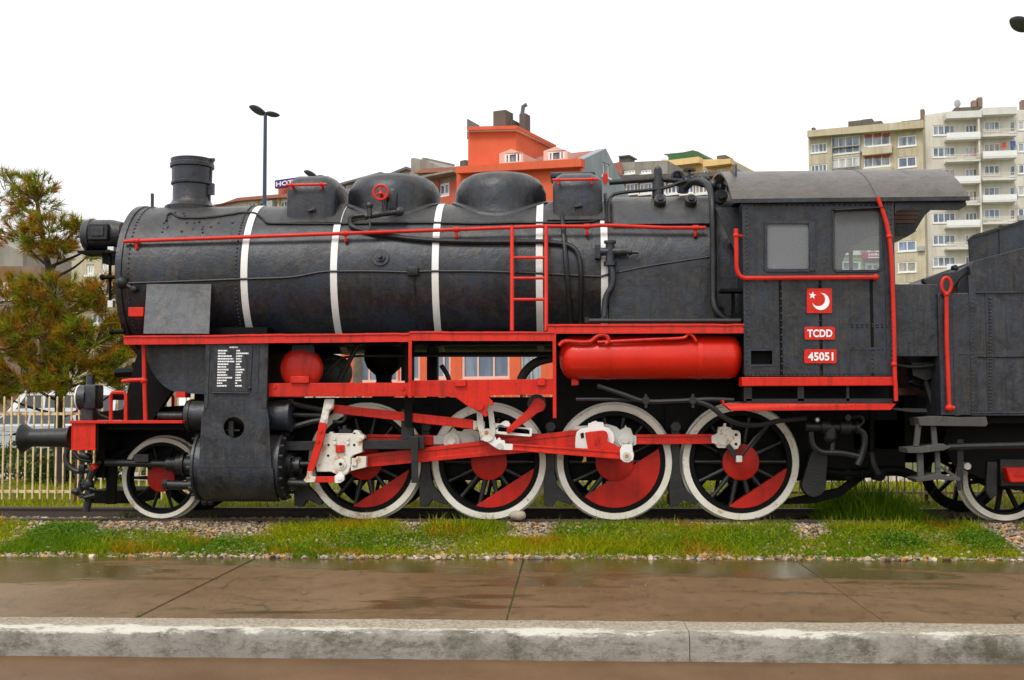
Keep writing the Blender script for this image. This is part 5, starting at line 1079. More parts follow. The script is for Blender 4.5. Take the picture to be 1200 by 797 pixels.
# ================================================================== BUILDINGS ACROSS THE STREET
class Facade:
    def __init__(s, px0, d0, px1, d1, py=300):
        a, b = at(px0, py, d0+CAM.y), at(px1, py, d1+CAM.y)
        s.o = Vector((a.x, a.y)); s.u = (Vector((b.x, b.y))-s.o); s.w = s.u.length; s.u.normalize(); s.n = Vector((-s.u.y, s.u.x))   # n points away from the viewer
    def hit(s, px, py, dd=0.0):
        d = ray(px, py); nn = Vector((s.n.x, s.n.y, 0)); t = (Vector((s.o.x+s.n.x*dd, s.o.y+s.n.y*dd, 0))-CAM).dot(nn)/d.dot(nn); p = CAM+d*t
        return ((Vector((p.x, p.y))-s.o).dot(s.u), p.z)
    def tf(s, mb):
        mb.v = [(s.o.x+s.u.x*x+s.n.x*y, s.o.y+s.u.y*x+s.n.y*y, z) for x, y, z in mb.v]; return mb
    def rect(s, x0, y0, x1, y1, dd=0.0):
        xm, ym = (x0+x1)/2, (y0+y1)/2
        return (s.hit(x0, ym, dd)[0], s.hit(x1, ym, dd)[0], s.hit(xm, y1, dd)[1], s.hit(xm, y0, dd)[1])
    def pr(s, mb, pts, d0, d1): return mb.prism([s.hit(p[0], p[1], d0) for p in pts], d0, d1)
    def box(s, mb, r, d0, d1):
        x0, y0, x1, y1 = r; u0, u1, z0, z1 = s.rect(x0, y0, x1, y1, d0); return mb.box(u0, u1, d0, d1, z0, z1)
def wall_mat(name, c0, c1, stain=(.10, .085, .07), amt=.5):
    m, nt, b, out = mat_new(name); v = coords(nt); n1 = noise_n(nt, v, .5, 6, .65); n2 = noise_n(nt, coords(nt, (2.5, 2.5, .18)), .7, 6, .7); n3 = noise_n(nt, v, 4, 5, .7)
    c = mix(nt, ramp(nt, n1, [(.35, 0.0), (.65, 1.0)]), c0, c1); c = mix(nt, math_n(nt, 'MULTIPLY', ramp(nt, n2, [(.5, 0.0), (.72, 1.0)]), amt), c, stain); c = mix(nt, math_n(nt, 'MULTIPLY', ramp(nt, n3, [(.55, 0.0), (.75, 1.0)]), amt*.4), c, stain)
    nt.links.new(c, b.inputs['Base Color']); b.inputs['Roughness'].default_value = .85; bump(nt, b, n3, .2, .05); return m
WM = {
 'orange': wall_mat('orange_render', (.64, .105, .038), (.70, .13, .05), (.35, .06, .03), .3),
 'pink': wall_mat('pink_render', (.70, .42, .33), (.74, .48, .40), (.5, .3, .25), .3),
 'grey': wall_mat('grey_render', (.24, .27, .29), (.30, .33, .35), (.15, .16, .17), .4),
 'concrete': wall_mat('stained_concrete', (.24, .22, .18), (.33, .30, .25), (.10, .09, .07), .6),
 'brown': wall_mat('brown_brick', (.20, .12, .085), (.26, .17, .12), (.10, .07, .05), .5),
 'red': wall_mat('red_render', (.45, .095, .05), (.5, .12, .07), (.2, .06, .04), .4),
 'yellow': wall_mat('yellow_render', (.66, .45, .17), (.72, .52, .24), (.4, .28, .12), .3),
 'beige': wall_mat('beige_render', (.46, .385, .25), (.58, .51, .37), (.23, .18, .11), .65),
 'cream': wall_mat('cream_render', (.62, .57, .48), (.72, .68, .60), (.32, .27, .2), .5),
 'pale': wall_mat('pale_render', (.62, .60, .56), (.70, .68, .64), (.4, .36, .3), .4),
 'green': wall_mat('green_render', (.22, .36, .16), (.28, .42, .2), (.15, .2, .1), .3),
 'tile': wall_mat('roof_tile', (.30, .10, .065), (.36, .15, .10), (.12, .06, .045), .6),
 'slate': wall_mat('dark_roof', (.11, .115, .11), (.16, .165, .155), (.06, .06, .055), .6),
 'greenmetal': wall_mat('green_sheeting', (.035, .10, .04), (.05, .14, .05), (.03, .05, .03), .5),
 'soot_and_hollow_dark': wall_mat('sooty_brick', (.09, .075, .065), (.14, .115, .095), (.04, .035, .03), .6),
}
WFR = plain('window_frame_white', (.78, .78, .76), .5, .08); WFP = plain('window_frame_pink', (.72, .45, .38), .5, .1); WFD = plain('window_frame_red', (.28, .03, .05), .5, .2); WFG = plain('window_frame_grey', (.36, .36, .34), .5, .15)
PANES = [M['pane'], M['pane'], M['pane_dark'], pane_mat('window_pane_curtain', (.30, .30, .29), (.55, .54, .50)), pane_mat('window_pane_blue', (.07, .13, .24), (.22, .30, .40)), pane_mat('window_pane_blind', (.22, .18, .14), (.42, .37, .30))]
def bld(name, label, fc, top, mat, thick=10.0, wins=(), cat='building', base=-.3):
    """house with its front on facade fc; top = roofline in photograph pixels; wins = (x0, y0, x1, y1, mullions, frame width, frame mat, pane mat)"""
    pts = [fc.hit(*p) for p in top]; poly = [(pts[0][0], base)]+pts+[(pts[-1][0], base)]
    c = fc.o+fc.u*((pts[0][0]+pts[-1][0])/2)+fc.n*thick/2
    r = root(name, (c.x, c.y, base), label, cat)
    hol = []; ws = []
    for w_ in wins:
        u0, u1, z0, z1 = fc.rect(*w_[:4]); hol.append([(u0, z0), (u1, z0), (u1, z1), (u0, z1)]); ws.append((u0, u1, z0, z1)+tuple(w_[4:]))
    m = MB(); m.prism(poly, 0, .22, hol); m.prism(poly, .222, thick); fc.tf(m).build('wall', mat, r, smooth=0)
    for (u0, u1, z0, z1, nm, fw, fmat, pmat) in ws:
        f = MB(); y0, y1 = .07, .14
        f.box(u0, u0+fw, y0, y1, z0, z1); f.box(u1-fw, u1, y0, y1, z0, z1); f.box(u0+fw, u1-fw, y0, y1, z0, z0+fw); f.box(u0+fw, u1-fw, y0, y1, z1-fw, z1)
        for i in range(1, nm): x = u0+(u1-u0)*i/nm; f.box(x-fw*.4, x+fw*.4, y0+.01, y1-.01, z0+fw, z1-fw)
        f.box(u0-.08, u1+.08, -.10, -.002, z0-.12, z0-.02)
        wo_ = fc.tf(f).build('window', fmat, r, smooth=0)
        p = MB(); p.box(u0+fw*.5, u1-fw*.5, .145, .16, z0+fw*.5, z1-fw*.5); fc.tf(p).build('pane', pmat if pmat is not M['pane'] else random.choice(PANES), wo_, smooth=0)
        if base < 0 and pmat is M['pane'] and random.random() < .10 and fc.w > 8:
            ac = MB(); ac.box(u1+.15, u1+1.0, -.45, -.01, z0-.1, z0+.5); fc.tf(ac).build('air_conditioner', WFG, r, smooth=0)
    return r
def add(fc, r, name, mat, rects, d0, d1, bevel=0):
    m = MB()
    for q in rects: fc.box(m, q, d0, d1)
    return fc.tf(m).build(name, mat, r, bevel=bevel, smooth=0)
W1 = (WFR, M['pane'])
# -- low tile-roofed hotel with its sign
F = Facade(225, 84, 430, 76)
hb_ = bld('hotel', 'low hotel with tiled roof and row of windows behind the street lamp', F, [(225, 247), (285, 235), (430, 228)], WM['cream'], 9, [(290+i*12.5, 236.5-i*.5, 299.5+i*12.5, 246, 2, .12, *W1) for i in range(8)])
m = MB(); P = [F.hit(262, 241), F.hit(284, 233), F.hit(330, 229), F.hit(430, 224), F.hit(430, 229), F.hit(330, 233), F.hit(284, 236.5), F.hit(225, 246)]; m.prism(P, -.5, 9.4); F.tf(m).build('roof', WM['tile'], hb_, smooth=0)
for i in range(8): add(F, hb_, 'pilaster', WM['yellow'], [(300.2+i*12.5, 234-i*.4, 302+i*12.5, 250)], -.12, -.003)
add(F, hb_, 'stair_head', WM['red'], [(326, 218, 352, 232)], 2, 6)
sgn = root('hotel_sign', (F.o+F.u*F.hit(340, 214)[0]).to_3d()+Vector((0, 0, F.hit(340, 219)[1])), 'blue roof sign with pale letters on the hotel stair head', 'sign')
add(F, sgn, 'board', plain('sign_blue', (.018, .012, .11), .5, .2), [(322, 209.2, 354, 218.6)], 1.2, 1.5)
def ftext(fc, txt, x0, y0, x1, y1, d, mat, par, bold=.02):
    cu = bpy.data.curves.new('text', 'FONT'); cu.body = txt; cu.size = 1; cu.offset = bold; cu.resolution_u = 2
    to = bpy.data.objects.new('text', cu); COL.objects.link(to); dg = bpy.context.evaluated_depsgraph_get(); dg.update(); me = bpy.data.meshes.new_from_object(to.evaluated_get(dg)); bpy.data.objects.remove(to); bpy.data.curves.remove(cu)
    V = np.array([v.co[:] for v in me.vertices]); lo, hi = V.min(0), V.max(0); u0, u1, z0, z1 = fc.rect(x0, y0, x1, y1, d); s = MB()
    VV = ([(u0+(p[0]-lo[0])/(hi[0]-lo[0])*(u1-u0), d, z0+(p[1]-lo[1])/(hi[1]-lo[1])*(z1-z0)) for p in V])
    for V_, F_ in islands(VV, [tuple(f.vertices) for f in me.polygons]): fc.tf(MB().add(V_, F_)).build('letter', mat, par, smooth=0)
    bpy.data.meshes.remove(me)
ftext(F, 'HOTEL', 323.4, 211.2, 352.5, 216.8, 1.19, plain('sign_letters', (.85, .70, .78), .5, .05), sgn, .03)
# -- grey-roofed houses
F = Facade(398, 92, 456, 90); h = bld('grey_house', 'house with long dark mono-pitch roof behind the front dome', F, [(398, 216), (446, 202.5), (456, 205)], WM['concrete'], 10, [(405, 217, 412, 226, 2, .1, *W1)])
m = MB(); F.pr(m, [(398, 217), (446, 203.5), (458, 207), (458, 205), (446, 201.3), (398, 214.5)], -.6, 10.5); F.tf(m).build('roof', WM['slate'], h, smooth=0)
F = Facade(452, 86, 487, 86); h = bld('gabled_house', 'small house with low green-grey gabled roof by concrete stair tower', F, [(452, 206), (476, 197), (487, 201)], WM['pale'], 9)
m = MB(); F.pr(m, [(450, 208), (476, 198), (488, 202), (488, 199.5), (476, 195), (450, 205.5)], -.6, 9.5); F.tf(m).build('roof', WM['slate'], h, smooth=0)
# -- concrete house with red flank
F = Facade(480, 78, 537, 75); h = bld('concrete_house', 'grey concrete house with tile roof and red flank beside orange building', F, [(480, 202), (537, 200)], WM['concrete'], 10, [(514, 214.5, 526.5, 229, 2, .16, WFR, pane_mat('window_pane_blue', (.06, .12, .28), (.25, .33, .45)))])
add(F, h, 'flank_wall', WM['red'], [(508, 211.5, 513.6, 242), (527, 211.5, 537, 242), (513.8, 230.5, 526.8, 242)], -.12, -.003)
m = MB(); F.pr(m, [(484, 203), (537, 200.5), (537, 195.5), (496, 197.5)], -.5, 8); F.tf(m).build('roof', WM['tile'], h, smooth=0); add(F, h, 'ledge', WM['concrete'], [(482, 203.5, 530, 206)], -1.0, -.003)
m = MB(); F.pr(m, [(481.5, 202), (481.5, 185.5), (486, 185), (487, 187), (494, 187), (495, 184.7), (499, 185), (499, 202)], 3, 6); F.pr(m, [(499, 198), (499, 187.5), (516, 195.5), (516, 198)], 3, 6); F.tf(m).build('stair_tower', WM['concrete'], h, smooth=0)
add(F, h, 'chimney', WM['soot_and_hollow_dark'], [(539, 188, 545.5, 196)], 3, 4)
# -- orange building
F = Facade(535, 63, 680, 60)
OW = (WFR, M['pane'])
big = [(468, 410, 492, 446, 2), (541, 412, 597, 444, 3), (430-15, 408, 468-2, 448, 3), (502, 408, 528, 444, 3)]
h = bld('orange_building', 'bright orange building with roof tower, dormers and large ground-floor windows', F, [(400, 340), (534.5, 340), (535, 196), (680, 187)], WM['orange'], 5, [(x0, y0, x1, y1, n, .14, WFP, M['pane_dark']) for x0, y0, x1, y1, n in big]+[(610, 412, 634, 460, 2, .14, WFG, M['pane'])]+[(655, 205, 668, 222, 2, .12, *OW), (672, 205, 680-1, 235, 2, .12, *OW), (515, 330, 560, 360, 3, .14, *OW), (590, 330, 640, 360, 3, .14, *OW)])
m = MB(); F.pr(m, [(534, 195), (681, 185.5), (681, 195), (534, 203)], -.55, -.003); F.tf(m).build('parapet', WM['orange'], h, smooth=0)
tw = MB(); F.pr(tw, [(548.5, 198), (548.5, 152), (605, 151), (605, 198)], 1.0, 5.5); F.tf(tw).build('roof_tower', WM['orange'], h, smooth=0)
m = MB(); F.pr(m, [(547, 152.5), (547, 148.5), (606, 147), (606, 151)], .6, 6.0); F.tf(m).build('tower_cornice', WM['orange'], h, smooth=0); m = MB(); F.pr(m, [(547, 154.2), (547, 152.7), (606, 151.2), (606, 152.7)], .75, 5.9); F.tf(m).build('tower_gutter', WFR, h, smooth=0)
m = MB(); F.pr(m, [(547.2, 163), (547.2, 139), (560, 146), (560, 148)], 1.4, 1.6); F.tf(m).build('tower_fin', WM['slate'], h, smooth=0)
add(F, h, 'chimney', WM['soot_and_hollow_dark'], [(578, 129.5, 592.5, 150)], 2.5, 3.5); add(F, h, 'chimney', WM['soot_and_hollow_dark'], [(593, 138, 596.5, 150), (596.7, 140, 600, 150)], 3, 4.2); add(F, h, 'chimney', WM['soot_and_hollow_dark'], [(608.5, 133, 615.5, 160)], 3.5, 4.2)
m = MB(); q0 = F.hit(612, 134, 3.8); q1 = F.hit(613, 125, 3.8); q2 = F.hit(617, 122.5, 3.8); m.tube([(q0[0], 3.8, q0[1]), (q1[0], 3.8, q1[1]), (q2[0], 3.8, q2[1])], .13, 8); F.tf(m).build('flue_pipe', WM['slate'], h)
for (x0, x1, yp, ye, yb, wx0, wx1, wy0) in ((585, 613, 174.5, 180, 192, 591, 610.5, 179), (637, 665, 171.8, 177, 189, 642, 661.5, 176.5)):
    m = MB(); p = [F.hit(x0, yb, .4), F.hit(x0, ye, .4), F.hit((x0+x1)/2, yp, .4), F.hit(x1, ye, .4), F.hit(x1, yb, .4)]; u0, u1, z0, z1 = F.rect(wx0, wy0, wx1, yb-2.5, .4); m.prism(p, .4, .6, [[(u0, z0), (u1, z0), (u1, z1), (u0, z1)]]); m.prism(p, .602, 3.2); d = F.tf(m).build('dormer', WM['pink'], h, smooth=0)
    f = MB(); f.box(u0, u0+.12, .42, .5, z0, z1); f.box(u1-.12, u1, .42, .5, z0, z1); f.box(u0+.12, u1-.12, .42, .5, z1-.1, z1); f.box((u0+u1)/2-.3, (u0+u1)/2-.2, .42, .5, z0, z1-.1); f.box((u0+u1)/2+.2, (u0+u1)/2+.3, .42, .5, z0, z1-.1); F.tf(f).build('dormer_frame', WFR, d, smooth=0); f = MB(); f.box(u0, u1, .55, .57, z0, z1); F.tf(f).build('pane', M['pane'], d, smooth=0)
OF = F; OH = h
G = Facade(680.5, 60, 752, 68)
g_ = bld('grey_gable_house', 'grey rendered gable wall joined to the orange building', G, [(680.5, 188), (710, 174), (726, 206), (752, 262)], WM['grey'], .6, [(705.5, 190, 709, 206, 1, .1, WFR, M['pane_dark']), (710.5, 192, 714.5, 208, 1, .1, WFR, M['pane'])])
def w3(fc, px, py, d=0): u, z = fc.hit(px, py); return Vector((fc.o.x+fc.u.x*u+fc.n.x*d, fc.o.y+fc.u.y*u+fc.n.y*d, z))
pk = w3(G, 709.5, 175); pe = w3(OF, 679, 188, .3); q = Vector((OF.u.x, OF.u.y, 0)); rq = [pe-q*4.2, pe, pk, pk-q*5.2]; m = MB(); m.add(rq+[p-Vector((0, 0, .25)) for p in rq], [(0, 1, 2, 3), (7, 6, 5, 4), (0, 4, 5, 1), (1, 5, 6, 2), (2, 6, 7, 3), (3, 7, 4, 0)]); m.build('roof', WM['tile'], OH, smooth=0)
# -- brown and yellow blocks
F = Facade(718, 95, 782, 93); h = bld('brown_house', 'brown-grey house with long white window band behind the firebox', F, [(718, 191), (778, 188), (782, 188)], WM['concrete'], 10, [(731, 199, 744, 203.5, 3, .12, *W1), (751, 198.5, 763, 203, 3, .12, *W1)])
add(F, h, 'chimney', WM['soot_and_hollow_dark'], [(725.5, 183.5, 736.5, 192)], 2, 3.5); add(F, h, 'chimney_cap', WM['slate'], [(724.5, 182, 737.5, 183.4)], 1.8, 3.7); m = MB(); F.pr(m, [(716, 193), (726, 189.5), (730, 200), (728, 206)], -.3, -.003); F.tf(m).build('tiled_edge', WM['tile'], h, smooth=0)
F2 = Facade(722, 84, 860, 80); h2 = bld('terrace_house', 'low brown terrace with long row of white-framed windows', F2, [(722, 207), (860, 202.5)], WM['brown'], 6, [(733+i*16.2, 214.5-i*.25, 748+i*16.2, 227, 3, .11, *W1) for i in range(7)])
m = MB(); F2.pr(m, [(722, 210), (722, 205.5), (860, 201), (860, 205.5)], -.5, -.003); F2.tf(m).build('cornice', WM['soot_and_hollow_dark'], h2, smooth=0)
F = Facade(777, 99, 858, 96); h = bld('yellow_house', 'yellow house with green sheet-metal roof shed on top', F, [(777, 187.5), (857, 186.5)], WM['yellow'], 9, [(780, 200.5, 790, 205, 2, .12, *W1), (795, 200, 802, 205, 2, .12, *W1), (821, 198.5, 833, 205, 3, .12, *W1), (840, 198, 850, 205, 2, .12, *W1)])
m = MB(); F.pr(m, [(778.5, 187.3), (778.5, 180.5), (800, 178.5), (812, 176), (818, 177.5), (824, 183), (824, 187)], .8, 6); F.tf(m).build('roof_shed', WM['greenmetal'], h, smooth=0); add(F, h, 'balcony_front', WM['yellow'], [(777.5, 186, 819, 193), (824, 187.5, 856, 193.5)], -.9, -.01); add(F, h, 'water_tank', WM['soot_and_hollow_dark'], [(840, 182, 850, 187)], 2, 4)
m = MB(); q = F.hit(781, 187); m.ball((q[0], -.3, q[1]), .32, 12, 8, (1, .35, 1)); F.tf(m).build('satellite_dish', WFR, h)
m = MB(); F.pr(m, [(857.2, 240), (857.2, 187), (864, 198), (864, 240)], .3, 8); F.tf(m).build('side_wing', WM['concrete'], h, smooth=0)
# -- beige apartment block
F = Facade(947, 150, 1081, 144); PN = M['pane']; BG = (WFR, PN)
wl = []
for k_ in range(10):
    dy = 24.6*k_
    wl += [(950, 168+dy, 969, 179+dy, 4, .14, *BG), (974.5, 160+dy, 1007.5, 180+dy, 4, .16, *BG), (1012, 156.5+dy, 1043.5, 171+dy, 3, .16, *BG), (1052, 159+dy, 1074, 171.5+dy, 2, .16, *BG)]
wl = [w_ for w_ in wl if w_[3] < 345]
h = bld('beige_apartment_block', 'weathered beige apartment block with glazed bays behind cab roof', F, [(947, 154), (1000, 149), (1081, 141.5)], WM['beige'], 14, wl, 'apartment building')
m = MB(); F.pr(m, [(946, 160.5), (946, 153), (1082, 140.5), (1082, 149.5)], -1.1, -.003); F.tf(m).build('cornice', WM['beige'], h, smooth=0)
for k_ in range(4):
    dy = 24.6*k_; add(F, h, 'balcony', WM['beige'], [(1010, 172.2+dy, 1045, 180.5+dy)], -.9, -.003); add(F, h, 'bay_rail', WFG, [(974, 171+dy, 1008, 172+dy), (974, 158.5+dy, 975, 181+dy), (1007, 158.5+dy, 1008, 181+dy)], -.5, -.003); add(F, h, 'blind', WM['red'], [(1013, 157+dy, 1022.5, 161+dy), (1024, 156.5+dy, 1033, 160.5+dy), (1034.5, 156+dy, 1043, 160+dy)], .05, .068)
add(F, h, 'roof_shed', WM['soot_and_hollow_dark'], [(994, 141.5, 1010, 152), (1010.2, 139.5, 1022, 150), (1022.2, 142, 1033, 149)], 1, 6); add(F, h, 'roof_shed', WM['soot_and_hollow_dark'], [(1056, 141, 1079, 146)], 1, 5); add(F, h, 'chimney', WM['soot_and_hollow_dark'], [(951, 149.5, 954.5, 156)], 1, 2); add(F, h, 'chimney', WM['brown'], [(1078.5, 128, 1083, 150)], 2, 3)
# -- cream apartment block with balconies
F = Facade(1082, 146, 1262, 144); wl = []
for k_ in range(9):
    dy = 25.7*k_
    wl += [(1093, 146.5+dy, 1120, 158.5+dy, 4, .15, *BG), (1131, 146+dy, 1145.5, 159.5+dy, 3, .15, *BG), (1153, 142+dy, 1172, 154+dy, 3, .15, *BG), (1183, 142+dy, 1190.5, 155+dy, 1, .15, *BG), (1193, 141+dy, 1214, 152+dy, 3, .15, *BG)]
h = bld('cream_apartment_block', 'tall pale cream apartment block with stacked open balconies', F, [(1082, 135), (1109, 131), (1262, 127)], WM['cream'], 16, [w_ for w_ in wl if w_[3] < 400], 'apartment building')
add(F, h, 'balcony_canopy', WM['pale'], [(1109, 130, 1150.5, 138)], -1.5, -.003); add(F, h, 'balcony_canopy', WM['pale'], [(1151, 125.5, 1192, 134)], -1.5, -.003); add(F, h, 'party_wall', WM['cream'], [(1149.5, 135, 1151.5, 420)], -1.3, -.003)
for k_ in range(8):
    dy = 25.7*k_
    for (x0, x1, y0) in ((1109.5, 1149, 161.5), (1152, 1192, 157.5)):
        b_ = add(F, h, 'balcony', WM['pale'], [(x0, y0+dy, x1, y0+2.0+dy)], -1.5, -.003); add(F, h if False else b_, 'balcony_rail', WFR if (k_+int(x0)) % 2 else WM['cream'], [(x0, y0-6.6+dy, x1, y0-.2+dy)] if (k_+int(x0)) % 2 else [(x0, y0-6.6+dy, x1, y0-5.9+dy), (x0, y0-3.6+dy, x1, y0-3.0+dy)]+[(x0+j*2.45, y0-6+dy, x0+.35+j*2.45, y0+dy) for j in range(17)], -1.5, -1.42)
LM = [plain('laundry_red', (.55, .06, .04), .8, .1), plain('laundry_blue', (.06, .12, .35), .8, .1), plain('laundry_white', (.75, .75, .72), .8, .1)]
for i, r_ in enumerate([(1174, 167, 1179, 173), (1184, 165.5, 1190, 172), (1140, 179, 1142.5, 182.5), (1180, 229, 1183.5, 234), (1187, 228.5, 1193, 234), (1143, 206, 1150, 211)]):
    add(F, h, 'hanging_cloth', LM[(0, 1, 0, 0, 1, 0)[i]], [r_], -.9, -.85)
add(F, h, 'roof_shed', WM['soot_and_hollow_dark'], [(1119, 125.5, 1150, 131)], 1, 5); add(F, h, 'chimney', WM['brown'], [(1139.5, 117.5, 1144.5, 126)], 1, 2); add(F, h, 'chimney', WM['brown'], [(1146, 114, 1151.5, 126)], 1, 2); add(F, h, 'chimney', WM['brown'], [(1197, 117, 1203, 128)], 1, 2)
m = MB(); q = F.hit(1124, 119); m.ball((q[0], 1, q[1]), .42, 12, 8, (1, .4, 1.3)); m.cyl((q[0], 1.2, q[1]-1), (q[0], 1.2, q[1]+.2), .06, n=6); F.tf(m).build('satellite_dish', WFG, h)
# -- green shop house glimpsed through the cab
F = Facade(972, 72, 1040, 72); h = bld('green_shop_house', 'green shop house glimpsed through the cab window', F, [(972, 276), (1011, 276)], WM['green'], 8, [(988, 283, 994, 297, 2, .12, *BG), (1000, 284, 1008, 297, 2, .12, *BG), (986, 305, 1009, 318, 2, .15, *BG)])
h = bld('grey_shop_house', 'grey shop house with red sign board seen through the cab window', Facade(1011.3, 72, 1040, 72), [(1011.3, 285), (1034, 285)], WM['grey'], 8, [(1016, 287, 1021, 295, 2, .1, *BG), (1025, 287, 1032, 295, 2, .1, *BG), (1014, 308, 1032, 318, 2, .15, *BG)])
sg = root('shop_sign', (F.o+F.u*F.hit(1022, 300)[0]).to_3d()+Vector((0, -.3, F.hit(1022, 304)[1])), 'red shop sign with white lettering seen through the cab window', 'sign'); add(F, sg, 'board', plain('sign_red', (.45, .03, .045), .5, .2), [(1010.5, 295.5, 1033, 303.5)], -.4, -.2); [add(F, sg, 'letter', M['pure'], [q], -.42, -.405) for q in [(1017.5, 297.2, 1020, 299.6), (1020.8, 297.2, 1024, 299.6), (1024.8, 297, 1028, 299.4), (1028.6, 297.2, 1031, 299.6), (1017.5, 301, 1031.5, 302.4)]]
# -- houses behind the pine
F = Facade(-60, 70, 27, 66); h = bld('grey_shed_house', 'plain grey gable end behind the pine tree', F, [(-60, 270), (-10, 277), (2, 284), (27, 296)], WM['concrete'], 8)
F = Facade(-40, 60, 48, 60); h = bld('brown_house', 'small brown house with white windows behind the pine tree', F, [(-40, 312), (48, 312)], WM['brown'], 6, [(2, 330, 14, 350, 2, .12, *BG), (26, 330, 40, 350, 2, .12, *BG)])
F = Facade(84, 58, 150, 58); h = bld('cream_street_house', 'cream street house with windows between pine and smokebox', F, [(84, 306), (104, 298), (150, 296)], WM['beige'], 8, [(101, 331, 113, 346, 2, .12, *BG), (118, 330, 128, 346, 2, .12, *BG), (106, 366, 128, 380, 3, .12, *BG), (101, 310, 110, 322, 2, .12, *BG), (119, 308, 127, 320, 2, .12, *BG)]); add(F, h, 'awning', WM['tile'], [(100, 382, 130, 386)], -1.2, -.003); add(F, h, 'ledge', WM['pale'], [(92, 348, 150, 352)], -.5, -.003)

# ================================================================== STREET LAMPS
LPM = plain('lamp_post_blue', (.035, .045, .095), .5, .2); LHM = plain('lamp_head_grey', (.05, .06, .055), .5, .3)
def lamp(px, pyt, dep, label, rz=0.0, sl_=1.0):
    p = at(px, pyt, dep+CAM.y); r = root('street_lamp', (p.x, p.y, -.15), label, 'street lamp', 'double-headed street lamps')
    MB().cyl((p.x, p.y, -.15), (p.x, p.y, p.z), .075, .045, n=12).build('post', LPM, r); MB().cyl((p.x, p.y, -.15), (p.x, p.y, .9), .10, .10, n=12).build('post_base', LPM, r)
    for s, l, up, tw in ((-1, .46, .42, 1.25), (1, .38, -.14, .8)):
        d = Vector((math.cos(rz)*s, math.sin(rz)*s, up)).normalized(); c = p+d*(l*.5)+Vector((0, 0, .02)); m = MB(); n = 16; ringn = 10; vs_ = []
        side = Vector((-math.sin(rz), math.cos(rz), -.45)).normalized(); upv = d.cross(side)
        for i in range(n+1):
            u = i/n; w_ = .14*tw*math.sin(PI*min(1, u*.92+.06))**.6*sl_
            for k_ in range(ringn):
                t = 2*PI*k_/ringn; vs_.append(p+d*(l*u*1.02)+side*(w_*math.cos(t))+upv*(w_*.42*math.sin(t)))
        m.add(vs_, [(i*ringn+k_, i*ringn+(k_+1) % ringn, (i+1)*ringn+(k_+1) % ringn, (i+1)*ringn+k_) for i in range(n) for k_ in range(ringn)]); m.build('lamp_head', LHM, r, smooth=60)
    return r
lamp(311, 133, 29, 'tall double-headed street lamp standing behind the chimney side of the boiler'); lamp(371, 207, 37.5, 'double-headed street lamp mostly hidden behind the front sandbox'); lamp(1207, 34, 23, 'double-headed street lamp rising beyond the tender, only its head in view', 0.2, 1.1)
# ================================================================== RAILINGS
YF = 3.0
FEM = white_rust('railing_paint', .50, .9, (.74, .60, .34)); fx0, fx1 = at(-60, 520, YF).x, at(1290, 520, YF).x; zf = -.145
fe = root('metal_fence', (0, YF, zf), 'rusty cream metal railings of upright bars behind the track', 'fence')
zu, zl = at(50, 485, YF).z, at(50, 576, YF).z
for z_ in (zu, zl): MB().box(fx0, fx1, YF-.02, YF+.02, z_-.022, z_+.022).build('fence_rail', FEM, fe)
bm_ = None; x = fx0+.05; i = 0
ztop = at(50, 464, YF).z
while x < fx1:
    if bm_ is None: b = MB(); b.box(-.011, .011, -.011, .011, zl-.12-zf, ztop-.03-zf); b.add([(-.011, -.011, ztop-.03-zf), (.011, -.011, ztop-.03-zf), (.011, .011, ztop-.03-zf), (-.011, .011, ztop-.03-zf), (0, 0, ztop-zf)], [(0, 1, 4), (1, 2, 4), (2, 3, 4), (3, 0, 4)]); bm_ = b.mesh('fence_bar', 0)
    put('fence_bar', bm_, FEM, (x, YF-.033+.0, zf), fe, rot=(0, random.gauss(0, .004), 0)); x += .1225
RP = paint('post_red_rust', (.10, .022, .018), (.05, .02, .012), .6)
for px in (-40, 90, 262, 436, 610, 784, 958, 1086, 1240):
    p = at(px, 520, YF); MB().box(p.x-.035, p.x+.035, YF-.005+.03, YF+.07, zf, ztop+.04).build('fence_post', RP, fe)

# ================================================================== PINE
CR = [  # lobes of the crown: pixel centre, depth, half sizes in metres, number of tufts
 (8, 225, 6.6, .45, .35, .55, 22), (42, 232, 6.2, .50, .5, .50, 50), (58, 270, 6.0, .60, .6, .42, 60), (28, 280, 6.5, .60, .6, .40, 40), (72, 292, 6.1, .40, .4, .22, 22), (96, 262, 6.0, .28, .3, .18, 14),
 (112, 291, 5.9, .22, .22, .20, 9), (127, 274, 5.9, .17, .2, .22, 9), (8, 205, 6.4, .25, .2, .12, 6), (30, 207, 6.4, .18, .2, .14, 6),
 (65, 345, 6.0, .95, .9, .42, 80), (125, 345, 6.0, .62, .7, .40, 40), (10, 350, 6.2, .85, .8, .50, 55), (45, 395, 5.9, 1.05, 1.0, .50, 100), (110, 400, 5.8, .80, .9, .52, 80), (-15, 400, 6.2, .8, .8, .55, 50),
 (25, 440, 5.9, .85, .9, .36, 60), (85, 440, 5.7, .85, .9, .36, 60), (138, 425, 5.9, .48, .6, .42, 28), (148, 385, 5.9, .35, .4, .40, 18), (-10, 455, 6.0, .6, .6, .3, 25), (150, 450, 6.0, .35, .4, .2, 10)]
tp = [at(70, 575, 6.3), at(70, 500, 6.3), at(70, 440, 6.3), at(66, 380, 6.3), at(58, 320, 6.3), at(52, 290, 6.3), at(44, 240, 6.3), at(40, 205, 6.3)]
tp[0].z = -.16
pine = root('pine_tree', tp[0], 'pine tree with brownish-green needles standing behind the railings', 'tree')
BK = paint('pine_bark', (.040, .026, .020), (.09, .06, .045), .6, (.8, .95), bmp=.6)
tk2 = MB(); tk2.tube(spline(tp, 4), .1, 10, rs=[max(.02, .10*(1-i/(4*7+1))**.8+.012) for i in range(4*7+1)])
nv, nf, ncol = [], [], []
rng = random.Random(5)
tufts = []
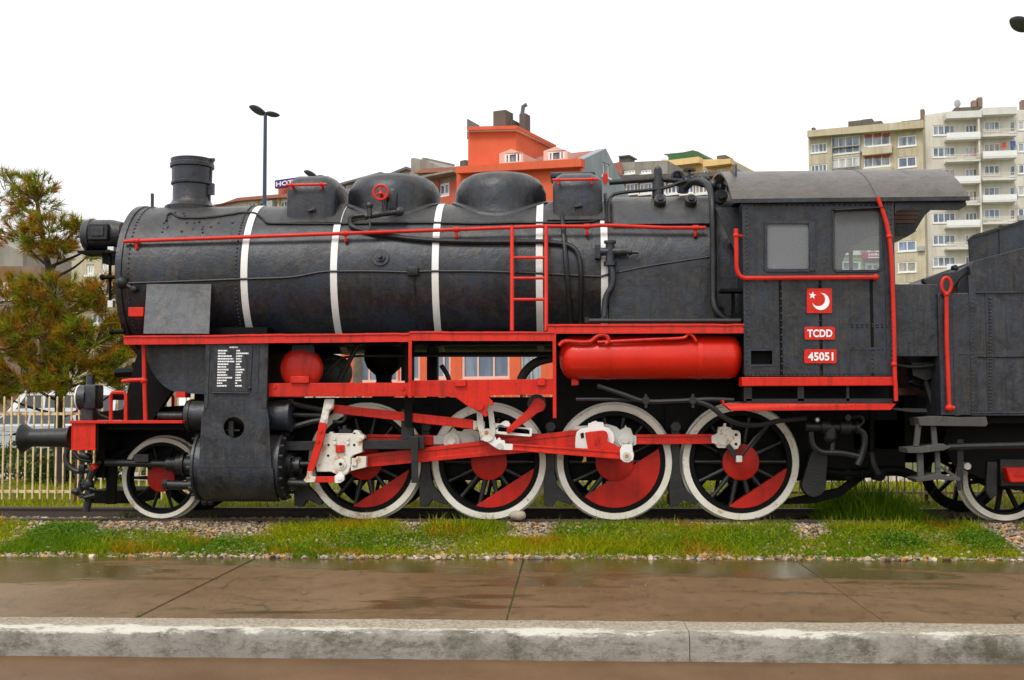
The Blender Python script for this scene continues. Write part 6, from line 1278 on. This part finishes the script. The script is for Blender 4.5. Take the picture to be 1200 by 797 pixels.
for (px, py, Y, rx, ry, rz_, n) in CR:
    c = at(px, py, Y); tz = max(tp[0].z+.9, c.z-.45-rng.random()*.2)
    # where the limb leaves the trunk
    P0 = None
    for a, b in zip(tp, tp[1:]):
        if a.z <= tz <= b.z: P0 = a.lerp(b, (tz-a.z)/(b.z-a.z))
    if P0 is None: P0 = tp[-2].copy() if tz > tp[-2].z else tp[1].copy()
    mid = P0.lerp(c, .55)+Vector((0, 0, -.08)); L_ = (c-P0).length
    tk2.tube(spline([P0, mid, c], 5), .02, 6, rs=[.028*(1-i/11)+.006 for i in range(11)])
    for j in range(int(n*(1.15 if py < 300 else 1.75))):
        while True:
            q = Vector((rng.uniform(-1, 1), rng.uniform(-1, 1), rng.uniform(-1, 1)))
            if q.length < 1: break
        s = .55+.45*q.length; q = q.normalized()*q.length**.6
        p = c+Vector((q.x*rx, q.y*ry, q.z*rz_)); base = P0.lerp(c, .8)
        d = (p-base).normalized()*.8+Vector((q.x*.4, q.y*.4, .55)); tufts.append((p, d.normalized()))
        if j % 2 == 0: tk2.tube([p-(p-c)*.75-Vector((0, 0, .06)), p], .008, 4)
for p, d in tufts:
    brown = rng.random()**1.5; a = d.orthogonal().normalized(); b = d.cross(a); tl = rng.uniform(.17, .29)
    colr = (.19+.21*brown, .245-.05*brown, .010+.004*brown) if rng.random() < .86 else (.42, .19, .02)
    for k_ in range(44):
        h = rng.random(); t = rng.random()*2*PI; op = rng.uniform(.25, 1.15); base = p-d*(tl*.75*h)
        dr_ = (d*math.cos(op)+(a*math.cos(t)+b*math.sin(t))*math.sin(op)); ln = tl*rng.uniform(.65, 1.1); tip = base+dr_*ln+Vector((0, 0, -.02*rng.random())); sd_ = dr_.cross(Vector((rng.random()-.5, rng.random()-.5, rng.random()-.5))).normalized()*.0062
        i0 = len(nv); nv += [base-sd_, base+sd_, tip]; nf.append((i0, i0+1, i0+2)); v = rng.uniform(.75, 1.25); ncol += [(colr[0]*v, colr[1]*v, colr[2]*v, 1)]*3
def colmesh(name, V, F, C, mat, parent=None, pos=(0, 0, 0)):
    me = bpy.data.meshes.new(name); V = np.asarray([tuple(v) for v in V] if not isinstance(V, np.ndarray) else V)
    pos = Vector(pos); V = V-np.array(pos[:])
    me.from_pydata(V.tolist(), [], F if isinstance(F, list) else F.tolist()); ca = me.color_attributes.new('Col', 'FLOAT_COLOR', 'POINT'); ca.data.foreach_set('color', np.asarray(C, dtype=np.float32).ravel()); me.update()
    return put(name, me, mat, pos, parent)
def attr_mat(name, rough=.7, trans=0.0, gain=1.0):
    m, nt, b, out = mat_new(name); a = nd(nt, 'ShaderNodeAttribute'); a.attribute_name = 'Col'; nt.links.new(a.outputs['Color'], b.inputs['Base Color']); b.inputs['Roughness'].default_value = rough; b.inputs['Specular IOR Level'].default_value = .12
    if trans:
        t = nd(nt, 'ShaderNodeBsdfTranslucent'); nt.links.new(a.outputs['Color'], t.inputs['Color']); ms = nd(nt, 'ShaderNodeMixShader'); ms.inputs[0].default_value = trans; nt.links.new(b.outputs[0], ms.inputs[1]); nt.links.new(t.outputs[0], ms.inputs[2]); nt.links.new(ms.outputs[0], out.inputs[0])
    return m
tk2.build('trunk', BK, pine, smooth=60)
tag(colmesh('crown', nv, nf, ncol, attr_mat('pine_needles', .6, .25), pine, at(60, 380, 6.2)), kind='stuff')

# ================================================================== CARS
TY = plain('car_tyre', (.012, .012, .012), .8, .2); HUBM = plain('car_hub', (.35, .35, .36), .35, .15, metal=.5)
def car(px, Y, paintcol, label, kind='hatch', flip=1):
    p = at(px, 500, Y); z0 = -.14; r = root('parked_car' if kind == 'hatch' else 'parked_minibus', (p.x, Y, z0), label, 'car' if kind == 'hatch' else 'minibus', 'vehicles parked beyond the railings')
    body = plain('car_paint', paintcol, .25, .06, spec=.6, bmp=0)
    if kind == 'hatch':
        prof = [(-2.0, .28), (-2.05, .5), (-1.98, .72), (-1.2, .92), (-.35, 1.0), (1.7, 1.02), (1.98, .95), (2.05, .6), (2.0, .3)]; top = [(-1.15, .92), (-.35, 1.36), (-.1, 1.44), (.9, 1.46), (1.55, 1.36), (1.92, .98)]; wx = (-1.3, 1.3); wr = .31; W_2 = .85
    else:
        prof = [(-2.6, .3), (-2.65, .7), (-2.5, 1.05), (-2.0, 1.15), (2.6, 1.15), (2.62, .4), (2.55, .3)]; top = [(-2.3, 1.1), (-1.7, 1.95), (-1.4, 2.12), (2.3, 2.15), (2.55, 1.95), (2.6, 1.1)]; wx = (-1.75, 1.7); wr = .34; W_2 = .95
    T_ = lambda pts: [(p.x+flip*a, z0+b) for a, b in pts]
    # wheel arches cut into the lower body
    lower = []
    for a in prof: lower.append(a)
    arch = []
    for w_ in sorted(wx, reverse=True): arch += [(w_+(wr+.07)*math.cos(t), .30+(wr+.05)*math.sin(t)) for t in [PI*i/8 for i in range(9)]]
    b = MB(); b.prism(T_(lower+arch), Y-W_2, Y+W_2); bo = b.build('body', body, r, bevel=.05)
    g_ = MB(); tpx = T_(top); n = len(tpx); ins = [0, .14, .17, .17, .14, 0]
    vs_ = [(x_, Y-W_2+.03+i_, z_) for (x_, z_), i_ in zip(tpx, ins)]+[(x_, Y+W_2-.03-i_, z_) for (x_, z_), i_ in zip(tpx, ins)]
    g_.add(vs_, [tuple(range(n)), tuple(range(2*n-1, n-1, -1))]+[(i_, (i_+1) % n, (i_+1) % n+n, i_+n) for i_ in range(n)]); g_.build('cabin', body, bo, bevel=.03)
    # side glass, split by pillars
    lo, hi = (1.03, 1.35) if kind == 'hatch' else (1.22, 1.85)
    segs = ([(-.85, -.36, -.02, .08)] and [((-.78, .22), (-.30, .22)), ((.30, 1.0), (.30, .95)), ((1.08, 1.62), (1.02, 1.42))]) if kind == 'hatch' else [((-1.95, -1.0), (-1.55, -1.0)), ((-.9, .2), (-.9, .2)), ((.3, 1.3), (.3, 1.3)), ((1.4, 2.35), (1.4, 2.3))]
    for (b0, b1), (t0, t1) in segs:
        gl = MB(); ys_ = (Y-W_2-.004+.05, Y-W_2+.175-.02) if kind == 'hatch' else (Y-W_2+.04, Y-W_2+.15)
        q = [(p.x+flip*b0, ys_[0], z0+lo), (p.x+flip*b1, ys_[0], z0+lo), (p.x+flip*t1, ys_[1], z0+hi), (p.x+flip*t0, ys_[1], z0+hi)]; gl.add([(a_, b_-.012, c_) for a_, b_, c_ in q]+[(a_, b_+.03, c_) for a_, b_, c_ in q], [(0, 1, 2, 3), (7, 6, 5, 4), (0, 4, 5, 1), (1, 5, 6, 2), (2, 6, 7, 3), (3, 7, 4, 0)]); gl.build('side_window', M['carglass'], bo, smooth=0)
    wsn = MB(); (xa_, za_), (xb_, zb_) = T_(top)[0], T_(top)[1]; wsn.add([(xa_, Y-W_2+.12, za_+.02), (xa_, Y+W_2-.12, za_+.02), (xb_, Y+W_2-.25, zb_), (xb_, Y-W_2+.25, zb_)], [(0, 1, 2, 3)]); wsn.v = [(a_-flip*.02, b_, c_+.02) for a_, b_, c_ in wsn.v]; wsn.build('windscreen', M['carglass'], bo, smooth=0)
    for w_ in wx:
        for s in (-1, 1):
            m = MB(); m.lathe([(0, .0), (0, wr*.6), (.0, wr-.03), (.02, wr), (.18, wr), (.2, wr-.03), (.2, 0)], (p.x+flip*w_, Y+s*W_2, z0+wr), (0, -s, 0), 24); wh = m.build('wheel', TY, r); m = MB(); m.lathe([(-.01, 0), (-.012, wr*.55), (.02, wr*.62), (.02, 0)], (p.x+flip*w_, Y+s*W_2, z0+wr), (0, -s, 0), 20); m.build('rim', HUBM, wh)
    for s in (-1, 1):
        m = MB(); m.ball((p.x-flip*(2.0 if kind == 'hatch' else 2.58), Y+s*(W_2-.2), z0+.68 if kind == 'hatch' else z0+.8), .12, 10, 6, (.6, 1.2, .7)); m.build('headlight', WFR, bo)
    return r
car(38, 17.4, (.42, .45, .48), 'silver hatchback parked beyond the railings beside the buffer'); car(98, 21.5, (.74, .74, .74), 'white minibus parked beyond the railings behind the pine trunk', 'bus'); car(560, 19.5, (.72, .72, .70), 'white hatchback parked beyond the railings behind the driving wheels', flip=-1); car(205, 24, (.70, .70, .68), 'white hatchback parked beyond the railings behind the leading wheel'); car(-75, 22.5, (.10, .16, .30), 'dark blue hatchback parked farthest along the railings behind the pine')
# young trunk seen under the boiler
st = root('street_tree', at(417, 600, 9), 'bare grey street tree trunk behind the locomotive', 'tree'); q0, q1 = at(414, 470, 9), at(420, 300, 9); q0.z = -.15
WLD[st.name] = q0.copy(); st.location = q0
MB().tube(spline([q0, q0.lerp(q1, .5)+Vector((.05, 0, 0)), q1, q1+Vector((.15, .1, .8))]), .12, 10, rs=[.13-.1*i/18 for i in range(19)]).build('trunk', plain('grey_bark', (.16, .13, .10), .9, .4, 6, bmp=.5), st)

# ================================================================== SHRUBS, GRASS, STONES
def leaves(name, label, cat, c, r, n, size, cols, group=None):
    V, F, C = [], [], []
    rg = random.Random(hash(name+str(round(c[0], 2))) % 999 if False else int(abs(c[0])*100)+n)
    for i in range(n):
        while True:
            q = Vector((rg.uniform(-1, 1), rg.uniform(-1, 1), rg.uniform(0, 1)))
            if q.length < 1: break
        q = q.normalized()*q.length**.5; k_ = .8+.3*noise.noise(q*2.3+Vector(c)); p = Vector(c)+Vector((q.x*r[0]*k_, q.y*r[1]*k_, q.z*r[2]*k_)); d = Vector((rg.uniform(-1, 1), rg.uniform(-1, 1), rg.uniform(-.2, 1))).normalized(); s = d.orthogonal().normalized(); s.rotate(Matrix.Rotation(rg.random()*6.28, 3, d)); t = d.cross(s); l = size*rg.uniform(.6, 1.2)
        i0 = len(V); V += [p, p+s*l*.5+t*l*.38, p+s*l, p+s*l*.5-t*l*.38]; F.append((i0, i0+1, i0+2, i0+3)); cc = rg.choice(cols); v = rg.uniform(.7, 1.25); C += [(cc[0]*v, cc[1]*v, cc[2]*v, 1)]*4
    rt_ = root(name, c, label, cat, group); o = colmesh('foliage', V, F, C, LEAF, rt_, c); tag(o, kind='stuff')
    m = MB()
    for i in range(7):
        t = rg.random()*6.28; m.tube([Vector(c)+Vector((.05*math.cos(t), .05*math.sin(t), -.02)), Vector(c)+Vector((r[0]*.5*math.cos(t), r[1]*.5*math.sin(t), r[2]*.7))], .012, 5)
    m.build('stem', BK, rt_); return rt_
LEAF = attr_mat('leaf_green', .55, .3)
SG = [(.06, .10, .015), (.09, .13, .02), (.035, .06, .012), (.12, .12, .02)]
for i, (px, Y, rx, rz_) in enumerate(((18, 8.0, 1.3, .95), (62, 7.2, .55, .55), (105, 7.6, 1.0, .8), (-35, 10.5, 1.0, .9), (196, 10.0, .7, .8))):
    c = at(px, 520, Y); c.z = gz(Y); leaves('shrub', ('low green shrub behind the railings below the silver hatchback', 'small shrub at the foot of the pine tree', 'low green shrub behind the railings beside the brake hose', 'wide green shrub behind the railings left of the pine', 'green shrub behind the railings seen behind the leading wheel')[i], 'shrub', c, (rx, .6, rz_), 1600, .075, SG)
def blades(name, n, xr, yr, hfun, dens, colfun, wdt, seed, lean=.35, kind='stuff'):
    rg = np.random.default_rng(seed); X = rg.uniform(xr[0], xr[1], n*3); Y = rg.uniform(yr[0], yr[1], n*3); D = np.array([dens(x_, y_) for x_, y_ in zip(X, Y)]); keep = np.where(rg.random(n*3) < D)[0][:n]; X, Y = X[keep], Y[keep]; n = len(X)
    Z = np.array([gz(y_) for y_ in Y])-.01; H = np.array([hfun(x_, y_) for x_, y_ in zip(X, Y)])*rg.uniform(.35, 1.2, n)*np.where(rg.random(n) < .06, 1.9, 1.0); th = rg.uniform(0, 2*PI, n); la_ = rg.uniform(0, lean, n)*H; ph = rg.uniform(0, 2*PI, n)
    wx_, wy_ = np.cos(th)*wdt, np.sin(th)*wdt; lx, ly = np.cos(ph)*la_, np.sin(ph)*la_
    V = np.stack([np.stack([X-wx_, Y-wy_, Z], 1), np.stack([X+wx_, Y+wy_, Z], 1), np.stack([X+wx_*.8+lx*.35, Y+wy_*.8+ly*.35, Z+H*.55], 1), np.stack([X-wx_*.8+lx*.35, Y-wy_*.8+ly*.35, Z+H*.55], 1), np.stack([X+lx, Y+ly, Z+H*.95], 1)], 1).reshape(-1, 3)
    b0 = np.arange(n)*5; F = [(int(b), int(b)+1, int(b)+2, int(b)+3) for b in b0]+[(int(b)+3, int(b)+2, int(b)+4) for b in b0]
    C = np.array([colfun(x_, y_, u) for x_, y_, u in zip(X, Y, rg.random(n))]); C = np.repeat(C, 5, 0); C = np.concatenate([C, np.ones((len(C), 1))], 1)
    return tag(colmesh(name, V, F, C, LEAF), kind=kind)
def pxX(px, y=-1.7): return at(px, 630, y).x
# bare gravel windows in the verge: photograph x range, and how far down from the rail (1 = all the way)
BARE = [(0, 22, .8), (85, 222, .28), (205, 312, .55), (455, 500, .35), (585, 655, .45), (935, 985, .45), (1165, 1230, .9), (-300, -120, .8), (1300, 1500, .7)]
BX = [(pxX(a), pxX(b), f) for a, b, f in BARE]
def verge_d(x, y):
    t = (y-(EDGE_Y+.05))/(-.93-(EDGE_Y+.05)); e = noise.noise(Vector((x*2.2, y*2.2, 1)))*.22
    d = .95
    for a, b, f in BX:
        m_ = min((x-a), (b-x))/.22
        if m_ > -.6:
            inside = max(0, min(1, (m_+e*2.5+.3))); d = min(d, .95*(1-inside*(1.0 if t > 1-f+e else (.15 if f < .6 else .3))))
    if t < .10+e*.5: d *= .15+.8*max(0, noise.noise(Vector((x*1.6, 7, 3)))+.1)
    if t > .95: d *= .6
    return max(0, min(1, d*(1.0+.7*noise.noise(Vector((x*1.1, y*1.6, 4))))))
def verge_h(x, y): return .055+.065*max(0, noise.noise(Vector((x*.9, y*1.3, 11)))+.35)
def mixc(a, b, t): t = max(0, min(1, t)); return tuple(p*(1-t)+q*t for p, q in zip(a, b))
def verge_c(x, y, u):
    g1 = noise.noise(Vector((x*.8, y*1.2, 20)))*1.3+.5+(u-.5)*.7; c = mixc((.125, .23, .004), (.38, .37, .004), g1)
    o = noise.noise(Vector((x*1.7, y*2.5, 31))); 
    if o > .32 and u > .4: c = (.44, .25, .010)
    v = .75+.5*u; return (c[0]*v, c[1]*v, c[2]*v)
blades('verge_grass', 150000, (-9.6, 8.6), (EDGE_Y+.03, -.86), verge_h, verge_d, verge_c, .0036, 3, 1.3)
blades('lawn_grass', 42000, (-11, 10.5), (1.35, 7.6), lambda x, y: .10+.08*noise.noise(Vector((x, y, 2))), lambda x, y: .9, lambda x, y, u: mixc((.15, .21, .005), (.38, .35, .008), u+noise.noise(Vector((x*.6, y*.6, 9)))), .008, 5, .7)
tgx0, tgx1 = at(955, 590, .2).x, at(1085, 590, .2).x
blades('tall_grass', 5200, (tgx0, tgx1+.1), (-.45, 1.25), lambda x, y: .42*max(.18, 1-abs((x-(tgx0+tgx1)/2)/((tgx1-tgx0)/2))**2.2)+.06, lambda x, y: .9, lambda x, y, u: mixc((.06, .16, .005), (.22, .33, .010), u), .006, 8, .8)
lfx = at(140, 600, -.3).x
blades('track_weeds', 900, (at(95, 600, -.3).x, at(240, 600, -.3).x), (-.65, .6), lambda x, y: .14, lambda x, y: max(0, noise.noise(Vector((x*3, y*3, 1)))*1.5), lambda x, y, u: mixc((.05, .09, .01), (.14, .15, .012), u), .006, 12, .8)
# leafy weeds in the verge
V, F, C = [], [], []; rg = random.Random(21)
for (pa, pb, ya, yb, n, dark) in ((18, 92, .25, .95, 3400, 1), (92, 140, .3, .7, 500, 1), (250, 300, .15, .55, 900, .6), (395, 440, .3, .8, 600, .5), (1025, 1085, .2, .75, 2200, 1), (1120, 1182, .1, .85, 2600, 1), (760, 800, .2, .6, 350, .5), (1180, 1320, .1, .5, 700, .8), (700, 740, .2, .6, 300, .5), (300, 590, .05, .95, 3800, .35), (640, 940, .05, .95, 3800, .35), (960, 1180, .05, .95, 3000, .45), (90, 220, .1, .8, 1200, .4)):
    xa_, xb_ = pxX(pa), pxX(pb)
    for i in range(n):
        u = rg.random(); w_ = (rg.random()+rg.random())/2; x_ = xa_+(xb_-xa_)*u; t = ya+(yb-ya)*w_; y_ = EDGE_Y+.05+t*(-.93-EDGE_Y-.05); dome_ = max(0, 1-((u-.5)*2)**2)*max(0, 1-((w_-.5)*2)**2); z_ = gz(y_)+rg.random()*(.03+.15*dome_*(.6+.6*abs(noise.noise(Vector((x_*5, y_*5, 2))))))
        d = Vector((rg.uniform(-1, 1), rg.uniform(-1, .6), rg.uniform(.1, 1))).normalized(); s = d.orthogonal().normalized(); s.rotate(Matrix.Rotation(rg.random()*6.28, 3, d)); tt = d.cross(s); l = rg.uniform(.014, .030); p = Vector((x_, y_, z_)); i0 = len(V)
        V += [p, p+s*l*.5+tt*l*.45, p+s*l, p+s*l*.5-tt*l*.45]; F.append((i0, i0+1, i0+2, i0+3)); v = rg.uniform(.7, 1.3); cc = mixc((.17, .26, .010), (.06, .165, .010), dark*rg.uniform(.5, 1)); C += [(cc[0]*v, cc[1]*v, cc[2]*v, 1)]*4
tag(colmesh('leafy_weeds', V, F, C, LEAF), kind='stuff')
# ballast stones
ico = bmesh.new(); bmesh.ops.create_icosphere(ico, subdivisions=1, radius=1); iv = np.array([v.co[:] for v in ico.verts]); ifc = [tuple(v.index for v in f.verts) for f in ico.faces]; ico.free(); ifa = np.array(ifc)
def stones(name, P, S, seed, mat, flat=.7):
    rg = np.random.default_rng(seed); n = len(P); V = np.empty((n, 12, 3)); C = np.empty((n, 12, 4)); C[..., 3] = 1
    pal = 1.12*np.array([(.34, .24, .14), (.40, .32, .23), (.22, .16, .10), (.46, .25, .09), (.28, .25, .22), (.48, .40, .30), (.15, .105, .07)])
    for i in range(n):
        q = iv*rg.uniform(.72, 1.25, (12, 1)); a = rg.uniform(0, 2*PI); e = rg.uniform(.65, 1.35); q = q*np.array([e, 1/e, flat*rg.uniform(.8, 1.2)]); ca_, sa_ = math.cos(a), math.sin(a); V[i, :, 0] = (q[:, 0]*ca_-q[:, 1]*sa_)*S[i]+P[i][0]; V[i, :, 1] = (q[:, 0]*sa_+q[:, 1]*ca_)*S[i]+P[i][1]; V[i, :, 2] = q[:, 2]*S[i]+P[i][2]
        C[i, :, :3] = pal[rg.integers(len(pal))]*rg.uniform(.7, 1.15)
    F = (ifa[None]+12*np.arange(n)[:, None, None]).reshape(-1, 3); o = colmesh(name, V.reshape(-1, 3), F, C.reshape(-1, 4), mat); o.data.polygons.foreach_set('use_smooth', [True]*len(o.data.polygons)); o.data.set_sharp_from_angle(angle=rad(45)); return tag(o, kind='stuff')
STM = attr_mat('stone', .8); rg = np.random.default_rng(4)
P, S = [], []
n = 0
while n < 15000:
    x_ = rg.uniform(-9.6, 8.8); y_ = rg.uniform(EDGE_Y+.05, -.82)
    if rg.random() < verge_d(x_, y_)*.93: continue
    s = rg.uniform(.010, .026); P.append((x_, y_, gz(y_)+.004+s*.35+rg.random()*.012)); S.append(s); n += 1
for i in range(5000):
    x_, y_ = rg.uniform(-9.6, 8.8), rg.uniform(-.68, .66); s = rg.uniform(.018, .034); P.append((x_, y_, gz(y_)+s*.3)); S.append(s)
stones('ballast', P, S, 6, STM)
P, S = [], []
for i in range(620):
    x_ = rg.uniform(-9.8, 9); 
    if noise.noise(Vector((x_*1.3, 2, 8))) < -.18 and rg.random() < .75: continue
    s = rg.uniform(.018, .042); y_ = EDGE_Y+rg.normal(.03, .04); P.append((x_, y_, max(gz(y_), PAVE_Z if y_ < EDGE_Y else -9)+s*.42)); S.append(s)
stones('edge_stones', P, S, 9, STM, .75)
P, S = [], []
for i in range(70):
    x_ = rg.uniform(-9, 8); y_ = rg.uniform(KB+.2, EDGE_Y-.02); s = rg.uniform(.003, .007); P.append((x_, y_, PAVE_Z+.004+s*.3)); S.append(s)
stones('pavement_grit', P, S, 10, STM, .7)
# fallen leaves on the pavement, sprouts in its joints
V, F, C = [], [], []; rl = random.Random(8)
for i in range(46):
    p = Vector((rl.uniform(-8, 7.5), rl.uniform(KB+.1, EDGE_Y-.05) if rl.random() < .85 else rl.uniform(KB-1.4, KF-.1), 0)); p.z = (PAVE_Z if p.y > KB else ROAD_Z)+.006; a = rl.random()*6.28; l = rl.uniform(.012, .03); s = Vector((math.cos(a), math.sin(a), .15))*l; t = Vector((-math.sin(a), math.cos(a), .1))*l*.45; i0 = len(V); V += [p, p+s*.5+t, p+s, p+s*.5-t]; F.append((i0, i0+1, i0+2, i0+3)); cc = rl.choice([(.30, .13, .02), (.16, .08, .03), (.35, .25, .05), (.12, .16, .02)]); C += [(*cc, 1)]*4
for i in range(420):
    jx = rl.choice(J[1:]+[J[0], J[1]]); p = Vector((jx+rl.gauss(0, .012), KB+.1+rl.random()**2*2.4, PAVE_Z)) if rl.random() < .5 else Vector((rl.gauss(J[1]+2.9, .25), KB+rl.gauss(.03, .015), PAVE_Z))
    if noise.noise(Vector((p.x*4, p.y*3, 5))) < .12: continue
    a = rl.random()*6.28; h = rl.uniform(.012, .035); i0 = len(V); w_ = Vector((math.cos(a), math.sin(a), 0))*.003; V += [p-w_, p+w_, p+Vector((rl.gauss(0, .012), rl.gauss(0, .012), h)), p-w_]; F.append((i0, i0+1, i0+2)); C += [(.16, .22, .01, 1)]*4
tag(colmesh('fallen_leaves', V, F, C, LEAF), kind='stuff')
# one big pale stone against the rail, a darker one under the wheel
for px, w_, h_, col_, lab in ((607, .105, .062, (.42, .36, .29), 'large pale rounded stone wedged against the rail between driving wheels'), (674, .14, .075, (.035, .032, .03), 'dark wheel-side stone lying behind the rail')):
    y_ = -.86 if px < 650 else -.55; p = at(px, 604, y_); m = MB(); m.ball((0, 0, 0), 1, 18, 12); m.v = [(a*w_*(1+.15*noise.noise(Vector((a, b, c))*1.5)), b*.07, c*h_*(1+.2*noise.noise(Vector((a, b, c))*1.3+Vector((3, 1, 2))))) for a, b, c in m.v]; m.v = [(a+p.x, b+y_, c+gz(y_)+h_*.85+(.06 if px < 650 else 0)) for a, b, c in m.v]; o = m.build('stone', plain('field_stone', col_, .8, .3, 12, bmp=.3), smooth=70); tag(o, lab, 'stone')
